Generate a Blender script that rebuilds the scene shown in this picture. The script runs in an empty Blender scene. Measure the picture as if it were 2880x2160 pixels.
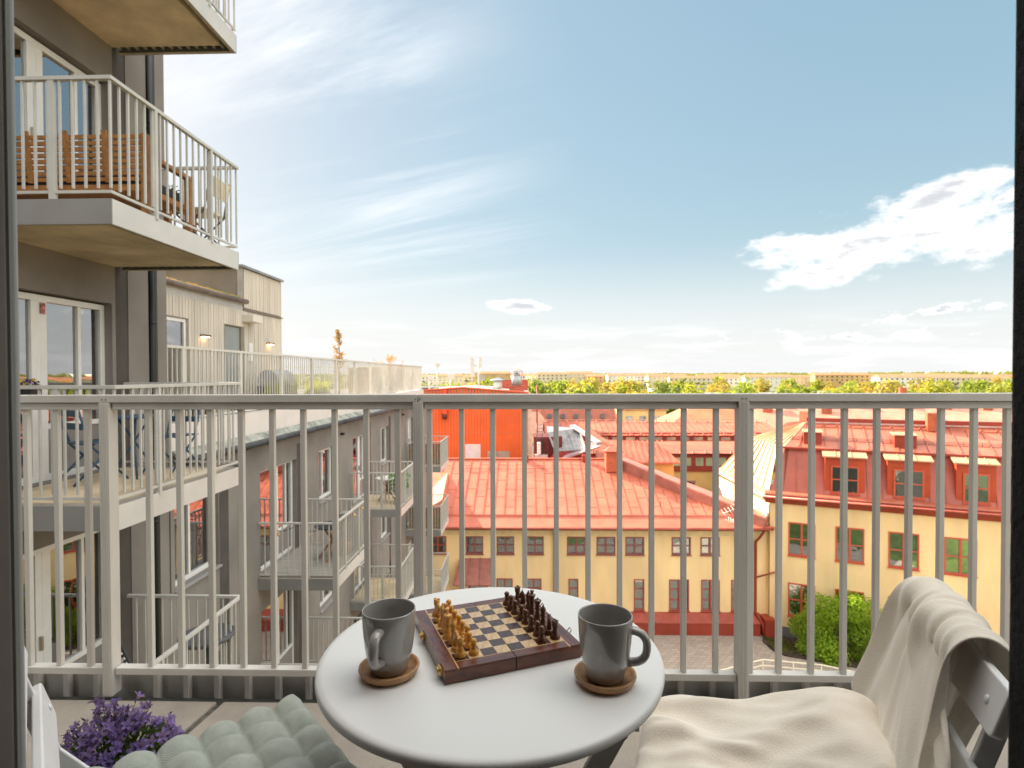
import bpy, bmesh, math, random
import numpy as np
from mathutils import Vector, Matrix, noise
from math import sin, cos, tan, pi, radians, sqrt, atan2
random.seed(7)
S = bpy.context.scene
COL = S.collection

# ------------------------------------------------------------------ camera
cam_d = bpy.data.cameras.new('camera'); cam = bpy.data.objects.new('camera', cam_d); COL.objects.link(cam)
S.camera = cam
cam.location = (0, 0, 1.168)
_p, _y, _r = radians(0.9), radians(1.5), 0.003
F = Vector((-sin(_y)*cos(_p), cos(_y)*cos(_p), -sin(_p)))
R0 = Vector((cos(_y), sin(_y), 0)); U0 = R0.cross(F)
R1 = R0*cos(_r) - U0*sin(_r); U1 = U0*cos(_r) + R0*sin(_r)
cam.rotation_euler = Matrix((R1, U1, -F)).transposed().to_euler()
cam_d.sensor_width = 36; cam_d.lens = 1590/2880*36
cam_d.clip_start = 0.02; cam_d.clip_end = 30000
cam_d.dof.use_dof = True; cam_d.dof.focus_distance = 1.05; cam_d.dof.aperture_fstop = 10

# ------------------------------------------------------------------ light
SUN_AZ, SUN_EL = radians(52), radians(28)          # front left, as the shadows on the red roof show
sd = Vector((-sin(SUN_AZ)*cos(SUN_EL), cos(SUN_AZ)*cos(SUN_EL), sin(SUN_EL)))
sl = bpy.data.lights.new('sun', 'SUN'); so = bpy.data.objects.new('sun', sl); COL.objects.link(so)
sl.energy = 4.4; sl.angle = radians(0.6); sl.color = (1.0, 0.86, 0.68)
so.rotation_euler = sd.to_track_quat('Z', 'Y').to_euler()
so.location = (-40, 30, 60)

W = bpy.data.worlds.new('World'); S.world = W; W.use_nodes = True
nt = W.node_tree; N = nt.nodes; L = nt.links; N.clear()
def nn(t, **k):
    n = N.new(t)
    for a, v in k.items(): setattr(n, a, v)
    return n
wo = nn('ShaderNodeOutputWorld'); bg = nn('ShaderNodeBackground'); L.new(bg.outputs[0], wo.inputs[0])
bg.inputs[1].default_value = 0.15
sky = nn('ShaderNodeTexSky', sky_type='NISHITA'); sky.sun_disc = False
sky.sun_elevation = SUN_EL; sky.sun_rotation = -SUN_AZ
sky.altitude = 50; sky.air_density = 1.0; sky.dust_density = 1.0; sky.ozone_density = 1.0
hs = nn('ShaderNodeHueSaturation'); hs.inputs['Saturation'].default_value = 1.95; hs.inputs['Hue'].default_value = 0.478
gmn = nn('ShaderNodeGamma'); gmn.inputs[1].default_value = 0.31; L.new(sky.outputs[0], gmn.inputs[0])
gsc = nn('ShaderNodeVectorMath', operation='SCALE'); gsc.inputs['Scale'].default_value = 0.72; L.new(gmn.outputs[0], gsc.inputs[0])
L.new(gsc.outputs[0], hs.inputs['Color'])
tc = nn('ShaderNodeTexCoord'); sx = nn('ShaderNodeSeparateXYZ'); L.new(tc.outputs['Generated'], sx.inputs[0])
def M(op, a, b=None, c=None, clamp=False):
    n = nn('ShaderNodeMath', operation=op); n.use_clamp = clamp
    for i, v in enumerate((a, b, c)):
        if v is None: continue
        if isinstance(v, (int, float)): n.inputs[i].default_value = v
        else: L.new(v, n.inputs[i])
    return n.outputs[0]
def SM(v, a, b):
    n = nn('ShaderNodeMapRange', interpolation_type='SMOOTHSTEP'); L.new(v, n.inputs[0])
    n.inputs[1].default_value = a; n.inputs[2].default_value = b; return n.outputs[0]
X, Y, Z = sx.outputs
az = M('ARCTAN2', X, Y)                                  # 0 ahead, + to the right
hor = M('SQRT', M('ADD', M('MULTIPLY', X, X), M('MULTIPLY', Y, Y)))
el = M('ARCTAN2', Z, hor)
def vec(a, b, c=0.0):
    n = nn('ShaderNodeCombineXYZ')
    for i, v in enumerate((a, b, c)):
        if isinstance(v, (int, float)): n.inputs[i].default_value = v
        else: L.new(v, n.inputs[i])
    return n.outputs[0]
def NZ(v, scale, detail=6, rough=0.55, dist=0.0):
    n = nn('ShaderNodeTexNoise'); L.new(v, n.inputs['Vector'])
    n.inputs['Scale'].default_value = scale; n.inputs['Detail'].default_value = detail
    n.inputs['Roughness'].default_value = rough; n.inputs['Distortion'].default_value = dist
    return n.outputs['Fac']
# high cirrus on a flat layer overhead
zz = M('MAXIMUM', Z, 0.03)
u = M('DIVIDE', X, zz); v = M('DIVIDE', Y, zz)
u2 = M('ADD', M('MULTIPLY', u, 0.75), M('MULTIPLY', v, 0.25)); v2 = M('SUBTRACT', M('MULTIPLY', v, 1.0), M('MULTIPLY', u, -0.55))
cir = SM(NZ(vec(M('MULTIPLY', u2, 0.35), M('MULTIPLY', v2, 1.0), 3.3), 1.15, 9, 0.62, 0.6), 0.40, 0.70)
lane = M('MULTIPLY', SM(az, 0.12, -0.42), SM(el, 0.08, 0.24))
big = SM(NZ(vec(az, el, 1.7), 2.3, 3, 0.5), 0.35, 0.6)
cirm = M('MULTIPLY', M('MULTIPLY', cir, lane), M('ADD', 0.45, M('MULTIPLY', big, 0.75)))
cov = M('MAXIMUM', SM(el, 0.66, 0.95), M('MULTIPLY', SM(Y, 0.35, -0.15), SM(el, 0.0, 0.2)))  # unseen bright cloud cover above and behind, added to lift the ambient light
patch = SM(NZ(vec(M('MULTIPLY', u, 0.4), M('MULTIPLY', v, 0.4), 7.7), 1.3, 6, 0.6), 0.30, 0.62)
ovm = M('MULTIPLY', cov, M('MULTIPLY', patch, 0.95))
# low flat bank near the horizon
st = SM(NZ(vec(M('MULTIPLY', az, 3.0), M('MULTIPLY', el, 22.0), 9.1), 2.1, 7, 0.6), 0.44, 0.72)
stm = M('MULTIPLY', st, M('MULTIPLY', M('MULTIPLY', SM(el, 0.115, 0.03), SM(el, -0.03, 0.0)), 0.8))
# cumulus masses: an elliptical field broken by noise
def cumulus(ca, ce, ra, re, tilt, seed, thr=0.0, sc=9.0, amp=2.1):
    da = M('SUBTRACT', az, ca); de = M('SUBTRACT', M('SUBTRACT', el, ce), M('MULTIPLY', da, tilt))
    q = M('SQRT', M('ADD', M('POWER', M('ABSOLUTE', M('DIVIDE', da, ra)), 2.0), M('POWER', M('ABSOLUTE', M('DIVIDE', de, re)), 2.0)))
    n = NZ(vec(az, M('MULTIPLY', el, 1.9), seed), sc, 10, 0.62, 0.1)
    f_ = M('SUBTRACT', M('ADD', M('MULTIPLY', M('SUBTRACT', n, 0.5), amp), 1.0 + thr), q)
    return f_
parts_ = [(0.585,0.200,0.160,0.046,0.08),(0.62,0.240,0.075,0.026,0.2),(0.45,0.205,0.075,0.020,-0.08),(0.47,0.155,0.065,0.020,0.12),(0.67,0.170,0.06,0.015,0.12),(0.545,0.172,0.07,0.015,0.2)]
cf = None
for ca_, ce_, ra_, re_, ti_ in parts_:
    q_ = cumulus(ca_, ce_, ra_, re_, ti_, 0.4, 0.0, 13.0, 3.0); cf = q_ if cf is None else M('MAXIMUM', cf, q_)
c2 = cumulus(-0.015, 0.121, 0.042, 0.010, -0.08, 2.4, 0.35, 30.0, 2.2)
c3 = cumulus(0.70, 0.235, 0.05, 0.010, 0.45, 5.1, 0, 26.0, 2.4)
c4 = cumulus(0.62, 0.088, 0.15, 0.014, 0.1, 8.4, -0.55, 30.0, 4.2)
c5 = cumulus(0.47, 0.055, 0.24, 0.016, 0.0, 4.4, -0.55, 26.0, 4.2)
c6 = cumulus(-0.15, 0.160, 0.14, 0.007, -0.06, 6.4, -0.25, 14.0, 3.0)
cf = M('MAXIMUM', M('MAXIMUM', M('MAXIMUM', cf, c3), c2), M('MAXIMUM', c4, c5))
cum = SM(cf, -0.15, 0.55)
# shading in the thick parts of the cloud
csh = M('MULTIPLY', SM(NZ(vec(M('MULTIPLY', az, 1.0), M('MULTIPLY', el, 2.6), 5.0), 17.0, 6, 0.55), 0.40, 0.66), SM(cf, 0.15, 0.8))
def mix(fac, a, b):
    n = nn('ShaderNodeMix', data_type='RGBA'); L.new(fac, n.inputs[0])
    for i, vv in ((6, a), (7, b)):
        if isinstance(vv, tuple): n.inputs[i].default_value = vv
        else: L.new(vv, n.inputs[i])
    return n.outputs[2]
CW = (1.95, 1.93, 1.90, 1)
s0 = mix(ovm, hs.outputs[0], (6.4, 6.0, 5.4, 1))  # strong warm white of the added fill clouds
s0 = mix(M('MULTIPLY', M('MULTIPLY', SM(el, 0.24, 0.0), SM(el, -0.05, 0.0)), 0.9), s0, (1.45, 1.48, 1.49, 1))
s1 = mix(cirm, s0, (1.75, 1.78, 1.80, 1))
s2 = mix(stm, s1, (1.8, 1.8, 1.79, 1))
s3 = mix(cum, s2, mix(csh, CW, (1.12, 1.16, 1.22, 1)))
L.new(s3, bg.inputs[0])
S.view_settings.view_transform = 'Standard'; S.view_settings.look = 'None'
S.view_settings.exposure = 2.15; S.view_settings.gamma = 1; S.view_settings.use_curve_mapping = False
S.cycles.max_bounces = 8; S.cycles.diffuse_bounces = 4; S.cycles.glossy_bounces = 4
S.cycles.transparent_max_bounces = 12; S.cycles.use_denoising = True
S.cycles.caustics_reflective = False; S.cycles.caustics_refractive = False

# ------------------------------------------------------------------ helpers
class MB:
    """collects shapes and links them as ONE mesh object"""
    def __init__(s): s.v = []; s.f = []; s.sm = []
    def add(s, vs, fs, smooth=False):
        b = len(s.v); s.v += [tuple(q) for q in vs]; s.f += [tuple(b+i for i in q) for q in fs]; s.sm += [smooth]*len(fs); return s
    def box(s, x0, y0, z0, x1, y1, z1):
        s.add([(x0,y0,z0),(x1,y0,z0),(x1,y1,z0),(x0,y1,z0),(x0,y0,z1),(x1,y0,z1),(x1,y1,z1),(x0,y1,z1)],
              [(3,2,1,0),(4,5,6,7),(0,1,5,4),(1,2,6,5),(2,3,7,6),(3,0,4,7)]); return s
    def obox(s, c, ax, ay, az_, hx, hy, hz):
        c = Vector(c); ax = Vector(ax)*hx; ay = Vector(ay)*hy; a3 = Vector(az_)*hz
        vs = [c+ax*i+ay*j+a3*k for k in (-1,1) for i,j in ((-1,-1),(1,-1),(1,1),(-1,1))]
        s.add(vs, [(3,2,1,0),(4,5,6,7),(0,1,5,4),(1,2,6,5),(2,3,7,6),(3,0,4,7)]); return s
    def bar(s, p, q, w, h, up=(0,0,1)):
        p = Vector(p); q = Vector(q); d = (q-p); ln = d.length; d.normalize(); r = d.cross(Vector(up))
        if r.length < 1e-5: r = Vector((1,0,0))
        r.normalize(); u_ = r.cross(d); return s.obox((p+q)/2, r, d, u_, w/2, ln/2, h/2)
    def prism(s, poly, off):
        """extrude polygon (3d points) by vector off"""
        n = len(poly); o = Vector(off); vs = [Vector(p) for p in poly]; vs += [p+o for p in vs]
        fs = [tuple(range(n))[::-1], tuple(range(n, 2*n))] + [(i, (i+1) % n, n+(i+1) % n, n+i) for i in range(n)]
        s.add(vs, fs); return s
    def tube(s, pts, r, seg=8, caps=True, smooth=True):
        pts = [Vector(p) for p in pts]; n = len(pts); rr = r if isinstance(r, (list, tuple)) else [r]*n
        base = len(s.v); vs = []; prev = None
        for i, p in enumerate(pts):
            t = (pts[min(i+1, n-1)]-pts[max(i-1, 0)]).normalized()
            if prev is None:
                a = t.orthogonal().normalized()
            else:
                a = prev - t*prev.dot(t); a = a.normalized() if a.length > 1e-6 else t.orthogonal().normalized()
            prev = a; b = t.cross(a)
            vs += [p+(a*cos(2*pi*k/seg)+b*sin(2*pi*k/seg))*rr[i] for k in range(seg)]
        fs = [(i*seg+k, i*seg+(k+1) % seg, (i+1)*seg+(k+1) % seg, (i+1)*seg+k) for i in range(n-1) for k in range(seg)]
        s.add(vs, fs, smooth)
        if caps: s.f += [tuple(base+k for k in range(seg))[::-1], tuple(base+(n-1)*seg+k for k in range(seg))]; s.sm += [False]*2
        return s
    def lathe(s, prof, seg=24, c=(0,0,0), smooth=True, cap0=True, cap1=True):
        base = len(s.v); vs = [(c[0]+r*cos(2*pi*k/seg), c[1]+r*sin(2*pi*k/seg), c[2]+z) for r, z in prof for k in range(seg)]; n = len(prof)
        fs = [(i*seg+k, i*seg+(k+1) % seg, (i+1)*seg+(k+1) % seg, (i+1)*seg+k) for i in range(n-1) for k in range(seg)]
        s.add(vs, fs, smooth)
        if cap0: s.f.append(tuple(base+k for k in range(seg))[::-1]); s.sm.append(False)
        if cap1: s.f.append(tuple(base+(n-1)*seg+k for k in range(seg))); s.sm.append(False)
        return s
    def mesh(s, name):
        me = bpy.data.meshes.new(name); me.from_pydata(s.v, [], s.f); me.polygons.foreach_set('use_smooth', s.sm); me.update(); return me
    def build(s, name, m, parent=None, bevel=0, world=True, seg=2, loc=None):
        """world=True: the shapes are in world coordinates, shifted to the parent's origin"""
        if parent is not None and world:
            o_ = org(parent); s.v = [(a-o_.x, b-o_.y, c-o_.z) for a, b, c in s.v]
        me = s.mesh(name); me.materials.append(m)
        return obj(name, me, parent, bevel, seg, loc)
def org(o):
    p = Vector(o.location)
    while o.parent: o = o.parent; p += o.location
    return p
def obj(name, me, parent=None, bevel=0, seg=2, loc=None):
    o = bpy.data.objects.new(name, me); COL.objects.link(o)
    if parent: o.parent = parent
    if loc is not None: o.location = loc
    if bevel:
        b = o.modifiers.new('bevel', 'BEVEL'); b.width = bevel; b.segments = seg; b.limit_method = 'ANGLE'; b.angle_limit = radians(40)
        b.harden_normals = False
    return o
def tag(o, label=None, cat=None, group=None, kind=None):
    if label: o['label'] = label
    if cat: o['category'] = cat
    if group: o['group'] = group
    if kind: o['kind'] = kind
    return o
def thing(name, loc, label, cat, group=None, rz=0):
    o = bpy.data.objects.new(name, None); COL.objects.link(o); o.location = loc; o.rotation_euler = (0, 0, rz)
    o.empty_display_size = 0.1
    return tag(o, label, cat, group)
def copy_tree(o, parent=None):
    c = o.copy(); COL.objects.link(c); c.parent = parent
    for ch in list(o.children): copy_tree(ch, c)
    return c

# ------------------------------------------------------------------ materials
MATS = {}
def mat(name, col, rough=0.6, var=0.12, vs=3.0, bump=0.0, bs=40.0, metal=0.0, spec=0.5, col2=None, coat=0.0, stretch=(1,1,1), obj_coord=False, sheen=0.0, hue=None, fine=0.0):
    if name in MATS: return MATS[name]
    m = bpy.data.materials.new(name); m.use_nodes = True; MATS[name] = m
    t = m.node_tree; n = t.nodes; l = t.links; b = n['Principled BSDF']
    b.inputs['Roughness'].default_value = rough; b.inputs['Metallic'].default_value = metal
    b.inputs['Specular IOR Level'].default_value = spec; b.inputs['Coat Weight'].default_value = coat
    b.inputs['Coat Roughness'].default_value = 0.08
    if sheen: b.inputs['Sheen Weight'].default_value = sheen
    if obj_coord: co = n.new('ShaderNodeTexCoord').outputs['Object']
    else: co = n.new('ShaderNodeNewGeometry').outputs['Position']
    mp = n.new('ShaderNodeMapping'); mp.inputs['Scale'].default_value = stretch; l.new(co, mp.inputs[0]); co = mp.outputs[0]
    def noise_(sc, det=4, r=0.55):
        q = n.new('ShaderNodeTexNoise'); l.new(co, q.inputs['Vector']); q.inputs['Scale'].default_value = sc
        q.inputs['Detail'].default_value = det; q.inputs['Roughness'].default_value = r; return q.outputs['Fac']
    if var or col2:
        c2 = col2 if col2 else tuple(c*(1-2.2*var) for c in col); c1_ = col if col2 else tuple(min(1, c*(1+0.9*var)) for c in col)
        rp = n.new('ShaderNodeValToRGB'); rp.color_ramp.elements[0].position = 0.36; rp.color_ramp.elements[1].position = 0.66
        rp.color_ramp.elements[0].color = (*c2, 1); rp.color_ramp.elements[1].color = (*c1_, 1)
        l.new(noise_(vs, 7, 0.6), rp.inputs[0]); cc = rp.outputs[0]
        if fine:
            fm = n.new('ShaderNodeMapRange'); l.new(noise_(bs*2.2, 3, 0.6), fm.inputs[0]); fm.inputs[1].default_value = 0.3; fm.inputs[2].default_value = 0.7
            fm.inputs[3].default_value = 1-fine; fm.inputs[4].default_value = 1+fine*0.6
            vm = n.new('ShaderNodeVectorMath'); vm.operation = 'SCALE'; l.new(cc, vm.inputs[0]); l.new(fm.outputs[0], vm.inputs['Scale']); cc = vm.outputs[0]
        l.new(cc, b.inputs['Base Color'])
        rm = n.new('ShaderNodeMapRange'); l.new(noise_(vs*2.3, 4), rm.inputs[0]); rm.inputs[1].default_value = 0.3; rm.inputs[2].default_value = 0.7
        rm.inputs[3].default_value = max(0.02, rough*0.88); rm.inputs[4].default_value = min(1, rough*1.14); l.new(rm.outputs[0], b.inputs['Roughness'])
    else: b.inputs['Base Color'].default_value = (*col, 1)
    if bump:
        bp = n.new('ShaderNodeBump'); bp.inputs['Strength'].default_value = bump; bp.inputs['Distance'].default_value = 0.01
        l.new(noise_(bs, 5, 0.6), bp.inputs['Height']); l.new(bp.outputs[0], b.inputs['Normal'])
    return m
def glass(name, tint=(0.9,0.95,0.95), refl=0.5, wavy=0.0):
    if name in MATS: return MATS[name]
    m = bpy.data.materials.new(name); m.use_nodes = True; MATS[name] = m; t = m.node_tree; n = t.nodes; l = t.links; n.clear()
    o = n.new('ShaderNodeOutputMaterial'); mx = n.new('ShaderNodeMixShader'); tr = n.new('ShaderNodeBsdfTransparent'); gl = n.new('ShaderNodeBsdfGlossy')
    tr.inputs[0].default_value = (*tint, 1); gl.inputs['Roughness'].default_value = 0.015; gl.inputs[0].default_value = (1,1,1,1)
    fr = n.new('ShaderNodeFresnel'); fr.inputs[0].default_value = 1.6
    mr = n.new('ShaderNodeMapRange'); l.new(fr.outputs[0], mr.inputs[0]); mr.inputs[1].default_value = 0.04; mr.inputs[2].default_value = 0.6
    mr.inputs[3].default_value = refl*0.40; mr.inputs[4].default_value = min(1.0, refl*1.9); l.new(mr.outputs[0], mx.inputs[0])
    l.new(tr.outputs[0], mx.inputs[1]); l.new(gl.outputs[0], mx.inputs[2]); l.new(mx.outputs[0], o.inputs[0])
    if wavy:
        g = n.new('ShaderNodeNewGeometry'); q = n.new('ShaderNodeTexNoise'); q.inputs['Scale'].default_value = 1.2; l.new(g.outputs['Position'], q.inputs['Vector'])
        bp = n.new('ShaderNodeBump'); bp.inputs['Strength'].default_value = wavy; bp.inputs['Distance'].default_value = 0.02; l.new(q.outputs[0], bp.inputs['Height'])
        l.new(bp.outputs[0], gl.inputs['Normal'])
    return m
alu = mat('grey_aluminium_paint', (0.66,0.635,0.59), 0.42, 0.085, 2.5, 0.05, 260, fine=0.06, stretch=(1,1,.35))
alu_far = mat('neighbour_rail_paint', (0.52,0.51,0.48), 0.45, 0.05, 3)
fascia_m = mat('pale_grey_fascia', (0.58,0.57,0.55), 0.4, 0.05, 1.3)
fascia_d = mat('shade_toned_fascia', (0.25,0.245,0.24), 0.45, 0.06, 1.3)  # fascia metal with shade put into its colour; door panels reuse it
stucco = mat('taupe_stucco', (0.235,0.212,0.196), 0.9, 0.10, 0.7, 0.25, 90)
recess_m = mat('dark_recess_panel', (0.075,0.066,0.06), 0.8, 0.08, 2)
soffit = mat('ochre_concrete_soffit', (0.62,0.50,0.33), 0.9, 0.16, 1.4, 0.15, 30)
white_frame = mat('white_window_frame', (0.76,0.75,0.73), 0.35, 0.03, 3)
black_pipe = mat('black_downpipe', (0.012,0.013,0.016), 0.4, 0.05)
curtain_w = mat('white_curtain', (0.78,0.77,0.74), 0.95, 0.07, 5, stretch=(1,6,0.3))
curtain_g = mat('green_curtain', (0.10,0.13,0.07), 0.95, 0.1, 5)
dark_room = mat('dark_room', (0.05,0.045,0.04), 0.9, 0.1)
pane = glass('window_pane', (0.9,0.95,0.93), 0.85, 0.15)
pane_far = glass('far_window_pane', (0.8,0.88,0.86), 0.7, 0.5)
yellow = mat('yellow_render', (0.93,0.68,0.35), 0.92, 0.075, 0.5, 0.2, 16, stretch=(1,1,.3))
yellow2 = mat('ochre_render', (0.72,0.45,0.16), 0.92, 0.08, 0.4)
redroof = mat('red_sheet_metal_roof', (0.56,0.155,0.09), 0.5, 0.10, 0.8, 0.08, 4, col2=(0.45,0.105,0.06))
redroof2 = mat('faded_red_sheet_metal', (0.47,0.13,0.075), 0.45, 0.12, 0.7, 0.06, 5)
mansard_m = mat('mansard_red_metal', (0.47,0.115,0.075), 0.42, 0.10, 0.7, 0.06, 5)
redpaint = mat('deep_red_paint', (0.33,0.045,0.022), 0.5, 0.10, 0.8)
redframe = mat('red_window_frame', (0.36,0.075,0.05), 0.5, 0.06)
orange_m = mat('orange_red_cladding', (0.72,0.145,0.03), 0.5, 0.06, 0.5)
beige_m = mat('beige_timber_cladding', (0.66,0.60,0.52), 0.85, 0.10, 1.4, 0.1, 60, stretch=(1,1,0.18))
concrete = mat('terrazzo_concrete', (0.42,0.375,0.325), 0.88, 0.10, 3.0, 0.35, 230, fine=0.28)
# ------------------------------------------------------------------ our balcony
GZ = -13.62
for i, (poly) in enumerate((
    [(-2.3,0.44,-.2),(-1.30,0.44,-.2),(-1.115,1.985,-.2),(-2.3,1.985,-.2)],
    [(-1.275,0.44,-.2),(2.6,0.44,-.2),(2.6,1.985,-.2),(-1.09,1.985,-.2)])):
    tag(MB().prism(poly, (0,0,.2)).build('balcony_floor', concrete, bevel=0.006), kind='structure')
mb = MB().prism([(-1.305,0.44,-.19),(-1.27,0.44,-.19),(-1.085,1.984,-.19),(-1.12,1.984,-.19)], (0,0,.178))
tag(mb.build('floor_joint', mat('grey_joint_mortar', (0.16,0.145,0.12), 0.95, 0.3, 30, 0.5, 200)), kind='structure')
tag(MB().box(-2.3,-3.4,-.25,2.6,0.438,-0.03).build('room_floor', mat('oak_floor', (0.2,0.13,0.07), 0.5, 0.1)), kind='structure')
own = thing('own_building', (0,-5,GZ), 'rendered body of the building under the near balcony', 'building')
MB().box(-5.2,-14,GZ,12,.38,-.26).build('body', mat('own_building_render',(.23,.2,.17),.9,.08,1), own)
# the wall with the doorway we look through
wl = thing('facade_wall', (0,.3,0), 'dark grey rough wall reveal framing the view on both sides', 'wall')
darkst = mat('charcoal_rough_render', (0.035,0.036,0.038), 0.95, 0.25, 12, 0.8, 160)
MB().box(0.367,.26,-.03,2.6,.44,2.75).build('right_pier', darkst, wl, bevel=.004)
MB().box(-2.3,.26,-.03,-.414,.443,2.75).build('left_pier', mat('brown_grey_reveal', (0.13,0.11,0.095), 0.8, .1, 6), wl, bevel=.004)
MB().box(-.413,.26,2.3,.366,.44,2.75).build('lintel', darkst, wl)
MB().box(-2.3,-3.4,-.03,-2.1,.258,2.75).box(2.4,-3.4,-.03,2.6,.258,2.75).box(-2.098,-3.4,-.03,2.398,-3.2,2.75).box(-2.098,-3.198,2.6,2.398,.258,2.75).build('room_lining', mat('room_wall_paint', (0.72,0.70,0.66), 0.9, .05), wl)
df = thing('door_frame', (-.41,.42,0), 'blurred pale metal door frame strip at the left edge of the view', 'door frame')
MB().box(-.46,.4434,-.02,-.4138,.4535,2.28).build('jamb', mat('pale_frame_metal', (0.36,0.355,0.34), .5, .05), df, bevel=.004)

RY = 2.03
rl = thing('balcony_railing', (0,RY,0), 'near grey aluminium balcony railing with square balusters across the whole view', 'railing')
MB().box(-2.4,RY-.022,1.072,-.3915,RY+.034,1.100).build('handrail', alu, rl, bevel=.0025)
MB().box(-.3885,RY-.022,1.072,2.7,RY+.034,1.100).build('handrail', alu, rl, bevel=.0025)
mb = MB()
posts = [-1.532,-.389,.764,1.906]
ed = [-2.4]+[v for p in posts for v in (p-.019,p+.019)]+[2.7]
for i in range(0,len(ed),2):
    MB().box(ed[i]+.002,RY-.012,1.046,ed[i+1]-.002,RY+.020,1.0705).build('sub_rail', alu, rl, bevel=.002)
    MB().box(ed[i]+.002,RY-.014,.074,ed[i+1]-.002,RY+.022,.099).build('bottom_rail', alu, rl, bevel=.002)
for p in posts:
    m_ = MB().box(p-.018,RY-.026,0.0,p+.018,RY+.022,1.0715)
    for k in (-.009,-.003,.004,.010): m_.box(p+k-.0012,RY-.0275,0.001,p+k+.0012,RY-.0255,1.071)
    m_.build('post', alu, rl, bevel=.0015)
    for s_ in (-.007,.007): MB().tube([(p+s_,RY-.0245,1.083),(p+s_,RY-.0215,1.083)],.0022,8).build('screw', mat('dark_screw',(0.03,.03,.03),.5,0), rl)
bal = MB().box(-.0092,-.0096,.0,.0092,.0096,.9465).mesh('baluster_mesh'); bal.materials.append(alu)
xs = []
x = -2.3
k = 0
bx = [-1.843-4*.1137,-1.843-3*.1137,-1.843-2*.1137,-1.843-.1137,-1.843,-1.729,-1.614,-1.386,-1.272,-1.156,-1.041,-.927,-.813,-.698,-.582,-.468,-.352,-.236,-.123,-.009,.105,.219,.332,.446,.560,.674,.796,.898,1.012,1.126,1.239,1.352,1.462,1.576,1.690,1.80,2.02,2.135,2.25,2.36]
for x in bx: o = obj('baluster', bal, rl, .0012, 1, (x, .004, .0995))
fs_ = thing('balcony_fascia', (0,RY+.06,0), 'dark grey sheet metal fascia with vertical ribs below the near railing', 'fascia')
MB().box(-2.4,RY+.052,-.23,2.7,RY+.060,.062).build('sheet', mat('fascia_grey_metal', (0.44,0.43,0.40), .5, .12, 5, .05, 80), fs_)  # plain grey sheet metal throughout
for x in bx: MB().box(x-.009,RY+.024,-.2,x+.009,RY+.0505,.0735).build('rib', alu, fs_)
MB().box(-2.4,1.988,-.2,2.7,2.052,-.03).build('edge_strip', mat('dark_edge_gap',(0.05,.05,.045),.9,.1), fs_)

# ------------------------------------------------------------------ neighbouring grey apartment building
FH = 2.775
def lev(k): return -.012+FH*k
WX, BXE = -5.25, -3.72
ab = thing('apartment_building', (-9,5,GZ), 'taupe rendered apartment building on the left with stacked balconies', 'building')
units = dict(D=(5.0,7.24), A=(10.83,13.0), B=(16.5,18.7), C=(24.2,26.6))
doors = {'D':(5.15,7.04),'A':(10.95,12.72),'B':(16.9,18.5),'C':(24.5,25.9)}
wins = [(8.25,9.45),(14.1,15.25),(20.1,21.3)]
def facade(y0, y1, z0, z1, openings):
    """openings: (ya, yb, za, zb); wall built around them as butt-jointed blocks"""
    m = MB(); ys = sorted({y0,y1}|{o[0] for o in openings}|{o[1] for o in openings})
    for a, b in zip(ys, ys[1:]):
        ops = sorted([(o[2],o[3]) for o in openings if o[0] <= a+1e-6 and o[1] >= b-1e-6]); z = z0
        for za, zb in ops:
            if za > z: m.box(WX-.35, a, z, WX, b, za)
            z = zb
        if z < z1: m.box(WX-.35, a, z, WX, b, z1)
    return m
ops_t, ops_l = [], []
for k in range(-5, 6):
    z = lev(k)
    ops_t.append((5.15,7.04,z+.02,z+2.10)); ops_t.append((1.6,3.6,z+.02,z+2.10))
for k in range(-5, 0):
    z = lev(k)
    for c in 'ABC': ops_l.append((*doors[c], z+.02, z+2.06))
    for w in wins: ops_l.append((*w, z+.75, z+2.05))
facade(-2.0, 7.10, GZ, 16.3, ops_t).build('wall', stucco, ab)
facade(8.16, 30.0, GZ, -.02, ops_l).build('wall', stucco, ab)
# dark panels beside the openings (recessed strips)
m_ = MB()
m_.box(WX-.3,7.1002,GZ,WX-.03,7.36,16.3); m_.build('recess_strip', recess_m, ab)
MB().box(WX-.34,7.3602,GZ,WX-.02,7.76,16.3).build('wall', stucco, ab)
MB().box(WX-.34,7.95,GZ,WX-.02,8.158,16.3).build('wall', stucco, ab)
MB().box(WX-.42,7.7602,GZ,WX-.20,7.9498,16.3).build('wall', recess_m, ab)
MB().tube([(WX-.02,7.84,GZ),(WX-.02,7.84,16.2)], .055, 14).build('downpipe', black_pipe, ab)
for z in (1.9,-.9,4.7): MB().tube([(WX-.02,7.84,z),(WX-.02,7.84,z+.03)], .062, 14).build('pipe_bracket', black_pipe, ab)
for z0 in range(5):
    pass
for k in range(-4,0):
    for ya in (12.74,15.27,18.52,21.32,25.92,9.47):
        MB().box(WX-.01,ya,lev(k)+.02 if ya in (12.74,18.52,25.92) else lev(k)-.7,WX+.003,ya+.30,lev(k)+2.40).build('dark_panel', recess_m, ab)
for yv in (13.35, 22.6, 9.8):
    pass
MB().box(-16,-2,GZ,WX-.352,8.15,16.3).build('core', stucco, ab)
MB().box(-16,8.1585,GZ,WX-.452,30,-.1).build('core', dark_room, ab)
MB().box(-16.02,30.002,GZ,WX,30.3,-.301).build('end_wall', stucco, ab)

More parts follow.
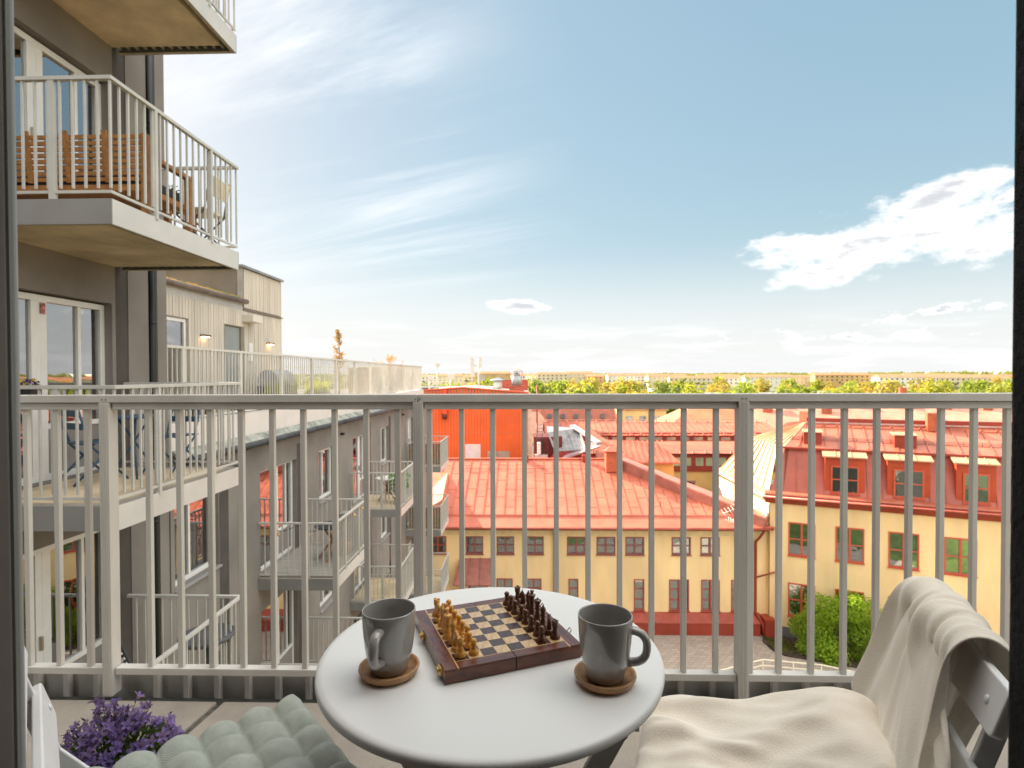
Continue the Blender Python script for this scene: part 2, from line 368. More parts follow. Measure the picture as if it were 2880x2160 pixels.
def french(z, y0, y1, parent, kind):
    """white framed glazing in the facade plane seen from +X; openings y0..y1, floor z"""
    xf = WX-.10; h = 2.06 if kind != 'win' else 1.30; zb = z+.02 if kind != 'win' else z+.75
    fr = MB(); t = .07
    zt = zb+h
    fr.box(xf-.06,y0,zt-t,xf,y1,zt).box(xf-.06,y0,zb,xf,y1,zb+t).box(xf-.06,y0,zb+t,xf,y0+t,zt-t).box(xf-.06,y1-t,zb+t,xf,y1,zt-t)
    if kind == 'door':
        a = y0+.93
        fr.box(xf-.062,a-.10,zb+t,xf-.002,a+.10,zt-t).box(xf-.065,a-.018,zb+t,xf+.003,a+.006,zt-t)
        fr.box(xf-.055,a+.56*(y1-a),zb+t+.55,xf-.001,a+.56*(y1-a)+.045,zt-t)
        fr.box(xf-.058,a+.10,zb+t+.5,xf-.0005,y1-t,zb+t+.56)
        fr.box(xf-.058,y0+t,zb+t+.0,xf-.012,y0+t+.07,zt-t-.001)
    else:
        a = y0+.42*(y1-y0); fr.box(xf-.055,a,zb+t,xf-.001,a+.05,zt-t)
    f_ = fr.build('window_frame', white_frame, parent, bevel=.004)
    MB().box(xf-.042,y0+.01,zb+.01,xf-.036,y1-.01,zt-.01).build('pane', pane, f_, world=True)
    if kind == 'door':
        MB().box(xf-.05,y0+.93+.1,zb+t,xf-.018,y1-t,zb+t+.5).build('lower_panel', fascia_d, f_)
        MB().box(xf+.0,y0+.86,z+.95,xf+.035,y0+.885,z+1.10).build('handle', mat('brushed_handle',(.4,.36,.28),.4,.05,metal=.6), f_)
    else:
        MB().box(xf+.002,y0-.02,zb-.035,WX+.05,y1+.02,zb-.008).build('sill', mat('grey_window_sill',(0.42,.43,.45),.35,.05,metal=.4), f_)
    # curtains a little behind the glass: folded sheets
    def cur(ya, yb, m_, zz0=zb, nm='curtain'):
        c_ = MB(); n_ = max(4, int((yb-ya)/.03)); vs = []
        for i in range(n_+1):
            y = ya+(yb-ya)*i/n_; dx = .018*sin(i*2.1)+.01*sin(i*.9)
            vs += [(xf-.16+dx,y,zz0),(xf-.16+dx*.5,y,zt)]
        c_.add(vs, [(2*i,2*i+2,2*i+3,2*i+1) for i in range(n_)], True); c_.build(nm, m_, f_)
    if kind == 'door':
        cur(y0+1.05,y1-.42,curtain_w); cur(y1-.40,y1-.14,curtain_g); cur(y0+.05,y0+.5,curtain_w)
    else: cur(y0+.62*(y1-y0),y1-.06,curtain_g if kind=='x' else curtain_w)
    MB().box(xf-.45,y0,zb,xf-.44,y1,zt).build('room_backing', dark_room, f_)
    return f_

# balconies ------------------------------------------------------------------
bm_f = MB().box(-.009,-.009,0,.009,.009,.965).mesh('far_baluster_mesh'); bm_f.materials.append(alu_far)
def balcony(y0, y1, k, detailed=True, solid=False, soff=soffit, label=None):
    z = lev(k)
    sl_ = MB().box(WX+.002,y0+.14,z-.20,BXE-.14,y1-.14,z).build('balcony_slab', soff, ab)
    if label: sl_['label'] = label
    # fascia frame hanging a little lower than the slab, gap between them bridged by small webs
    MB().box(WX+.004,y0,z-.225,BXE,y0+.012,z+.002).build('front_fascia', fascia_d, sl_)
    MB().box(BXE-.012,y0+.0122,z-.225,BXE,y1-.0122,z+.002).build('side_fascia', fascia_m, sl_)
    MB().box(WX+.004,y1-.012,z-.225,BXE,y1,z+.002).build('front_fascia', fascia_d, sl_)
    lip = MB().box(WX+.004,y0+.013,z-.226,BXE-.013,y0+.05,z-.218).box(BXE-.05,y0+.0502,z-.226,BXE-.013,y1-.0502,z-.218).box(WX+.004,y1-.05,z-.226,BXE-.013,y1-.013,z-.218)
    n = 12
    for i in range(n+1):
        x = WX+.06+(BXE-WX-.2)*i/n; lip.box(x-.012,y1-.138,z-.19,x+.012,y1-.0505,z-.16)
    lip.build('fascia_lip', mat('tan_lip',(.42,.35,.24),.7,.1), sl_)
    MB().box(WX+.003,y0+.0125,z-.03,BXE-.0125,y0+.1395,z-.002).box(BXE-.1395,y0+.14,z-.03,BXE-.0125,y1-.14,z-.002).box(WX+.003,y1-.1395,z-.03,BXE-.0125,y1-.0125,z-.002).build('edge_deck', concrete, sl_)
    hr = MB()
    hz0, hz1 = z+1.065, z+1.10
    hr.box(WX+.02,y0-.004,hz0,BXE+.012,y0+.042,hz1).box(BXE-.034,y0+.0422,hz0,BXE+.012,y1-.0422,hz1).box(WX+.02,y1-.042,hz0,BXE+.012,y1+.004,hz1)
    hr.build('handrail', alu_far, sl_, bevel=.003)
    br = MB().box(WX+.02,y0+.008,z+.055,BXE-.005,y0+.03,z+.08).box(BXE-.028,y0+.0302,z+.055,BXE-.005,y1-.0302,z+.08).box(WX+.02,y1-.03,z+.055,BXE-.005,y1-.008,z+.08)
    br.build('bottom_rail', alu_far, sl_)
    pos = []
    sp = .115
    x = BXE-.016
    while x > WX+.06: pos.append((x,y0+.019)); pos.append((x,y1-.019)); x -= sp
    y = y0+.019+sp
    while y < y1-.06: pos.append((BXE-.016,y)); y += sp
    for px, py in ((BXE-.55,y0+.019),(BXE-.016,y0+.62),(BXE-.016,y1-.62)):
        MB().box(px-.028,py-.018,z-.02,px+.028,py+.018,hz0-.001).build('post', alu_far, sl_)
    o_ = org(sl_)
    if detailed:
        for px, py in pos: obj('baluster', bm_f, sl_, 0, 2, (px-o_.x, py-o_.y, z+.1-o_.z))
    else:
        m_ = MB()
        for px, py in pos: m_.box(px-.009,py-.009,z+.0802,px+.009,py+.009,hz0-.001)
        tag(m_.build('baluster', alu_far, sl_), kind='stuff')
    if solid:
        m_ = MB(); i = 0
        y = y0+.05
        for i in range(28):
            xx = WX+.1+i*.05
            if xx < BXE-.06: m_.box(xx,y0+.05,z+.1,xx+.044,y0+.062,z+1.0)
        m_.build('privacy_screen', mat('reed_screen_brown',(.25,.18,.11),.9,.3,8,stretch=(8,8,.3)), sl_)
        MB().box(BXE-.06,y0+.05,z+.1,BXE-.05,y1-.05,z+1.0).build('privacy_screen', mat('reed_screen_grey',(.42,.38,.31),.9,.2,8,stretch=(8,8,.3)), sl_)
    return sl_
balcony(*units['D'], 2, False); balcony(*units['D'], 1); balcony(*units['D'], 0); balcony(*units['D'], -1, False)
bA = balcony(*units['A'], -1); balcony(*units['A'], -2, False)
bB = balcony(*units['B'], -1); balcony(*units['B'], -2, False)
balcony(*units['C'], -1, False, True); balcony(*units['C'], -2, False, True); balcony(*units['C'], -3, False)
# timber deck on two of them
deck = mat('weathered_deck_board', (0.33,0.31,0.28), .85, .12, 4, .2, 60, stretch=(.4,5,5))
for sl_, (y0,y1), z in ((bA,units['A'],lev(-1)),):
    n = 17
    for i in range(n):
        ya = y0+.08+i*(y1-y0-.16)/n
        MB().box(WX+.01,ya,z+.003,BXE-.05,ya+(y1-y0-.16)/n-.008,z+.028).build('deck_board', deck, sl_)
for k in (1,0,-1,2): french(lev(k), 5.15, 7.04, ab, 'door')
for k in (-1,-2):
    for c in 'ABC': french(lev(k), *doors[c], ab, 'door')
    for w in wins: french(lev(k), *w, ab, 'win')
french(lev(-3), *doors['C'], ab, 'door'); french(lev(-3), *wins[2], ab, 'win'); french(lev(-3), *wins[1], ab, 'win'); 
MB().box(WX-.085,6.08,1.86,WX-.08,6.14,1.98).build('door_sticker', mat('red_white_sticker',(.6,.2,.2),.6,.4,30), ab)
for y in (9.95,15.75,23.6):
    MB().box(WX+.001,y,lev(-1)+2.28,WX+.1,y+.12,lev(-1)+2.34).build('wall_lamp', mat('black_lamp_metal',(.02,.02,.022),.5,0), ab)

# terrace on top of the lower wing
ter = thing('roof_terrace', (-9,18,0), 'pale roof terrace parapet above the taupe facade', 'terrace')
MB().box(WX-.25,8.17,.05,WX+.03,28.5,.46).build('parapet', mat('white_parapet_metal',(.68,.655,.63),.45,.03), ter)
MB().box(-13,28.21,.05,WX-.252,28.5,.46).build('parapet', mat('white_parapet_metal',(.68,.655,.63),.45,.03), ter)
MB().box(-13,8.17,-.06,WX-.252,28.208,.12).build('deck', mat('terrace_paving',(.42,.38,.33),.9,.12,2), ter)
MB().prism([(WX+.032,8.17,.06),(WX+.032,8.17,.0),(WX+.20,8.17,-.10),(WX+.20,8.17,-.085)], (0,21.9,0)).build('flashing', mat('stained_flashing',(.34,.35,.31),.7,.25,4,.1,30), ter)
MB().tube([(WX+.25,8.17,-.09),(WX+.25,30.05,-.09)], .06, 10).build('gutter', mat('dark_gutter',(.05,.055,.065),.5,.3,2), ter)
m_ = MB()
for i in range(28): m_.box(WX+.002,8.5+i*.78,-.17,WX+.22,8.52+i*.78,-.15)
m_.build('gutter_bracket', mat('rusty_bracket',(.10,.06,.05),.8,.2), ter)
MB().box(-16,28.52,-.3,WX,30.3,-.0195).build('flat_roof', mat('grey_roof_felt',(.40,.39,.37),.9,.1,.6), ter)
tr = thing('terrace_railing', (WX-.05,18,.46), 'sunlit pale railing along the roof terrace edge', 'railing')
TX = WX-.06
cream = mat('cream_rail_paint', (0.62,0.60,0.55), .5, .05)
MB().box(TX-.025,8.05,1.59,TX+.025,28.5,1.63).build('handrail', cream, tr)
MB().box(TX-.02,8.05,.50,TX+.02,28.5,.53).build('bottom_rail', cream, tr)
bt = MB().box(-.009,-.009,0,.009,.009,1.06).mesh('terrace_baluster_mesh'); bt.materials.append(cream)
y = 8.1
while y < 28.45:
    obj('baluster', bt, tr, 0, 2, (TX-tr.location.x, y-18, .5305-.46)); y += .115
y = 8.6
while y < 28.5:
    MB().box(TX-.03,y-.04,.461,TX+.022,y+.04,1.589).build('post', cream, tr); y += 1.75
x = TX-.03
m_ = MB().box(-13,28.44,1.59,TX-.026,28.48,1.63)
m_.build('handrail', cream, tr)
m_ = MB()
while x > -12.9: m_.box(x-.009,28.451,.461,x+.009,28.469,1.589); x -= .115
tag(m_.build('rear_baluster', cream, tr), kind='stuff')
MB().box(WX-.9,8.2,.121,WX-.27,8.9,1.62).build('end_screen', mat('grey_screen',(.22,.2,.18),.8,.1), tr)

# roof house on the terrace
PXX = -7.02
ph = thing('rooftop_house', (-10,12,.12), 'beige timber clad roof house with sedum roof edge behind the terrace', 'building')
pops = [(10.6,11.5,.13,2.34),(13.0,13.75,.13,2.36)]
WXs = WX; WX = PXX
facade(8.3,16.0,.12,2.86,pops).build('wall_core', mat('house_core',(.3,.27,.22),.9,.1), ph)
WX = WXs
y = 8.3; m_ = MB(); m2 = MB(); rr = random.Random(3)
while y < 15.97:
    w = .105; z0 = .125
    for a, b, c_, d in pops:
        if y+w > a-.02 and y < b+.02: z0 = d+.02
    m_.box(PXX+.001,y,z0,PXX+.016+rr.random()*.006,min(y+w-.012,15.99),2.78)
    if y > 13.85: m2.box(PXX+.004,y,2.86,PXX+.018+rr.random()*.006,min(y+w-.012,15.99),3.82)
    y += w
tag(m_.build('cladding_board', beige_m, ph), kind='stuff'); tag(m2.build('upper_cladding_board', beige_m, ph), kind='stuff')
MB().box(PXX+.001,13.8,2.792,PXX+.05,16.03,2.825).build('cladding_trim', mat('brown_trim',(.2,.17,.14),.7,.1), ph)
MB().box(-13,13.78,2.862,PXX,16.0,3.84).build('upper_storey', mat('taupe_panel',(.26,.24,.21),.85,.08,1), ph)
MB().box(-13,13.7,3.842,PXX+.08,16.05,3.90).build('roof_edge', mat('grey_roof_trim',(.25,.26,.27),.5,.1), ph)
MB().box(PXX-.09,13.755,2.87,PXX+.03,13.7795,3.84).build('corner_trim', mat('grey_corner_trim',(.42,.42,.42),.5,.1), ph)
MB().box(-11.4,13.70,2.87,-11.25,13.7795,3.84).box(-9.3,13.70,2.87,-9.22,13.7795,3.84).build('corner_trim', mat('grey_corner_trim',(.42,.42,.42),.5,.1), ph)
MB().box(PXX+.001,8.3,2.78,PXX+.02,13.79,2.99).build('fascia_board', mat('white_fascia_board',(.5,.49,.47),.6,.05), ph)
MB().tube([(PXX+.10,8.3,3.0),(PXX+.10,13.85,3.0)], .06, 10).build('gutter', mat('brown_gutter',(.16,.12,.10),.5,.2), ph)
MB().prism([(PXX+.05,8.3,3.0),(PXX+.05,8.3,3.06),(-13,8.3,3.5),(-13,8.3,2.9)], (0,5.47,0)).build('roof', mat('sedum_base',(.3,.24,.17),.95,.3,5,.5,30), ph)
m_ = MB(); rr = random.Random(5)
for i in range(2600):
    y = 8.3+rr.random()*5.4; d = rr.random()**2*2.0; x = PXX+.04-d; z = 3.06+d*.073
    s_ = .012+rr.random()*.03; h = .02+rr.random()*.05
    m_.add([(x-s_,y-s_,z),(x+s_,y-s_*.3,z),(x,y+s_,z),(x+rr.uniform(-.02,.02),y,z+h)], [(0,1,3),(1,2,3),(2,0,3)])
tag(m_.build('sedum', mat('sedum_plants',(.62,.36,.12),.9,.0,4,col2=(.20,.24,.05)), ph), kind='stuff')
def simple_win(y0,y1,z0,z1):
    f_ = MB().box(PXX-.07,y0+.001,z1-.07,PXX-.01,y1-.001,z1-.001).box(PXX-.07,y0+.001,z0,PXX-.01,y1-.001,z0+.07).box(PXX-.07,y0+.001,z0+.071,PXX-.01,y0+.07,z1-.071).box(PXX-.07,y1-.07,z0+.071,PXX-.01,y1-.001,z1-.071).build('window_frame', white_frame, ph)
    MB().box(PXX-.05,y0+.01,z0+.01,PXX-.045,y1-.01,z1-.01).build('pane', glass('blue_pane',(.5,.7,.75),.75), f_)
    MB().box(PXX-.3,y0,z0,PXX-.29,y1,z1).build('room_backing', mat('pale_room',(.25,.3,.3),.9,.1), f_)
simple_win(10.6,11.5,.13,2.34)
dr = MB().box(PXX-.08,13.03,.13,PXX-.03,13.70,2.34).build('door', mat('grey_green_door',(.25,.28,.28),.5,.04), ph)
MB().box(PXX-.03,13.60,1.2,PXX+.02,13.64,1.36).build('handle', white_frame, dr)
lampm = mat('warm_lamp_glow', (1,.8,.5), .5, 0)
lampm.node_tree.nodes['Principled BSDF'].inputs['Emission Color'].default_value = (1,.62,.3,1)
lampm.node_tree.nodes['Principled BSDF'].inputs['Emission Strength'].default_value = 3.5
for y in (11.95,15.05):
    lp = MB().box(PXX+.02,y,2.02,PXX+.13,y+.24,2.06).build('wall_lamp', mat('black_lamp_metal',(.02,.02,.022),.5,0), ph)
    MB().box(PXX+.03,y+.03,2.008,PXX+.12,y+.21,2.019).build('lamp_glass', lampm, lp)
MB().box(PXX+.02,13.75,2.50,PXX+.30,14.25,2.68).build('vent_box', mat('cream_vent',(.68,.64,.56),.5,.04), ph, bevel=.01)
MB().box(PXX+.02,14.05,1.55,PXX+.05,14.22,2.0).build('notice_board', white_frame, ph)
# ------------------------------------------------------------------ ground and terrain
def terrain_h(x, y):
    d = sqrt(x*x+y*y)
    h = GZ
    def ss(a, b, t): t = max(0, min(1, (t-a)/(b-a))); return t*t*(3-2*t)
    h -= 5.5*ss(70, 170, d)
    h += 5.0*ss(330, 620, d)
    h += 5.5*noise.noise(Vector((x/260, y/260, 1)))*ss(300, 700, d)
    h += 9.0*ss(900, 2600, d) + 13*ss(2500, 6500, d)+ 14*noise.noise(Vector((x/1900, y/1900, 5)))*ss(2500, 6000, d)
    return h
vs, fs = [], []
rings = [0, 30, 60, 80, 100, 130, 170, 220, 280, 340, 400, 470, 540, 620, 720, 850, 1000, 1300, 1700, 2200, 2800, 3600, 4600, 6000, 8000, 11000]
ns = 96
for i, r in enumerate(rings):
    for k in range(ns):
        a = 2*pi*k/ns; x, y = r*sin(a), r*cos(a)
        vs.append((x, y, terrain_h(x, y)))
for i in range(len(rings)-1):
    for k in range(ns): fs.append((i*ns+k, i*ns+(k+1) % ns, (i+1)*ns+(k+1) % ns, (i+1)*ns+k))
mb = MB(); mb.add(vs, [f[::-1] for f in fs], True)
tag(mb.build('ground', mat('distant_grass_and_woods', (0.10,0.115,0.035), 0.95, 0.25, 0.02, col2=(0.055,0.075,0.03))), kind='structure')
# courtyard paving with a laid-block pattern in the material (blocks are only a pixel or two)
def paving():
    m = mat('courtyard_block_paving', (0.40,0.345,0.30), 0.9, 0.12, 0.5)
    t = m.node_tree; n = t.nodes; l = t.links; b = n['Principled BSDF']
    g = n.new('ShaderNodeNewGeometry'); br = n.new('ShaderNodeTexBrick'); l.new(g.outputs['Position'], br.inputs['Vector'])
    br.inputs['Scale'].default_value = 1.0; br.inputs['Brick Width'].default_value = .36; br.inputs['Row Height'].default_value = .24; br.inputs['Mortar Size'].default_value = .012
    br.inputs['Color1'].default_value = (.42,.37,.32,1); br.inputs['Color2'].default_value = (.34,.295,.265,1); br.inputs['Mortar'].default_value = (.2,.17,.15,1)
    mx = n.new('ShaderNodeMix'); mx.data_type = 'RGBA'; mx.blend_type = 'MULTIPLY'; mx.inputs[0].default_value = .55
    src = b.inputs['Base Color'].links[0].from_socket
    l.new(br.outputs['Color'], mx.inputs[6]); l.new(src, mx.inputs[7]); mx.inputs[0].default_value = .45
    sc = n.new('ShaderNodeVectorMath'); sc.operation = 'SCALE'; sc.inputs['Scale'].default_value = 1.35; l.new(mx.outputs[2], sc.inputs[0])
    l.new(sc.outputs[0], b.inputs['Base Color']); return m
tag(MB().box(-5.2,-14,GZ-.3,45,32.55,GZ+.01).build('courtyard', paving()), kind='structure')
tag(MB().prism([(-5.0,.5,GZ+.012),(44,.5,GZ+.012),(44,9,GZ+.012),(22,15,GZ+.012),(12,11,GZ+.012),(4,16,GZ+.012),(-5,13,GZ+.012)],(0,0,.04)).build('lawn', mat('courtyard_lawn', (.13,.19,.035), .95, .25, .5, .3, 20)), kind='structure')
soil = mat('planting_soil', (0.075,0.05,0.035), .95, .3, 3, .5, 20)
bed = [(13.46,32.3),(12.99,31.4),(13.1,30.3),(13.5,29.75),(14.9,29.2),(17.1,28.4),(20,27.4),(26,24.5),(26.5,26.5),(20,29.4)]
tag(MB().prism([(x,y,GZ-.05) for x,y in bed], (0,0,.14)).build('planting_bed', soil), kind='structure')

# ------------------------------------------------------------------ window builder (wall in plane through o, along a, outward n)
def add_window(parent, o, a, nrm, w, h, fm, cols=2, rows=2, split=None, blind=0.0, t=.07, proud=.03, gm=None, curtain=None, depth=.16):
    """o = lower left corner on the wall face, a = unit along wall, nrm = unit outwards"""
    o = Vector(o); a = Vector(a); nrm = Vector(nrm); z = Vector((0,0,1))
    def B(m, u0, u1, v0, v1, d0, d1):
        c = o+a*(u0+u1)/2+z*(v0+v1)/2+nrm*(d0+d1)/2; m.obox(c, a, nrm, z, (u1-u0)/2, abs(d1-d0)/2, (v1-v0)/2)
    flush = depth < 0
    f_ = MB()
    B(f_,0,w,0,t,-depth,proud); B(f_,0,w,h-t,h,-depth,proud); B(f_,0,t,t,h-t,-depth,proud); B(f_,w-t,w,t,h-t,-depth,proud)
    B(f_,-.03,w+.03,-.05,-.002,-.02,proud+.05)
    hs_ = split if split else [h*.5]
    for c in range(1, cols): B(f_,w*c/cols-t*.7,w*c/cols+t*.7,t,h-t,-depth*.9,proud-.01)
    if rows > 1:
        for s_ in hs_: B(f_,t,w-t,s_-t*.35,s_+t*.35,-depth*.7,proud-.015)
    fo = f_.build('window', fm, parent)
    p_ = MB(); B(p_,t*.5,w-t*.5,t*.5,h-t*.5,*((.024,.028) if flush else (-depth*.45,-depth*.4))); p_.build('pane', gm or pane_far, fo)
    r_ = MB(); B(r_,t*.5,w-t*.5,t*.5,h-t*.5,*((.003,.007) if flush else (-depth-.02,-depth-.005))); r_.build('interior', curtain or random.choice([room_a, room_b, room_c]), fo)
    if blind > 0:
        b_ = MB(); B(b_,t*.6,w-t*.6,h*(1-blind),h-t*.6,*((.012,.018) if flush else (-depth*.8,-depth*.7))); b_.build('blind', blind_m, fo)
    return fo
room_a = mat('dim_room_interior', (0.05,0.05,0.045), .9, .4, 1.2, col2=(0.16,0.15,0.12))
room_b = mat('dim_green_interior', (0.06,0.075,0.05), .9, .4, 1.5, col2=(0.2,0.21,0.17))
room_c = mat('curtained_interior', (0.38,0.38,0.34), .9, .3, 4, col2=(.16,.17,.15), stretch=(4,4,.5))
blind_m = mat('pale_blind', (.42,.44,.36), .9, .1, 3)

# ------------------------------------------------------------------ low yellow building across the courtyard
YF = 32.6
yb = thing('yellow_building', (4,36,GZ), 'low yellow building with plain red metal hipped roof straight across the courtyard', 'building')
up = [(-3.567,-2.553),(-1.768,-.752),(-.058,.957),(2.305,3.35),(4.005,5.088),(5.659,6.739),(8.305,9.401),(9.948,11.041)]
low = [(-1.777,-.848),(-.064,.822),(2.384,2.95),(6.15,6.741),(8.166,9.30),(9.994,11.05),(11.70,12.4)]
def wall_with_openings(parent, o, a, n_in, length, z0, z1, ops, m, thick=.3):
    o = Vector(o); us = sorted({0,length}|{q[0] for q in ops}|{q[1] for q in ops}); w_ = MB()
    for ua, ub in zip(us, us[1:]):
        z = z0; cc = sorted([(q[2],q[3]) for q in ops if q[0] <= ua+1e-6 and q[1] >= ub-1e-6])
        for za, zb in cc+[(z1,z1)]:
            if za > z: w_.prism([o+a*ua+Vector((0,0,z)),o+a*ub+Vector((0,0,z)),o+a*ub+n_in*thick+Vector((0,0,z)),o+a*ua+n_in*thick+Vector((0,0,z))],(0,0,za-z))
            z = zb
    w_.build('wall', m, parent)
yops = [(a+12,b+12,-9.20,-8.17) for a,b in up]+[(a+12,b+12,-12.42,-10.62) for a,b in low]+[(8.6,9.7,-12.42,-10.82)]+[(a+12,a+13,-9.20,-8.17) for a in (-9.5,-7.5,-5.7)]
wall_with_openings(yb,(-12,YF,0),Vector((1,0,0)),Vector((0,1,0)),25.72,GZ-.1,-7.82,yops,yellow)
MB().box(-12,YF+.302,GZ-.1,13.72,44.5,-7.82).build('core', room_a, yb)
MB().box(-12,YF-.06,-8.02,13.72,YF-.001,-7.80).box(-12,YF-.02,-8.1,13.72,YF-.0015,-8.03).build('cornice', mat('cream_cornice',(.80,.62,.32),.85,.05), yb)
MB().box(-12,YF-.55,GZ-.02,13.15,YF-.002,-12.95).build('plinth', redpaint, yb)
pl = MB().prism([(-12,YF-.58,-12.95),(-12,YF-.58,-12.9),(-12,YF-.002,-12.50),(-12,YF-.002,-12.95)], (25.3,0,0)); pl.build('plinth_cap', mat('red_plinth_cap',(.36,.06,.035),.5,.1), yb)
MB().prism([(13.3,YF-.9,GZ),(13.9,YF-.9,GZ),(13.9,YF-.01,GZ),(13.3,YF-.01,GZ)], (0,0,1.05)).build('plinth', redpaint, yb)
# soffit + eave
eaveY, eaveZ, ridY, ridZ = 32.0, -7.48, 39.4, -4.70
sl = (ridZ-eaveZ)/(ridY-eaveY)
def roof_z(y): return eaveZ+(y-eaveY)*sl
MB().prism([(-12,eaveY+.02,eaveZ-.10),(-12,YF-.005,eaveZ-.34),(-12,YF+.4,eaveZ-.34),(-12,YF+.4,eaveZ+.1)], (25.9,0,0)).build('eave_soffit', redpaint, yb)
hipx = lambda y: 13.55-(y-32.2)*(13.55-6.0)/(39.4-32.2)
MB().add([(-12,eaveY,eaveZ-.02),(13.8,eaveY,eaveZ-.02),(6.0,ridY,ridZ-.02),(-12,ridY,ridZ-.02)], [(0,1,2,3)]).add([(-12,ridY,ridZ-.02),(6.0,ridY,ridZ-.02),(6.0,46,-8),(-12,46,-8)],[(0,1,2,3)]).add([(13.8,eaveY,eaveZ-.02),(14.5,44,-8),(6.0,46,-8),(6.0,ridY,ridZ-.02)],[(0,1,2,3)]).build('roof_underlay', redroof, yb)
x = -11.9; w = .62; i = 0
rr = random.Random(11)
while x < 13.6:
    x1 = x+w
    ytop = ridY if x1 < 6.0 else max(eaveY+.1, 32.2+(13.55-x1)*(7.2/7.55))
    ytop2 = ridY if x < 6.0 else max(eaveY+.1, 32.2+(13.55-x)*(7.2/7.55))
    m_ = MB(); e = rr.uniform(-.003,.004)
    m_.add([(x,eaveY,eaveZ+e),(x1,eaveY,eaveZ+e),(x1,ytop,roof_z(ytop)+e),(x,ytop2,roof_z(ytop2)+e)], [(0,1,2,3)])
    yb0 = eaveY+1.05
    if ytop > yb0+.3: m_.bar((x1-.02,yb0,roof_z(yb0)+.02),(x1-.02,ytop,roof_z(ytop)+.02),.03,.05,(0,0,1))
    yy = eaveY+1.05+(i%2)*.9+rr.uniform(-.1,.1)
    while yy < ytop-.4:
        m_.bar((x,yy,roof_z(yy)+.006),(x1-.04,yy,roof_z(yy)+.006),.03,.014); yy += 1.85
    m_.build('roof_sheet', redroof, yb); x = x1; i += 1
m_ = MB().prism([(-12,eaveY+.95,roof_z(eaveY+.95)),(-12,eaveY+1.0,roof_z(eaveY+1)+.10),(-12,eaveY+1.1,roof_z(eaveY+1.1))],(25,0,0)); m_.build('roof_gutter', redroof, yb)
MB().tube([(-12,eaveY-.04,eaveZ-.06),(13.7,eaveY-.04,eaveZ-.06)], .06, 8).build('gutter', mat('red_gutter',(.40,.09,.06),.5,.1), yb)
MB().bar((-12,ridY,ridZ+.03),(5.6,ridY,ridZ+.03),.25,.08).build('ridge_cap', redroof, yb)
# wire of the lightning rod, snow hooks below the ridge
MB().tube([(-5.5+i*.9, 38.0+.12*sin(i*2.3), roof_z(38.0)+.10+.03*sin(i)) for i in range(12)], .012, 5).build('safety_wire', mat('dark_wire',(.12,.03,.02),.6,0), yb)
# raised fire wall strip along the hip, with a chimney at its upper end
hp = [Vector((6.35,38.4,roof_z(38.4)+.22)), Vector((13.55,32.25,roof_z(32.25)+.12))]
MB().bar(hp[0],hp[1],.75,.62).build('hip_ridge', mat('red_hip_metal',(.46,.17,.125),.45,.12,1.5,.08,6), yb)
MB().bar(hp[0]+Vector((.1,.1,.33)),hp[1]+Vector((.1,.1,.33)),.9,.05).build('hip_cap', mat('red_hip_cap',(.52,.2,.15),.4,.12,1.5,.08,6), yb)
ch = MB().box(5.25,37.6,-5.3,6.25,38.3,-3.95).build('chimney', mat('orange_red_chimney',(.50,.12,.05),.6,.1), yb)
MB().prism([(5.08,37.45,-3.95),(6.42,37.45,-3.95),(6.42,38.45,-3.95),(5.08,38.45,-3.95)],(0,0,.06)).prism([(5.2,37.6,-3.89),(6.3,37.6,-3.89),(6.0,37.95,-3.66),(5.5,37.95,-3.66)],(0,.3,0)).build('chimney_cap', redroof2, ch)
MB().box(3.8,38.9,-4.8,4.15,39.2,-4.35).build('roof_vent', redpaint, yb)
MB().box(-.2,38.9,-4.8,.1,39.3,-4.35).build('roof_vent', redpaint, yb)
# stick on the roof that throws the long thin shadow
MB().box(7.95,33.95,-6.95,8.0,34.0,-6.42).build('roof_hook', redpaint, yb)
# small cross gable at the left end
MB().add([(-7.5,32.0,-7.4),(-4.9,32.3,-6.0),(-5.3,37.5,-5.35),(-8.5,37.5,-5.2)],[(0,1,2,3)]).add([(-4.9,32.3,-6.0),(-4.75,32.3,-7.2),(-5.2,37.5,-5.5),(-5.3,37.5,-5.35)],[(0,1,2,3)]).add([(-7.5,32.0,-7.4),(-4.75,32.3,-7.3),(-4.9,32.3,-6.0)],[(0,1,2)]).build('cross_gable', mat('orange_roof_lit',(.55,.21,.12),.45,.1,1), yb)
# downpipes and antenna
def pipe(pts, r=.055, par=yb): MB().tube(pts, r, 8).build('downpipe', redpaint, par)
pipe([(1.57,YF-.4,-7.75),(1.57,YF-.09,-8.1),(1.57,YF-.09,-12.6)])
pipe([(13.42,YF-.5,-7.6),(13.2,YF-.4,-8.0),(13.05,YF-.1,-8.4),(13.05,YF-.1,-12.4),(13.25,YF-.62,-12.9),(13.3,YF-.66,-13.5)], .075)
pipe([(13.05,YF-.1,-10.45),(14.3,32.0,-9.85)], .045)
an = thing('tv_antenna', (11.9,32.7,-7.2), 'thin pale television aerial on the red roof eave near the corner pipe', 'antenna')
am = mat('pale_antenna_metal',(.6,.57,.5),.4,.05,metal=.3)
MB().tube([(11.9,32.5,-8.6),(11.9,32.5,-6.1)],.025,6).build('mast', am, an)
m_ = MB().tube([(11.2,32.4,-6.75),(12.4,32.7,-6.35)],.018,6)
for i in range(7):
    t_ = i/6; c_ = Vector((11.2,32.4,-6.75)).lerp(Vector((12.4,32.7,-6.35)), t_); m_.tube([c_+Vector((.05,-.3,-.15)),c_+Vector((-.05,.3,.15))],.012,5)
m_.build('aerial', am, an)
m_ = MB()
for i in range(5):
    m_.tube([(11.5+.12*i,32.4,-7.5-.06*i),(11.5+.12*i,32.45,-6.95-.06*i)],.014,5)
m_.tube([(11.3,32.42,-7.1),(12.1,32.42,-7.5)],.02,6).build('lower_aerial', am, an)
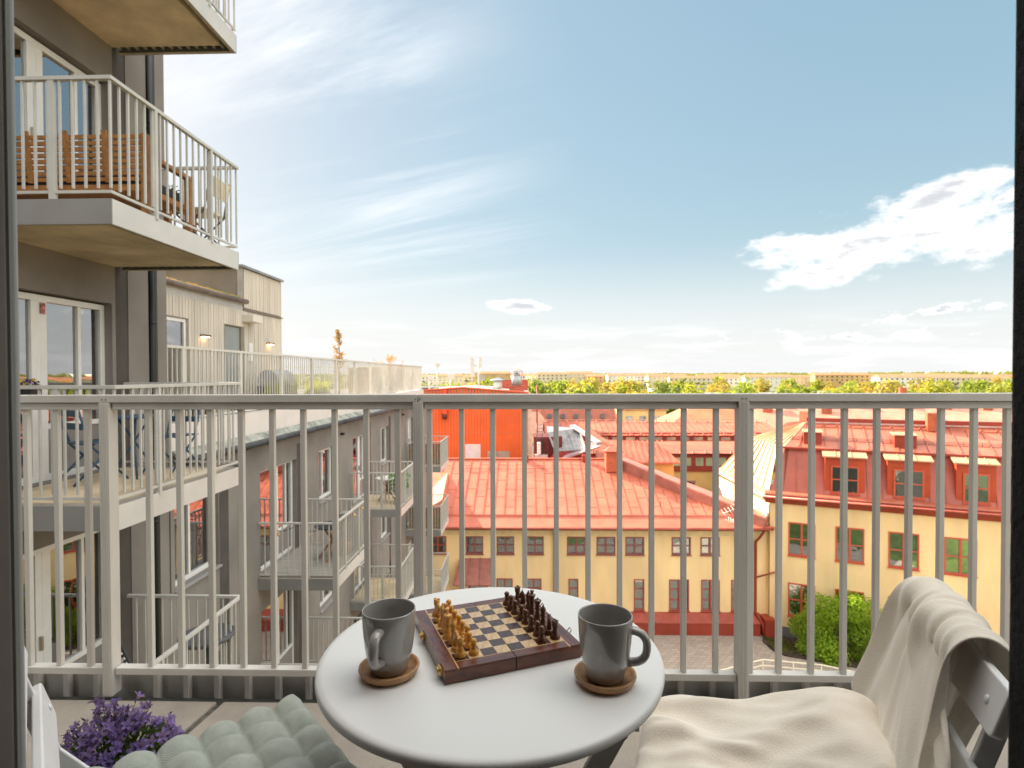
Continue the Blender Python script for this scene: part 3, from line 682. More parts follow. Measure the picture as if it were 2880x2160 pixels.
# windows
gf = glass('green_reflecting_pane',(.75,.85,.78),.75,.6)
for i,(a,b) in enumerate(up):
    add_window(yb,(a,YF,-9.20),(1,0,0),(0,-1,0),b-a,1.03,mat('muted_red_frame',(.30,.10,.085),.55,.06),2,2,blind=(0,0,.55,.5,.0,0,.0,.4)[i],curtain=[room_a,room_a,room_b,room_a,room_b,room_b,room_b,room_c][i])
for i,(a,b) in enumerate(low):
    add_window(yb,(a,YF,-12.42),(1,0,0),(0,-1,0),b-a,1.80,redframe,1 if b-a<.75 else 2,2,split=[.62,1.22],curtain=room_c,t=.06)
add_window(yb,(-3.4,YF,-12.42),(1,0,0),(0,-1,0),1.1,1.6,redframe,1,1,curtain=room_c)
for a in (-9.5,-7.5,-5.7): add_window(yb,(a,YF,-9.20),(1,0,0),(0,-1,0),1.0,1.03,redframe,2,2)
aw = thing('entrance_canopy', (-3,YF,-11), 'small red sheet metal canopy over the door of the yellow building', 'canopy')
MB().prism([(-3.85,YF-.003,-9.45),(-2.1,YF-.003,-9.45),(-1.9,YF-1.1,-10.62),(-4.15,YF-1.1,-10.62)],(0,0,-.05)).build('roof', mat('canopy_red_metal',(.36,.12,.09),.5,.1), aw)
for t_ in (0,.33,.66,1): MB().bar(Vector((-3.85,YF-.003,-9.43)).lerp(Vector((-2.1,YF-.003,-9.43)),t_),Vector((-4.15,YF-1.1,-10.6)).lerp(Vector((-1.9,YF-1.1,-10.6)),t_),.04,.07).build('seam', mat('canopy_red_metal',(.36,.12,.09),.5,.1), aw)
MB().tube([(-2.1,YF-.05,-11.0),(-2.25,YF-.7,-10.75),(-2.3,YF-1.0,-10.7)],.04,6).tube([(-3.95,YF-.05,-11.0),(-4.0,YF-1.0,-10.7)],.04,6).build('bracket', redpaint, aw)
MB().lathe([(.02,.18),(.06,.14),(.10,.0),(.10,-.02)],10,(-2.0,YF-.55,-11.05)).build('lamp', black_pipe, aw)

# ------------------------------------------------------------------ orange clad building behind the ridge
ob = thing('orange_building', (-3.5,42,-12), 'tall windowless block clad in ribbed orange red sheet metal', 'building')
OY = 39.8
MB().box(-7.2,OY,-13,.06,47,-.35).build('wall_core', orange_m, ob)
m_ = MB(); x = -7.2
tops = lambda x: (.13+(x+7.2)/2.7*.17) if x < -4.5 else (.30-(x+4.5)/4.56*.36)
x = -7.2
while x < .03:
    t_ = tops(x)-.08; hole = (-4.40 < x < -3.24) or (-2.9 < x < -1.15)
    zb_ = -4.9 if not hole else (-3.62 if x < -3 else -4.10)
    m_.box(x,OY-.06,zb_,x+.105,OY-.001,t_); x += .21
tag(m_.build('cladding_rib', orange_m, ob), kind='stuff')
MB().box(-7.2,OY-.075,-2.92,.06,OY-.0605,-2.87).build('cladding_joint', mat('pale_orange_trim',(.62,.17,.07),.5,.05), ob)
MB().prism([(-7.25,OY-.1,.09),(-4.5,OY-.1,.27),(.12,OY-.1,-.10),(.12,OY-.1,-.02),(-4.5,OY-.1,.35),(-7.25,OY-.1,.17)],(0,.14,0)).build('verge_trim', mat('orange_red_trim',(.72,.12,.03),.45,.05), ob)
MB().prism([(-7.25,OY+.05,.13),(-4.5,OY+.05,.31),(.12,OY+.05,-.06),(.12,OY+.05,-.5),(-7.25,OY+.05,-.5)],(0,9.5,0)).build('roof', mat('grey_felt_roof',(.36,.345,.32),.9,.15,.6,.2,6), ob)
MB().box(.065,OY-.06,-4.9,.35,OY+7,-.3).build('pale_end_wall', mat('pale_pink_render',(.62,.47,.38),.8,.1), ob)
MB().box(-4.36,OY-.05,-4.78,-3.28,OY-.002,-3.70).build('white_hatch', mat('white_hatch_paint',(.62,.62,.63),.5,.05,2), ob)
MB().box(-2.82,OY-.04,-4.85,-2.05,OY-.002,-4.18).build('louvre', mat('grey_tan_panel',(.34,.29,.24),.6,.1), ob)
MB().box(-2.03,OY-.04,-4.85,-1.23,OY-.002,-4.18).build('louvre', mat('grey_tan_panel',(.34,.29,.24),.6,.1), ob)
dk = MB().box(-5.95,OY-.45,-1.55,-5.6,OY-.08,.15).build('duct', mat('duct_orange',(.62,.08,.03),.4,.1), ob)
MB().tube([(-5.77,OY-.26,-1.9),(-5.77,OY-.26,-1.5)],.17,12).build('duct_mouth', mat('duct_brown',(.1,.03,.02),.5,.1), dk)
MB().tube([(-7.1,OY-.2,-.95),(-5.95,OY-.2,-.95)],.04,6).build('pipe', mat('pale_pink_pipe',(.6,.42,.35),.5,.1), ob)
# fans and masts on that roof
steel = mat('galvanised_steel',(.40,.42,.43),.45,.12,3,metal=.35); wht = mat('white_painted_metal',(.72,.70,.66),.5,.06)
def tng(name, loc, lab, cat): return thing(name, loc, lab, cat)
v1 = tng('roof_ventilator',(-2.2,43,.2),'white squat ventilator with flat conical hat on the orange block roof','ventilator')
MB().lathe([(.34,-.0),(.34,.62)],20,(-2.2,42.6,.15)).build('body', wht, v1); MB().lathe([(.58,.62),(.55,.66),(.08,.86)],20,(-2.2,42.6,.15)).build('hat', steel, v1)
v2 = tng('large_ventilator',(-.75,42.5,0),'tall round grey ventilator with open collar and cone hat on red base','ventilator')
MB().box(-1.3,41.9,-.2,-.2,42.8,.33).build('base', mat('base_red',(.50,.09,.05),.5,.1), v2)
MB().box(-1.34,41.85,.33,-.16,42.85,.38).build('base_lid', redroof2, v2)
MB().lathe([(.36,0),(.42,.72)],24,(-.75,42.35,.38)).build('body', steel, v2)
for k in range(6): MB().tube([(-.75+.40*cos(k*1.05),42.35+.40*sin(k*1.05),1.08),(-.75+.40*cos(k*1.05),42.35+.40*sin(k*1.05),1.42)],.02,5).build('strut', steel, v2)
MB().lathe([(.47,1.42),(.47,1.47),(.12,1.68),(.02,1.76)],24,(-.75,42.35,0)).build('hat', mat('warm_steel_hat',(.5,.46,.42),.5,.1,metal=.2), v2)
MB().lathe([(.05,1.38),(.3,1.15),(.05,1.12)],16,(-.75,42.35,0)).build('inner_cone', steel, v2)
rb = tng('red_roof_box',(-1,45.5,0),'low red plant box behind the ventilators on the orange block','plant box')
MB().box(-2.1,45.2,-.1,.1,46.2,.75).build('box', mat('base_red',(.50,.09,.05),.5,.1), rb, bevel=.01)
MB().box(-2.15,45.15,.75,.15,46.25,.79).build('lid', redroof2, rb)
ms = tng('antenna_mast',(-4,44,.2),'white mast carrying two tall mobile antenna panels above the orange block','mast')
MB().tube([(-3.75,44,.1),(-3.75,44,2.4)],.07,8).build('pole', wht, ms)
MB().box(-4.35,43.85,1.05,-4.1,44.1,2.55).build('panel', mat('cream_panel',(.6,.56,.5),.5,.05), ms); MB().box(-3.72,43.8,1.8,-3.5,44.0,2.55).build('panel', mat('cream_panel',(.6,.56,.5),.5,.05), ms)
MB().bar((-4.2,43.98,1.9),(-3.6,43.98,1.9),.05,.05).bar((-4.2,43.98,1.35),(-3.75,43.98,1.35),.05,.05).box(-3.6,43.8,.75,-3.3,44,1.2).build('bracket', steel, ms)
m3 = tng('small_mast',(-6.9,43,0),'thin weather mast left of the antenna mast on the orange block roof','mast')
MB().tube([(-6.85,43,-.2),(-6.85,43,1.95)],.06,8).box(-6.95,42.9,1.85,-6.6,43.05,2.05).build('pole', mat('cream_panel',(.6,.56,.5),.5,.05), m3)
fr_ = tng('floodlight_frame',(-6.4,40.5,.2),'pale steel frame with two boxy lamps on the edge of the orange block','frame')
m_ = MB(); A_=[(-6.95,40.1),(-5.45,40.1)]
for x,y in A_: m_.tube([(x,y,-.1),(x,y,.85)],.05,6)
m_.bar((-7.05,40.1,.72),(-5.3,40.1,.72),.07,.07).bar((-6.95,40.1,.15),(-6.6,40.1,.7),.05,.05).bar((-5.45,40.1,.15),(-5.8,40.1,.7),.05,.05).bar((-6.95,40.1,.05),(-5.45,40.1,.05),.05,.05)
m_.build('frame', wht, fr_); MB().box(-7.05,40.0,.85,-6.65,40.3,1.15).build('lamp_box', wht, fr_, bevel=.01); MB().box(-5.6,40.0,.95,-5.2,40.3,1.25).build('lamp_box', wht, fr_, bevel=.01)
lw = tng('brown_low_wing',(-9,50,-5),'brown flat roofed wing behind the terrace corner','building')
MB().box(-14,48,-13,-3.2,55,-.0).build('wall', mat('brown_wing_wall',(.20,.15,.12),.85,.1), lw); MB().box(-14.1,47.9,.0,-3.1,55.1,.12).build('roof_edge', mat('dark_edge',(.12,.12,.12),.6,.1), lw)
dp = tng('red_pipe_stack',(.9,40.3,-3),'thin dark red pipe rising beside the orange block','pipe'); MB().tube([(.72,39.9,-4.5),(.72,39.9,.45)],.05,8).build('stack', redpaint, dp)

# the orange block and what stands on it belong 12 m behind the red roof's ridge, at full size
for o_, p_ in ((ob,(-4.55,54.6,-15.95)),(v1,(-2.86,55.9,-.09)),(v2,(-.975,55.25,-.35)),(rb,(-1.3,59.15,-.35)),(ms,(-5.2,57.2,-.09)),(m3,(-8.97,55.9,-.35)),(fr_,(-8.32,52.65,-.09)),(lw,(-11.7,65.0,-6.85)),(dp,(1.17,52.39,-4.25))):
    o_.location = p_; o_.scale = (1.3,1.3,1.3)

# ------------------------------------------------------------------ rooftop plant right of the orange block
rp = thing('grey_plant_roof', (4,44,-6), 'tilted grey ribbed metal roof of a red plant room behind the ridge', 'plant room')
MB().box(.5,41.6,-7,2.6,44.5,-3.4).build('red_wall', mat('dark_red_wall',(.13,.015,.015),.7,.2), rp)
MB().prism([(1.5,41.6,-3.05),(2.0,41.2,-4.35),(4.3,40.9,-4.2),(4.1,44.5,-3.0),(1.6,45.5,-2.95)],(0,0,-.08)).build('roof', mat('grey_roof_sheet',(.30,.29,.30),.5,.15,2), rp)
m_ = MB()
for i in range(9):
    t_ = i/8; m_.bar(Vector((1.6,45.4,-2.93)).lerp(Vector((4.1,44.4,-2.98)),t_),Vector((2.05,41.25,-4.33)).lerp(Vector((4.25,40.95,-4.18)),t_),.05,.05)
m_.build('roof_rib', mat('grey_roof_sheet',(.30,.29,.30),.5,.15,2), rp)
MB().prism([(2.0,41.25,-4.45),(4.4,40.95,-4.35),(5.6,40.9,-5.5),(1.3,41.2,-5.5)],(0,.2,0)).build('gable', mat('dark_red_wall2',(.32,.03,.03),.6,.15), rp)
MB().prism([(2.2,40.2,-4.9),(5.2,40.3,-3.9),(5.8,42.5,-3.7),(4.2,42.8,-4.0)],(0,0,-.1)).build('side_roof', mat('pinkish_grey_sheet',(.36,.24,.25),.5,.15,2), rp)
MB().bar((3.6,44.6,-2.8),(5.2,41.0,-3.75),.5,.12).build('flashing', mat('pale_flashing',(.45,.45,.47),.4,.1,metal=.3), rp)
MB().bar((4.3,44.8,-2.8),(6.1,40.6,-4.0),.35,.2).build('fire_wall', redroof2, rp)
ac = tng('air_conditioner',(1,41,-4.4),'white outdoor cooling unit beside the orange block','air conditioner')
MB().box(.75,41.0,-4.6,1.0,41.5,-3.75).build('case', wht, ac, bevel=.02); MB().box(1.002,41.02,-4.5,1.2,41.48,-3.85).build('grille', black_pipe, ac)
MB().box(.55,40.9,-4.85,1.5,41.4,-4.62).build('stand', steel, ac)
ld = tng('roof_ladder',(1,42,-3.5),'thin steel ladder standing by the cooling unit','ladder')
m_ = MB().tube([(.72,41.6,-4.2),(.72,41.6,-2.4)],.025,5).tube([(1.15,41.6,-4.2),(1.15,41.6,-2.4)],.025,5)
for i in range(7): m_.tube([(.72,41.6,-4+i*.25),(1.15,41.6,-4+i*.25)],.018,5)
m_.build('rails', mat('dark_steel',(.1,.1,.11),.5,.1), ld)
# small annex with tiled roof and a yellow wall behind the hip
ax_ = thing('roof_annex', (8.5,42,-8), 'small annex with dark red ribbed roof peeking over the hip ridge', 'building')
MB().box(6.0,42.2,-10,10.9,45,-5.35).build('wall', yellow2, ax_)
MB().prism([(5.0,41.8,-5.3),(11.3,41.8,-5.3),(10.2,44.5,-4.1),(5.5,44.5,-3.9)],(0,0,-.1)).build('roof', redroof, ax_)
m_ = MB()
for i in range(14): m_.bar((5.1+i*.45,41.8,-5.25),(5.6+i*.38,44.5,-3.95),.05,.06)
m_.build('roof_rib', redroof, ax_)

# ------------------------------------------------------------------ long red industrial hall with clerestory windows
hall = thing('industrial_hall', (11,50,GZ), 'long red roofed hall with two rows of small clerestory windows', 'building')
MB().box(1.7,46,GZ-.1,22,60,-6.6).build('wall', yellow2, hall)
MB().box(1.7,45.9,-6.65,22,46.5,-5.15).build('clerestory_wall', redpaint, hall)
MB().add([(1.7,45.5,-5.15),(22,45.5,-5.15),(22,48.5,-4.75),(1.7,48.5,-4.75)],[(0,1,2,3)]).build('lower_roof', redroof2, hall)
MB().add([(1.7,48.5,-5.0),(22,48.5,-5.0),(22,53.9,-5.05),(1.7,53.9,-5.05)],[(0,1,2,3)]).build('middle_roof', redroof, hall)
MB().box(1.7,53.9,-5.4,22,57,-4.3).build('upper_wall', redpaint, hall)
MB().add([(1.7,53.4,-4.55),(24,53.4,-4.55),(24,57.6,-3.60),(1.7,57.6,-3.60)],[(0,1,2,3)]).add([(1.7,57.6,-3.60),(24,57.6,-3.6),(24,62,-5),(1.7,62,-5)],[(0,1,2,3)]).build('upper_roof', redroof, hall)
m_ = MB(); x = 1.75
while x < 24: m_.bar((x,53.4,-4.52),(x,57.6,-3.57),.05,.07); x += .55
m_.build('roof_rib', redroof, hall)
m_ = MB()
for k in range(1,24): m_.box(1+k,57.4,-3.62,1.12+k,57.55,-3.42).box(1+k*.97,53.5,-4.5,1.1+k*.97,53.6,-4.3).box(1.3+k,45.6,-5.13,1.42+k,45.75,-4.93)
m_.bar((1.7,57.5,-3.38),(23,57.5,-3.38),.05,.05).bar((1.7,53.55,-4.28),(23,53.55,-4.28),.05,.05).bar((1.7,45.65,-4.92),(22,45.65,-4.92),.05,.05).build('snow_guard', mat('pinkish_rail',(.62,.33,.26),.5,.1), hall)
wd = MB().box(0,0,0,.62,.05,.66).mesh('hall_window_mesh'); wd.materials.append(mat('pale_yellow_pane',(.50,.48,.30),.15,.35,.6,spec=.8,col2=(.26,.30,.20)))
wd2 = MB().box(0,0,0,.85,.05,.42).mesh('upper_window_mesh'); wd2.materials.append(mat('cream_pane',(.72,.62,.38),.2,.4,.5,spec=.8,col2=(.25,.26,.22)))
o_ = org(hall)
x = 1.0; k = 0
while x < 21:
    obj('window', wd, hall, 0, 2, (x-o_.x, 45.87-o_.y, -6.2-o_.z)); x += .98 if k%2 else .82; k += 1
x = 3
while x < 20: obj('upper_window', wd2, hall, 0, 2, (x-o_.x, 53.86-o_.y, -5.16-o_.z)); x += 1.28
add_window(hall,(12.1,46,-8.9),(1,0,0),(0,-1,0),1.5,1.5,mat('pink_frame',(.5,.25,.2),.5,.1),2,2,depth=-.002,proud=.06)
add_window(hall,(9.0,46,-8.9),(1,0,0),(0,-1,0),1.5,1.5,mat('pink_frame',(.5,.25,.2),.5,.1),2,2,depth=-.002,proud=.06)
pipe([(10.9,45.85,-6.2),(11.2,45.8,-6.8),(11.2,45.9,-9.5)], .07, hall)

# ------------------------------------------------------------------ right hand yellow building with mansard roof
RB = thing('mansard_building', (16,34,GZ), 'tall yellow building on the right with red mansard roof and dormers', 'building')
C0 = Vector((13.75,32.3,0)); A0 = Vector((.918,-.396,0)).normalized(); I0 = Vector((.396,.918,0)).normalized()
def Q(s, i, z): return C0+A0*s+I0*i+Vector((0,0,z))
LEN = 26
# body
SW = (.95,3.25,5.67,8.05,10.4,12.8,15.2,17.6)
rops = [(q,q+1.34,-8.95,-7.09) for q in SW]+[(q,q+1.34,-12.35,-10.49) for q in SW]
wall_with_openings(RB,Q(0,0,0),A0,I0,LEN,GZ-.1,-6.1,rops,yellow)
MB().prism([Q(.12,.302,GZ-.1),Q(LEN,.302,GZ-.1),Q(LEN,9,GZ-.1),(13.9,41,GZ-.1)],(0,0,-6.1-GZ)).build('core', room_a, RB)
MB().prism([(13.72,32.36,GZ-.1),(13.88,32.6,GZ-.1),(14.0,41,GZ-.1),(13.84,41,GZ-.1)],(0,0,-6.1-GZ)).build('end_wall', yellow, RB)
gm_ = mat('grey_stone_base',(.22,.21,.2),.9,.15,1); MB().prism([Q(0,-.06,GZ),Q(LEN,-.06,GZ),Q(LEN,-.002,GZ),Q(0,-.002,GZ)],(0,0,.6)).build('stone_base', gm_, RB)
# cornice: two stepped red mouldings
MB().prism([Q(-.25,-.42,-5.75),Q(-.25,-.42,-5.55),Q(-.25,.1,-5.45),Q(-.25,.1,-6.1),Q(-.25,-.12,-6.08)],A0*LEN).build('cornice', redpaint, RB)
MB().tube([Q(-.3,-.46,-5.68),Q(LEN,-.46,-5.68)],.07,8).build('gutter', mat('red_gutter',(.40,.09,.06),.5,.1), RB)
MB().prism([Q(-.25,.1,-5.46),Q(-.25,-.40,-5.54),Q(-.25,-.36,-5.48),Q(-.25,.1,-5.40)],A0*LEN).build('eave_sheet', redroof2, RB)
# mansard front panels
x = 0; w = .68; i = 0
while x < LEN-.7:
    m_ = MB(); x1 = x+w
    m_.add([Q(x,.02,-5.45),Q(x1,.02,-5.45),Q(max(x1,1.0 if x<.9 else 0),1.0,-3.0),Q(max(x,.8),1.0,-3.0)],[(0,1,2,3)])
    if x > 1.2: m_.bar(Q(x,.0,-5.45),Q(x,.98,-3.0),.03,.06,I0)
    m_.build('mansard_sheet', mansard_m, RB); x = x1
# mansard left end and hip (sunlit look put into a paler sheet colour)
lit = mat('sunlit_sheet_metal',(.58,.30,.17),.5,.08,1.2,.05,5)
e0, e1 = Vector((13.72,32.35,-5.45)), Vector((13.9,40.6,-5.45)); t0, t1 = Vector((14.82,33.75,-3.0)), Vector((14.9,37.9,-3.0))
n = 9
for i in range(n):
    a, b = i/n, (i+1)/n; m_ = MB()
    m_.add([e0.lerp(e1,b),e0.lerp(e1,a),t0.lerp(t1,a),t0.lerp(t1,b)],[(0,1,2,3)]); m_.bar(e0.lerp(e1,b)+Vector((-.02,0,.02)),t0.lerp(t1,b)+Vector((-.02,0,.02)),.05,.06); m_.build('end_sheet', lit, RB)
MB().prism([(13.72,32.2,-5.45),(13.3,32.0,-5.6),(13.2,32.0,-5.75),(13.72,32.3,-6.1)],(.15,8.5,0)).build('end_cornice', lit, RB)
MB().prism([(13.60,32.4,-6.7),(13.60,41,-6.7),(13.60,41,-7.3),(13.60,32.4,-7.4)],(.1,0,0)).build('end_band', mat('white_band',(.78,.72,.6),.8,.05), RB)
rA = Vector((17.0,34.8,-1.72)); n = 10
fA, fB = Q(.8,1.0,-2.98), Vector((14.9,37.9,-2.98))
for i in range(n):
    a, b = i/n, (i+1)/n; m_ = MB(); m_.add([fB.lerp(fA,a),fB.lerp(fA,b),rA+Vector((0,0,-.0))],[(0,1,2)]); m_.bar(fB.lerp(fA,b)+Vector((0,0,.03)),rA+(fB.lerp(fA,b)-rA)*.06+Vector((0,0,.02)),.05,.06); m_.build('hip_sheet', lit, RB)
# upper roof
x = .8
rI = 3.6
sA = (rA-C0).dot(A0)
while x < LEN-.6:
    x1 = x+.68; m_ = MB(); xa, xb = max(x, sA), max(x1, sA)
    m_.add([Q(x,.85,-2.98),Q(x1,.85,-2.98),Q(xb,rI,-1.72),Q(xa,rI,-1.72)],[(0,1,2,3)])
    if x > 1: m_.bar(Q(x,.9,-2.93),Q(max(x,sA),rI,-1.70),.03,.05)
    m_.build('upper_roof_sheet', redroof2, RB); x = x1
MB().add([Q(sA,rI,-1.72),Q(LEN,rI,-1.72),Q(LEN,8,-3.4),(14.9,37.9,-3.0)],[(0,1,2,3)]).build('rear_roof', redroof2, RB)
MB().bar(Q(sA,rI,-1.62),Q(sA+6,rI,-1.62),.30,.30).build('ridge_walkway', redpaint, RB); MB().bar(Q(sA+6.6,rI,-1.60),Q(LEN,rI,-1.60),.30,.30).build('ridge_walkway', redpaint, RB)
MB().bar(Q(sA,rI-.45,-1.72),Q(sA+6,rI-.45,-1.72),.12,.07).bar(Q(sA+6.6,rI-.45,-1.70),Q(LEN,rI-.45,-1.70),.12,.07).build('ridge_rail', mat('pale_pink_rail',(.6,.42,.38),.4,.1,metal=.2), RB)
MB().bar(Q(.3,.75,-3.02),Q(LEN,.75,-3.02),.14,.10).build('mansard_top_gutter', redpaint, RB)
sg = MB()
for i in range(30): sg.bar(Q(1.2+i*.8,1.6,-2.7),Q(1.2+i*.8,1.75,-2.42),.04,.04)
for dz in (0,.08,.16): sg.bar(Q(1.0,1.62+dz*.4,-2.62+dz),Q(LEN,1.62+dz*.4,-2.62+dz),.03,.03)
sg.build('snow_guard', mat('brownish_rail',(.35,.16,.12),.5,.1), RB)
for s_, w_ in ((1.75,.9),(6.1,1.0)):
    MB().prism([Q(s_,1.2,-3.0),Q(s_+w_,1.2,-3.0),Q(s_+w_,2.2,-3.0),Q(s_,2.2,-3.0)],(0,0,.85)).build('roof_box', redpaint, RB)
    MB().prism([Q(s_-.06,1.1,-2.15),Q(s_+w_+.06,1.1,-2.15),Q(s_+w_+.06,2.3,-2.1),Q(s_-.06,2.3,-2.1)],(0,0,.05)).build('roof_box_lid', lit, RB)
MB().prism([Q(7.9,2.9,-2),Q(8.5,2.9,-2),Q(8.5,3.5,-2),Q(7.9,3.5,-2)],(0,0,1.0)).build('chimney', mat('orange_red_chimney',(.50,.12,.05),.6,.1), RB)
dorm_red = mat('dormer_red_paint',(.48,.065,.02),.45,.07,1)
for k, s0 in enumerate((2.74,5.62,8.55,11.5,14.4)):
    wd_ = 1.86 if k < 2 else 1.6
    d_ = MB().prism([Q(s0,.12,-5.42),Q(s0,.12,-3.32),Q(s0,1.2,-3.06),Q(s0,.95,-3.2)],A0*wd_).build('dormer', dorm_red, RB)
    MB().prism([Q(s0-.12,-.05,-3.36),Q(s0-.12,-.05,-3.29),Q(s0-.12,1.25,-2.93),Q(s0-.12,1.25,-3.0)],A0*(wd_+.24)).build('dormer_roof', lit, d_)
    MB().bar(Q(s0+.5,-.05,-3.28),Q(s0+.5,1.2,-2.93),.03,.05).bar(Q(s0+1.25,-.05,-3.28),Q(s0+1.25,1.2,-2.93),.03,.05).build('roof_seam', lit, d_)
    add_window(RB, Q(s0+.27,.115,-5.30), A0, -I0, wd_-.52, 1.5, mat('bright_red_frame',(.55,.10,.05),.45,.05), 2, 2, t=.09, depth=-.002, proud=.05, blind=(0,.3,.12,.4,0)[k], curtain=[room_a,room_c,room_c,room_a,room_a][k])
# facade windows
fr_r = mat('bright_red_frame',(.55,.10,.05),.45,.05)
k = 0
for s_ in (.95,3.25,5.67,8.05,10.4,12.8,15.2,17.6):
    add_window(RB, Q(s_,0,-8.95), A0, -I0, 1.34, 1.86, fr_r, 2, 2, split=[.92], t=.075, blind=(0,.5,.45,.5,0,.3,0,0)[k], curtain=[room_a,room_b,room_c,room_b][k%4], depth=.10)
    add_window(RB, Q(s_,0,-12.35), A0, -I0, 1.34, 1.86, fr_r, 2, 2, split=[.92], t=.075, curtain=[room_c,room_a,room_b][k%3], depth=.10); k += 1
# ------------------------------------------------------------------ trees
def crown_mesh(name, r, h, n, leaf, seed, m, trunk_h, squash=1.0, clumps=9, hollow=.55):
    """leaf cards scattered through lobes of a crown; base at z=0"""
    rg = random.Random(seed); mb = MB(); cl = []
    for i in range(clumps):
        a = rg.random()*2*pi; rr_ = r*sqrt(rg.random())*.62; zz_ = trunk_h+(h-trunk_h)*(.18+.66*rg.random())
        cl.append((rr_*cos(a), rr_*sin(a)*squash, zz_, r*rg.uniform(.32,.55)))
    cl.append((0,0,trunk_h+(h-trunk_h)*.8,r*.42))
    for i in range(n):
        cx, cy, cz, cr = rg.choice(cl)
        while True:
            d = Vector((rg.uniform(-1,1),rg.uniform(-1,1),rg.uniform(-1,1)))
            if hollow < d.length < 1.05: break
        p = Vector((cx,cy,cz))+Vector((d.x*cr,d.y*cr*squash,d.z*cr*.85))
        if p.z < trunk_h*.6: p.z = trunk_h*.6+rg.random()*.2
        nrm = (d+Vector((rg.uniform(-.8,.8),rg.uniform(-.8,.8),rg.uniform(-.3,.9)))).normalized()
        t = nrm.orthogonal().normalized(); t = (t+nrm.cross(t)*rg.uniform(-1,1)).normalized(); b = nrm.cross(t)
        s_ = leaf*rg.uniform(.6,1.35)
        mb.add([p-t*s_-b*s_*.3, p+b*s_*.55, p+t*s_-b*s_*.1, p-b*s_*.6+nrm*s_*.3], [(0,1,2,3)])
    me = mb.mesh(name); me.materials.append(m); return me
def trunk_mesh(name, th, h, r, seed):
    rg = random.Random(seed); mb = MB()
    mb.tube([(0,0,-.5),(rg.uniform(-.1,.1),0,th),(rg.uniform(-.3,.3),rg.uniform(-.3,.3),h*.8)],[r,r*.75,r*.2],6)
    for i in range(4):
        a = rg.random()*6.3; z = th*rg.uniform(.8,1.4); mb.tube([(0,0,z),(cos(a)*h*.16,sin(a)*h*.16,z+h*.2),(cos(a)*h*.25,sin(a)*h*.25,z+h*.38)],[r*.5,r*.35,r*.1],5)
    me = mb.mesh(name); me.materials.append(bark); return me
bark = mat('tree_bark', (.10,.075,.055), .9, .2, 3, .3, 20)
def leafm(name, c):
    m = mat(name, c, .6, .22, .35, spec=.3)
    b = m.node_tree.nodes['Principled BSDF']
    b.inputs['Subsurface Weight'].default_value = 0.0
    # let some light through the leaves
    t = m.node_tree; o = [q for q in t.nodes if q.type == 'OUTPUT_MATERIAL'][0]; tr = t.nodes.new('ShaderNodeBsdfTranslucent'); mx = t.nodes.new('ShaderNodeMixShader')
    tr.inputs[0].default_value = (min(1,c[0]*1.9), min(1,c[1]*1.7), c[2]*.8, 1); mx.inputs[0].default_value = .5
    t.links.new(b.outputs[0], mx.inputs[1]); t.links.new(tr.outputs[0], mx.inputs[2]); t.links.new(mx.outputs[0], o.inputs[0]); return m
LM = [leafm('spring_leaf_lime',(.26,.29,.05)), leafm('spring_leaf_green',(.20,.26,.05)), leafm('olive_leaf',(.30,.27,.085)), leafm('golden_leaf',(.36,.29,.07)), leafm('dark_green_leaf',(.13,.18,.04))]
KN = ['lime green','fresh green','olive brown','golden yellow','dark green']
kinds = []
for i in range(5):
    for j in range(2):
        kinds.append((crown_mesh('crown_mesh_%d%d'%(i,j), 4.6, 10.5, 900, .42, 40+i*3+j, LM[i], 2.2), trunk_mesh('trunk_mesh_%d%d'%(i,j), 2.2, 9, .22, i*7+j), i))
def tree(x, y, zb, s_, kind, label, group, sz=1.0, rz=None):
    cm, tm, i = kinds[kind]
    t = thing('broadleaf_tree', (x,y,zb), label, 'tree', group, rz=random.random()*6.28 if rz is None else rz)
    t.scale = (s_, s_, s_*sz); obj('crown', cm, t); obj('trunk', tm, t); return t
rt = random.Random(21)
def at(px, dist):            # bearing of a direction (tangent) at distance dist
    return px*dist
BX = sorted(q for q in bx if -2 < q < 1.9)
PN = [(-1.532,'left'),(-.389,'middle'),(.764,'right')]
ORD = ['','first','second','third','fourth','fifth','sixth','seventh','eighth','ninth','tenth','eleventh']
def where(tt):
    X_ = tt*2.03
    if X_ > 1.70: return 'above rail by dark wall'
    pn = min(PN, key=lambda q: abs(q[0]-X_)); lo, hi = min(pn[0],X_), max(pn[0],X_)
    n_ = sum(1 for q in BX if lo < q < hi)
    if n_ == 0: return 'above %s post' % pn[1]
    return 'above %s baluster %s of %s post' % (ORD[min(n_,11)], 'right' if X_ > pn[0] else 'left', pn[1])
# belt between 130 m and 520 m; tops stay below the horizon line
cnt = 0
for ring, (d0, d1, n, tmin, tmax) in enumerate(((145,200,46,-.20,1.05),(200,280,56,-.28,1.05),(280,400,62,-.42,1.05),(400,540,60,-.75,1.05))):
    for i in range(n):
        tt = tmin+(tmax-tmin)*(i+rt.random())/n; d = rt.uniform(d0, d1)
        x, y = tt*d, d; z = terrain_h(x, y); s_ = rt.uniform(.62,1.25)
        k = rt.choice([0,0,1,1,1,2,2,3,4,0])*2+rt.randrange(2)
        s_ = (1.168-d*(rt.uniform(.011,.030) if ring < 2 else rt.uniform(.004,.015))-z)/11.0
        size = 'towering' if s_ > 1.62 else 'tall' if s_ > 1.5 else 'mid sized' if s_ > 1.38 else 'short' if s_ > 1.2 else 'small'
        wide = rt.uniform(.85,1.1)
        tree(x, y, z-.5, s_, k, '%s %s %s tree, %s tree row, %s' % (size, 'slim' if wide > .98 else 'spreading', KN[k//2], ('nearest','second','third','farthest')[ring], where(tt)), 'trees in the belt beyond the roofs', wide*1.08 if wide > .98 else wide)
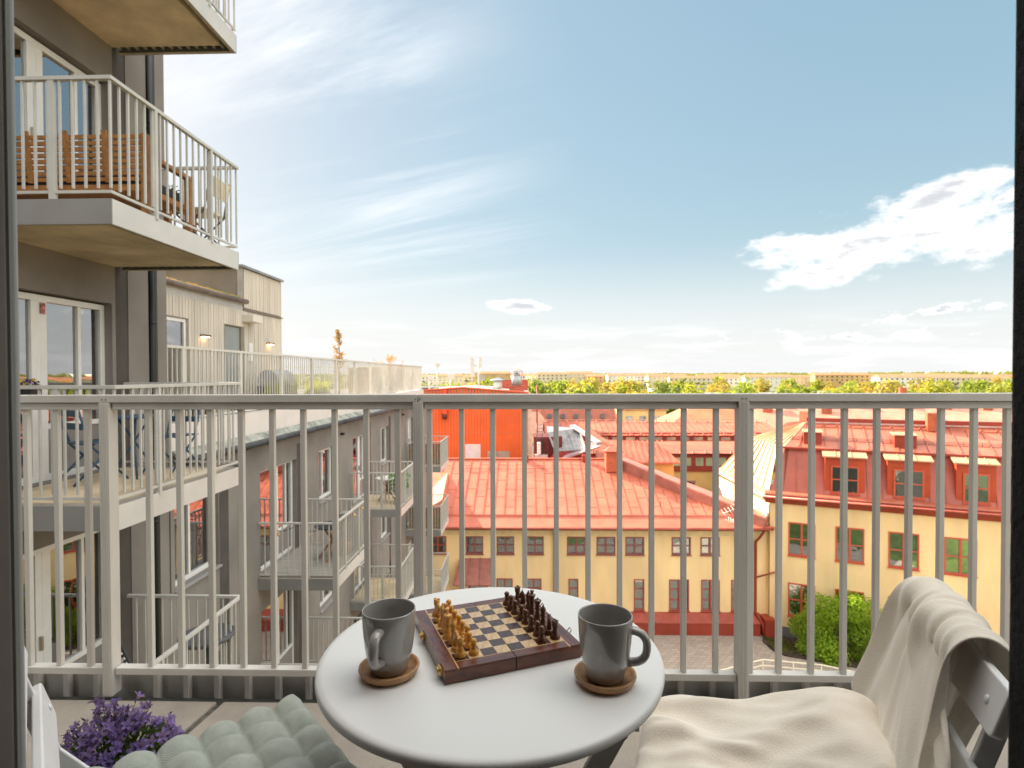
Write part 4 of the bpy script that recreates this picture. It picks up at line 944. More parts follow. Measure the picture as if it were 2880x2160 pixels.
# single trees nearer to the roofs
for px, d, zb, s_, k, lab in (
    (.215,88,-17.5,1.05,2,'green tree behind the long red hall, left of the pink roofed houses'),
    (.150,92,-17.5,.95,4,'brownish tree close left of the green tree behind the long red hall'),
    (.335,68,-15.0,.62,0,'bright lime tree standing before the hipped orange roof'),
    (.365,70,-15.2,.58,1,'small lime tree right of the bright one before the hipped roof'),
    (.46,100,-17.0,1.0,3,'green tree behind the pink roofs beside the railing post'),
    (.52,104,-17.0,.95,7,'golden tree behind the chimney of the pink roofs'),
    (.72,88,-16.2,.95,7,'golden orange tree behind the roofs at the right'),
    (.66,110,-17.2,1.1,0,'lime tree left of the golden tree behind the right roofs'),
    (-.005,118,-18.3,1.15,1,'yellow green tree just right of the orange block'),
    (.03,122,-18.3,.95,0,'second yellow green tree right of the orange block')):
    tree(px*d, d, zb, s_, k, lab, None)
# far wood on the hills as one mass
mbw = MB(); rg = random.Random(4)
for i in range(26000):
    d = rg.uniform(520, 1300) if i%3 else rg.uniform(1500, 4200); tt = rg.uniform(-.8,1.0); x, y = tt*d, d
    z = terrain_h(x,y); q = Vector((x,y,z+rg.random()**.7*(9 if d < 1500 else 12))); s_ = rg.uniform(1.2,2.6)*(1 if d < 1500 else 3.4)
    if noise.noise(Vector((x/90,y/90,3))) < -.02: continue
    mbw.add([q+Vector((-s_,0,-s_*.5)),q+Vector((s_*.2,-s_*.4,s_*.5)),q+Vector((s_,.3*s_,-s_*.4)),q+Vector((0,-s_*.6,-s_*.7))],[(0,1,2),(0,2,3)])
tag(mbw.build('distant_wood', leafm('far_wood_leaf',(.10,.12,.06))), kind='stuff')

# ------------------------------------------------------------------ houses further away
def house(name, x, y, zb, w, d, eave, ridge, rz, wm, rm, label, cat='building', hip=0.0, win=None, group=None, chim=0, over=.35, flat=False):
    h = thing(name, (x,y,zb), label, cat, group, rz=rz); o = Vector((0,0,0))
    MB().box(-w/2,-d/2,0,w/2,d/2,eave).build('wall', wm, h, world=False)
    if flat: MB().box(-w/2-over,-d/2-over,eave,w/2+over,d/2+over,ridge).build('roof', rm, h, world=False)
    else:
        W_, D_ = w/2+over, d/2+over; hx = W_-hip*D_
        MB().add([(-W_,-D_,eave),(W_,-D_,eave),(W_,D_,eave),(-W_,D_,eave),(-hx,0,ridge),(hx,0,ridge)],[(0,1,5,4),(1,2,5),(2,3,4,5),(3,0,4),(3,2,1,0)]).build('roof', rm, h, world=False)
    for i in range(chim):
        cx = -w/2+w*(i+.5)/chim+(.7 if i%2 else -.4); MB().box(cx-.5,-.45,ridge-1.2,cx+.5,.45,ridge+1.0).build('chimney', chim_m, h, world=False)
    if win:
        me, nx, nz, z0, dz, rows_y = win
        for k in range(nz):
            for i in range(nx):
                q = obj('window', me, h, 0, 2, (-w/2+w*(i+.5)/nx, -d/2-.02, z0+k*dz))
    return h
chim_m = mat('brick_red_chimney',(.42,.12,.06),.7,.1)
def wmesh(name, w, h_, m):
    me = MB().box(-w/2,-.04,0,w/2,.02,h_).mesh(name); me.materials.append(m); return me
wfar = wmesh('far_window_mesh', 1.5, 1.4, mat('far_window_glass',(.12,.13,.14),.2,.3,.3,spec=.6))
wfar2 = wmesh('white_framed_window_mesh', 1.1, 1.3, mat('pale_window_glass',(.45,.48,.5),.2,.3,.4,spec=.6))
balf = wmesh('white_balcony_mesh', 2.6, .9, mat('white_balcony_front',(.8,.76,.7),.6,.05))
cream_r = mat('cream_render',(.72,.62,.42),.9,.06,.1); white_r = mat('white_render',(.76,.72,.62),.9,.06,.1); ochre_r = mat('ochre_far_render',(.62,.40,.16),.9,.08,.1)
orr = mat('orange_tile_roof',(.50,.20,.10),.8,.12,.4); pinkr = mat('pink_sheet_roof',(.55,.24,.16),.5,.12,.5); greyr = mat('grey_flat_roof',(.27,.27,.26),.9,.12,.3)
# row of yellow houses behind the hall
house('yellow_house',10.6,104,-17,10.2,9,10.4,12.2,0,mat('pale_yellow_render',(.74,.55,.26),.9,.06,.3),redroof,'pale yellow house with dark red mansard roof and small skylights behind the hall',win=(wfar2,5,2,5.0,2.6,0))
m_ = MB()
hh = thing('yellow_house',(0,100,-17),'second pale yellow house left of the green trees behind the hall','building')
MB().box(16,100,-17,24.5,108,-5.0).build('wall', mat('pale_yellow_render',(.74,.55,.26),.9,.06,.3), hh); MB().prism([(15.8,99.7,-5.0),(24.7,99.7,-5.0),(23,104,-2.6),(17.5,104,-2.6)],(0,.1,0)).add([(15.8,99.7,-5),(24.7,99.7,-5),(23,104,-2.6),(17.5,104,-2.6)],[(0,1,2,3)]).build('roof', orr, hh)
for i in range(3): obj('window', wfar2, hh, 0, 2, (18+i*2.4, -.02, 9.6))
mn = thing('mansard_house',(7,98,-17),'pale house with steep red roof face carrying four skylights','building')
MB().box(-1.2,98,-17,15.4,106,-7.7).build('wall', mat('pale_yellow_render',(.74,.55,.26),.9,.06,.3), mn)
MB().prism([(-1.4,97.8,-7.6),(15.6,97.8,-7.6),(15.3,99.4,-4.6),(-1.1,99.4,-4.6)],(0,.2,0)).build('roof', mat('dusky_red_tile',(.38,.12,.08),.7,.12,.8), mn)
for i in range(5): MB().box(3.6+i*2.3,98.2,-6.4,4.3+i*2.3,98.6,-5.6).build('skylight', mat('skylight_glass',(.10,.14,.18),.2,.1), mn)
house('pink_gabled_house',-1.5,86,-17,7,9,9.6,12.5,.5,mat('warm_white_render',(.75,.6,.4),.9,.05),pinkr,'little pale house with pink gabled roof right of the orange block',win=(wfar2,3,2,4,3,0))
house('hipped_house',27.5,82,-15.5,17,12,9.2,12.9,-.05,ochre_r,orr,'ochre house with wide hipped orange roof behind the hall',hip=.95,chim=1)
house('pink_roof_house',30.0,64,-15.5,9.5,8,10.0,12.6,-.45,ochre_r,pinkr,'pink roofed house with two chimneys left of the mansard building',chim=2)
house('pink_roof_house',41.5,78,-15.5,20,9,9.6,12.6,-.38,ochre_r,pinkr,'long pink sheet metal roof with chimneys above the mansard building',chim=4)
house('pink_roof_house',54.5,76,-15.5,16,10,9.6,12.2,-.38,cream_r,pinkr,'broad pale pink roof at the far right above the mansard building',chim=3)
house('gabled_house',60,92,-16,11,11,9,14.0,1.2,cream_r,pinkr,'pale gabled house with steep pink roof at the right',chim=1)
house('white_long_house',84,112,-16,30,12,9,12.4,-.3,white_r,mat('pale_salmon_roof',(.60,.33,.24),.7,.1,.5),'long pale salmon roof near the dark wall edge at the right',chim=2)
house('red_roof_house',29.5,60,-15.0,7,6,9.1,11.3,.6,redpaint,redroof,'small dark red roof with arched yellow gable beside the railing post',chim=1)
# flat roofed blocks in the trees
for x,y,w,d,zt,rz,m_,lab in ((15,160,34,14,-9.6,.05,greyr,'grey flat roof just beyond the trees right of the orange block'),(54,172,46,14,-10.6,0,greyr,'dark flat roof with a white stub chimney in the tree belt'),
    (92,236,36,12,-6.5,-.05,white_r,'long white block with a row of windows standing in the trees'),(78,300,26,10,-6,0,white_r,'low pale block behind the long white block'),(172,300,40,12,-7.8,0,greyr,'grey low block among the lime trees at the right'),(215,262,20,12,-8.4,0,white_r,'small white gabled hut in the trees at the right')):
    zb = terrain_h(x,y)-.5
    house('flat_block',x,y,zb,w,d,zt-zb-.5,zt-zb,rz,white_r,greyr,lab,flat=True,win=(wfar,int(w/2.6),2,zt-zb-3.6,-3.0,0),over=.3)
# apartment blocks on the ridge
rg = random.Random(9)
def bl(i, x, y, w, floors, wm, rm, ztop, group, lab, bal_=False):
    zb = terrain_h(x,y)-2; H = ztop-zb
    house('ridge_block',x,y,zb,w,11,H-2.2,H,rg.uniform(-.12,.12),wm,rm,lab,win=(wfar2 if i%2 else wfar,max(3,int(w/4.2)),2,H-4.6,-3.1,0),group=group,hip=.3)
spec = [(-.175,620,30,.5),(-.135,600,26,1.5),(-.11,640,26,1.0),(-.06,560,34,2.0),(-.025,600,28,1.0),(.010,620,24,1.6),(.045,600,32,1.8),(.092,610,30,2.2),(.130,600,32,.8),(.167,590,32,.8),(.205,600,34,.6),(.245,575,40,.6),
        (.288,560,44,-.2),(.335,580,46,-.2),(.375,560,42,-.8),(.42,540,44,.2),(.455,600,40,-.6),(.50,560,52,-.2),(.545,540,48,.4),(.60,540,56,0.2),(.655,520,50,.2),(.70,560,52,-.4),(.745,520,52,-1.0),(.80,560,60,-.6),(.85,540,60,-1)]
for i,(tt,d,w,zt) in enumerate(spec):
    wm = (white_r, cream_r, cream_r, ochre_r, white_r)[i%5]
    nm = 'white' if wm is white_r else ('ochre' if wm is ochre_r else 'cream')
    bl(i, tt*d, d, w, 3, wm, orr, 1.3+zt*1.5+rg.uniform(-1.2,1.0), 'apartment blocks along the ridge', 'long %s orange roofed ridge block %s' % (nm, where(tt)))
for i,(tt,d,h_) in enumerate(((.42,2600,14),(.50,2700,15),(.82,2100,17),(.76,2900,13),(.70,3100,12),(.79,2500,11),(.865,2800,12))):
    x, y = tt*d, d; zb = terrain_h(x,y)
    t_ = thing('distant_tower',(x,y,zb),'tiny white skyline tower %s' % where(tt),'tower block','tower blocks on the far skyline')
    MB().box(-18,-12,0,18,12,h_).box(-10,-8,h_,10,8,h_+3).build('tower', white_r, t_, world=False)
st_ = thing('factory_stack',(0.185*690,690,terrain_h(.185*690,690)),'single dark brick chimney stack on the ridge line','chimney')
MB().lathe([(1.6,0),(1.2,16)],10).build('stack', chim_m, st_, world=False); MB().lathe([(1.5,16),(1.5,17)],10).build('crown_ring', chim_m, st_, world=False)

# ------------------------------------------------------------------ bush in the courtyard bed
def leafy_bush(name, c, rad, n, leaf, seed, m, label, cat='bush'):
    b = thing(name, c, label, cat); rg = random.Random(seed)
    mb = MB(); lobes = []
    for i in range(26):
        a = rg.random()*6.28; e = rg.random(); lobes.append((rad[0]*cos(a)*sqrt(rg.random())*.75, rad[1]*sin(a)*sqrt(rg.random())*.75, rad[2]*(.12+.72*e*e**.2), rg.uniform(.26,.42)))
    A_ = A0
    for i in range(n):
        lx, ly, lz, lr = rg.choice(lobes); d = Vector((rg.gauss(0,1),rg.gauss(0,1),rg.gauss(0,1))).normalized()*rg.uniform(.7,1.08)
        p = A0*(lx+d.x*lr*rad[0]*.9)+I0*(ly+d.y*lr*rad[1])+Vector((0,0,max(.05,lz+d.z*lr*rad[2]*.62)))
        nr = (d+Vector((rg.uniform(-.7,.7),rg.uniform(-.7,.7),rg.uniform(-.1,1)))).normalized(); t = nr.orthogonal().normalized(); t = (t+nr.cross(t)*rg.uniform(-1.5,1.5)).normalized(); bb = nr.cross(t); s_ = leaf*rg.uniform(.6,1.3)
        mb.add([p-t*s_,p-bb*s_*.5+nr*.02,p+t*s_,p+bb*s_*.5+nr*.02],[(0,1,2,3)])
    mb.build('foliage', m, b, world=False)
    st = MB()
    for i in range(9):
        a = rg.random()*6.28; r_ = rg.uniform(.2,.7); st.tube([(0,0,0),(rad[0]*r_*cos(a)*.5,rad[1]*r_*sin(a)*.5,rad[2]*.45),(rad[0]*r_*cos(a),rad[1]*r_*sin(a),rad[2]*.8)],[.05,.03,.01],5)
    st.build('stem', bark, b, world=False); return b
bushm = leafm('bush_leaf', (.27,.40,.04))
leafy_bush('bush', (15.9,29.75,GZ+.05), (2.2,1.25,3.5), 15000, .085, 3, bushm, 'large rounded bright green bush against the right yellow building')
leafy_bush('bush', (19.3,28.6,GZ+.05), (1.3,1.0,2.2), 5000, .085, 5, leafm('dark_bush_leaf',(.05,.12,.02)), 'smaller dark green bush right of the large one')
gc = MB(); rg = random.Random(8)
for i in range(5000):
    s_ = rg.random(); x = 13.2+rg.random()*6; y = 32.0-(x-13.2)*.55-rg.random()*1.5-.2*(x<14)
    if x > 14.2 and rg.random() < .75: continue
    h_ = rg.uniform(.04,.14); a = rg.random()*3; gc.add([(x-.02*cos(a),y-.02*sin(a),GZ+.09),(x+.02*cos(a),y+.02*sin(a),GZ+.09),(x+rg.uniform(-.05,.05),y+rg.uniform(-.05,.05),GZ+.09+h_)],[(0,1,2)])
tag(gc.build('ground_cover', leafm('low_weeds',(.16,.19,.04))), kind='stuff')
rr_ = thing('ramp_railing', (11,26.5,GZ), 'pale painted steel ramp handrail in the courtyard below', 'railing')
crm = mat('cream_handrail',(.72,.66,.52),.5,.05)
pth = [(6.9,24.6),(8.22,25.84),(11.27,27.19),(13.81,26.74),(15.57,25.84),(18.5,24.2)]
for z in (-12.5,-12.78): MB().tube([(x,y,z) for x,y in pth], .035, 7).build('rail', crm, rr_)
for x,y in pth[1:-1]+[(12.6,26.95)]: MB().tube([(x,y,GZ),(x,y,-12.5)], .035, 7).build('post', crm, rr_)

# ------------------------------------------------------------------ things on the roof terrace
def thin_tree(name, x, y, z, h, r, label, dense, c):
    t = thing(name,(x,y,z),label,'tree'); rg = random.Random(int(x*10)+3); mb = MB(); mb.tube([(0,0,0),(.03,0,h*.5),(0,.02,h)],[.03,.02,.006],5); lf = MB()
    for i in range(int(dense)):
        zz_ = h*(.25+.75*rg.random()); a = rg.random()*6.28; L_ = r*(1.15-zz_/h)*rg.uniform(.5,1.2); p1 = Vector((cos(a)*L_,sin(a)*L_,zz_+L_*1.3)); mb.tube([(0,0,zz_),p1*.5+Vector((0,0,zz_*.5)),p1],[.008,.006,.003],4)
        for k in range(14):
            q = Vector((0,0,zz_)).lerp(p1, rg.uniform(.3,1.1))+Vector((rg.uniform(-.05,.05),rg.uniform(-.05,.05),rg.uniform(-.05,.05))); s_ = .028
            lf.add([q+Vector((-s_,0,0)),q+Vector((0,s_*.5,s_)),q+Vector((s_,0,.01)),q+Vector((0,-s_*.6,-s_))],[(0,1,2),(0,2,3)])
    mb.build('branch', bark, t, world=False); lf.build('foliage', leafm(c[0],c[1]), t, world=False); return t
pot_m = mat('terracotta_grey_pot',(.24,.2,.17),.8,.1)
def planter(x,y,z,w,h_,lab):
    p = thing('planter',(x,y,z),lab,'planter'); MB().box(-w/2,-w/2,0,w/2,w/2,h_).build('box', pot_m, p, world=False, bevel=.01); MB().box(-w/2+.03,-w/2+.03,h_-.0,w/2-.03,w/2-.03,h_+.01).build('soil', soil, p, world=False); return p
TZ = .121
planter(-5.9,17.6,TZ,.5,.45,'grey planter holding the tall narrow tree on the roof terrace'); thin_tree('narrow_tree',-5.9,17.6,TZ+.45,2.0,.28,'slender narrow tree with thin pinkish leaves rising above the terrace railing',34,('bronze_leaf',(.38,.29,.24)))
planter(-5.75,23.6,TZ,.5,.45,'grey planter under the sparse spreading shrub near the terrace corner'); thin_tree('spreading_tree',-5.75,23.6,TZ+.45,1.25,.8,'sparse spreading shrub with pale orange leaves near the terrace corner',13,('peach_leaf',(.5,.28,.15)))
for i,(x,y,w) in enumerate(((-5.8,13.2,1.0),(-5.9,15.8,.9))):
    p = thing('planter_box',(x,y,TZ),('long planter box with grass next to the roof house end','long planter box with yellow green grass further along the terrace')[i],'planter'); MB().box(-.25,-w/2,0,.25,w/2,.55).build('box', pot_m, p, world=False); lf = MB(); rg = random.Random(i)
    for k in range(420):
        a, b = rg.uniform(-.23,.23), rg.uniform(-w/2+.02,w/2-.02); lf.add([(a-.012,b,.55),(a+.012,b,.55),(a+rg.uniform(-.1,.1),b+rg.uniform(-.1,.1),.55+rg.uniform(.2,.42))],[(0,1,2)])
    lf.build('grass', leafm('terrace_grass',(.25,.3,.04)), p, world=False)
for i,(x,y,w,h_) in enumerate(((-6.3,21.0,.5,1.3),(-6.4,23.0,.9,1.35),(-6.0,26.0,.4,1.3))):
    p = thing('wicker_screen',(x,y,TZ),('tall brown wicker locker behind the terrace railing','wide grey wicker locker behind the terrace railing','narrow wicker locker at the far end of the terrace')[i],'locker'); MB().box(-.3,-w/2,0,.3,w/2,h_).build('body', mat('wicker_brown',(.3,.22,.16),.85,.3,20,.6,60), p, world=False); MB().box(-.32,-w/2-.02,h_,.32,w/2+.02,h_+.03).build('lid', mat('wicker_brown',(.3,.22,.16),.85,.3,20,.6,60), p, world=False)
gb = thing('covered_grill',(-6.4,14.3,TZ),'dark covered grill with a grey hood behind the terrace railing','grill')
MB().box(-.3,-.55,0,.3,.55,.8).build('cover', mat('dark_cover',(.03,.03,.035),.8,.2), gb, world=False, bevel=.05); MB().tube([(0,-.5,.95),(0,.5,.95)],[.25,.25],12).build('hood', mat('grey_hood',(.3,.33,.38),.4,.1), gb, world=False)
sfb = thing('terrace_bench',(-6.6,12.0,TZ),'brown low bench against the beige roof house','bench')
MB().box(-.25,-.9,.35,.25,.9,.45).build('seat', mat('brown_bench',(.2,.13,.08),.7,.1), sfb, world=False)
for yy in (-.8,.8): MB().box(-.2,yy-.04,0,.2,yy+.04,.349).build('leg', mat('brown_bench',(.2,.13,.08),.7,.1), sfb, world=False)

# ------------------------------------------------------------------ furniture on the neighbours' balconies
teak = mat('oiled_teak',(.36,.165,.05),.55,.14,6,.1,60,stretch=(3,3,3)); cush = mat('charcoal_cushion',(.03,.032,.04),.9,.1); blue_m = mat('blue_painted_steel',(.03,.075,.14),.45,.06)
def sofa(x, y, z, rz, label):
    s_ = thing('garden_sofa',(x,y,z),label,'sofa',rz=rz)     # faces -x, width along y
    for sy in (-.78,.78):
        for sx_ in (-.36,.36): MB().box(sx_-.03,sy-.03,0,sx_+.03,sy+.03,.62 if sx_<0 else .84).build('leg', teak, s_, world=False)
        MB().box(-.39,sy-.035,.621,.329,sy+.035,.66).build('armrest', teak, s_, world=False)
    MB().box(-.36,-.75,.28,.36,.75,.34).build('seat_frame', teak, s_, world=False)
    for i in range(8): MB().bar((.34+.012*i*.6,-.745,.40+i*.058),(.34+.012*i*.6,.745,.40+i*.058),.018,.040).build('back_slat', teak, s_, world=False)
    for yy in (-.4,0,.4): MB().bar((.36,yy,.36),(.42,yy,.86),.05,.02).build('back_brace', teak, s_, world=False)
    MB().box(-.34,-.73,.341,.32,.73,.45).build('seat_cushion', cush, s_, world=False, bevel=.02)
    return s_
z1 = lev(1)+.005
s1_ = sofa(-4.62,6.0,z1,-pi/2,'slatted teak garden sofa seen from behind on the upper neighbouring balcony')
tb = thing('garden_table',(-4.45,6.75,z1),'low slatted teak table with potted plants on the upper neighbouring balcony','table')
for i in range(6): MB().box(-.32+i*.11,-.3,.44,-.32+i*.11+.095,.3,.465).build('table_slat', teak, tb, world=False)
for sx_ in (-.28,.28):
    for sy in (-.25,.25): MB().box(sx_-.03,sy-.03,0,sx_+.03,sy+.03,.4395).build('leg', teak, tb, world=False)
for i,(dx,dy) in enumerate(((-.2,-.1),(0,.05),(.2,-.05))):
    p = thing('potted_herb',(-4.45+dx,6.75+dy,z1+.4655),('leafy plant in a pot at the left of the teak table','leafy plant in a red pot in the middle of the teak table','leafy plant in a pot at the right of the teak table')[i],'plant'); MB().lathe([(.04,0),(.055,.09)],12).build('pot', mat('terracotta',(.4,.14,.07),.8,.1), p, world=False); lf = MB(); rg = random.Random(i)
    for k in range(90):
        q = Vector((rg.gauss(0,.045),rg.gauss(0,.045),.10+rg.random()*.10)); s_ = .02; lf.add([q+Vector((-s_,0,0)),q+Vector((0,s_,s_)),q+Vector((s_,0,0)),q+Vector((0,-s_,0))],[(0,1,2,3)])
    lf.build('foliage', leafm('herb_leaf',(.06,.13,.03)), p, world=False)
dc = thing('canvas_chair',(-4.1,7.0,z1),'cream canvas folding chair in the far corner of the upper neighbouring balcony','chair')
cv = mat('cream_canvas',(.62,.56,.42),.9,.08); dsl = mat('dark_tube',(.05,.05,.05),.5,.1)
for sy in (-.22,.22):
    MB().tube([(-.25,sy,0),(.22,sy,.44)],.012,6).tube([(.22,sy,0),(-.22,sy,.44)],.012,6).tube([(.2,sy,.42),(.28,sy,.86)],.012,6).build('leg', dsl, dc, world=False)
MB().box(-.22,-.22,.43,.2,.22,.45).build('seat', cv, dc, world=False); MB().prism([(.235,-.22,.62),(.235,.22,.62),(.275,.22,.84),(.275,-.22,.84)],(.012,0,0)).build('backrest', cv, dc, world=False)
mb_ = MB()
def bistro_chair(x,y,z,rz,label,m_):
    c = thing('bistro_chair',(x,y,z),label,'chair',rz=rz)
    for sy in (-.2,.2):
        MB().tube([(-.28,sy,.01),(.1,sy,.42),(.22,sy,.82)],.013,6).build('leg', m_, c, world=False); MB().tube([(.26,sy*.9,.01),(-.18,sy*.9,.45)],.013,6).build('leg', m_, c, world=False)
    for i in range(4): MB().box(-.2+i*.1,-.2,.44,-.2+i*.1+.075,.2,.455).build('seat_slat', m_, c, world=False)
    MB().box(.17,-.2,.60,.185,.2,.67).build('back_slat', m_, c, world=False); MB().box(.20,-.2,.74,.215,.2,.81).build('back_slat', m_, c, world=False)
    return c
z0_ = lev(0)+.005
bistro_chair(-4.85,6.15,z0_,-2.0,'blue folding bistro chair nearest the white door on the neighbouring balcony',blue_m)
bistro_chair(-4.35,6.85,z0_,1.4,'blue folding bistro chair further along the neighbouring balcony',blue_m)
bt_ = thing('bistro_table',(-4.6,6.5,z0_),'small round blue bistro table between the blue chairs','table')
MB().lathe([(.28,.69),(.30,.70),(.30,.715)],24).build('tabletop', blue_m, bt_, world=False)
for k in range(4): MB().tube([(.24*cos(k*1.57+.7),.24*sin(k*1.57+.7),0),(-.16*cos(k*1.57+.7),-.16*sin(k*1.57+.7),.69)],.012,6).build('leg', blue_m, bt_, world=False)
pf = thing('flower_box',(-4.7,5.06,lev(0)+1.102),'blue and yellow pansies in a box on the neighbour handrail','flower box')
MB().box(-.25,-.05,-.13,.2,.07,.0).build('box', mat('dark_plastic',(.03,.03,.03),.5,.1), pf, world=False)
for k,(c_,nm_) in enumerate((((.06,.05,.25),'blue_petal'),((.7,.45,.02),'yellow_petal'))):
    lf = MB(); rg = random.Random(k+2)
    for i in range(70):
        q = Vector((rg.uniform(-.22,.18),rg.uniform(-.05,.07),rg.uniform(0,.05))); s_ = .014; lf.add([q+Vector((-s_,0,0)),q+Vector((0,-s_*.6,s_)),q+Vector((s_,0,0)),q+Vector((0,-s_*.5,-s_))],[(0,1,2,3)])
    lf.build('blossom', mat(nm_,c_,.6,.1), pf, world=False)
for nm,x,y,k,lab in (('cafe_table',-4.4,17.6,-1,'round white topped table with crossed wooden legs on the second balcony'),('cafe_table',-4.2,12.0,-1,'small black round table on the wooden decked balcony')):
    t = thing(nm,(x,y,lev(k)+.03),lab,'table'); tp = wht if 'white' in lab else cush
    MB().lathe([(.33,.69),(.35,.70),(.35,.72)],24).build('tabletop', tp, t, world=False)
    for q in range(4): MB().bar((.28*cos(q*1.57),.28*sin(q*1.57),0),(-.2*cos(q*1.57),-.2*sin(q*1.57),.69),.03,.03).build('leg', teak if 'wooden' in lab else dsl, t, world=False)
bk = thing('wicker_basket',(-4.05,12.3,lev(-1)+.03),'round woven basket at the far end of the decked balcony','basket'); MB().lathe([(.15,0),(.19,.12),(.18,.30),(.16,.30),(.155,.05)],20,cap1=False).build('body', mat('basket_weave',(.36,.21,.10),.85,.3,40,.6,90), bk, world=False)
tw = thing('grey_tub',(-4.0,12.6,lev(-1)+.03),'grey concrete tub behind the woven basket','tub'); MB().box(-.2,-.15,0,.2,.15,.85).build('body', mat('tub_grey',(.26,.25,.23),.9,.1), tw, world=False, bevel=.02)
gp = thing('potted_plant',(-3.95,17.4,lev(-1)+.03),'bright green plant in the corner of the second balcony','plant'); MB().lathe([(.12,0),(.16,.28)],14).build('pot', pot_m, gp, world=False); lf = MB(); rg = random.Random(1)
for k in range(260):
    q = Vector((rg.gauss(0,.12),rg.gauss(0,.12),.3+rg.random()*.6)); s_ = .045; lf.add([q+Vector((-s_,0,0)),q+Vector((0,s_,s_)),q+Vector((s_,0,0)),q+Vector((0,-s_,-s_*.3))],[(0,1,2,3)])
lf.build('foliage', leafm('bright_leaf',(.08,.24,.02)), gp, world=False)
sw = thing('festoon_lights',(-4.4,10.9,lev(-1)+1.1),'thin black cable with warm bulbs hung along the decked balcony rail','string lights')
pts = [(-5.1+i*.12,10.87,lev(-1)+1.04-.12*abs(sin(i*.62))) for i in range(12)]+[(-3.74,10.9+i*.12,lev(-1)+1.04-.12*abs(sin(i*.62+.4))) for i in range(17)]
MB().tube(pts,.008,5).build('cable', dsl, sw)
bulb = mat('warm_bulb',(.8,.5,.2),.3,.1)
for i in range(2,28,5): MB().lathe([(.012,.0),(.03,-.04),(.026,-.075),(.005,-.09)],10,Vector(pts[i])-Vector((0,0,.02))).build('bulb', bulb, sw)
dv = thing('folded_clothes_rack',(-5.0,7.05,lev(-1)),'white folded drying rack with black hinge leaning on the lower balcony wall','drying rack')
MB().prism([(-.1,-.4,0),(.35,-.4,.0),(.0,-.4,.72),(-.06,-.4,.72)],(0,.02,0)).build('panel', wht, dv, world=False); MB().bar((.40,-.38,.0),(.02,-.38,.78),.03,.06).build('leg', dsl, dv, world=False)
for i in range(12): MB().bar((.36-i*.03,-.42,.06+i*.06),(.39-i*.03,-.42,.08+i*.06),.012,.03).build('slat', wht, dv, world=False)
bs = thing('bar_stool_table',(-4.0,6.9,lev(-1)),'grey round plastic table on the lower neighbouring balcony','table'); MB().lathe([(.3,.68),(.32,.70),(.32,.74)],24).build('tabletop', mat('dark_grey_top',(.1,.1,.11),.6,.1), bs, world=False); MB().lathe([(.22,0),(.03,.05),(.03,.68)],14).build('pedestal', dsl, bs, world=False)
BL_NU, BL_NV = 84, 50
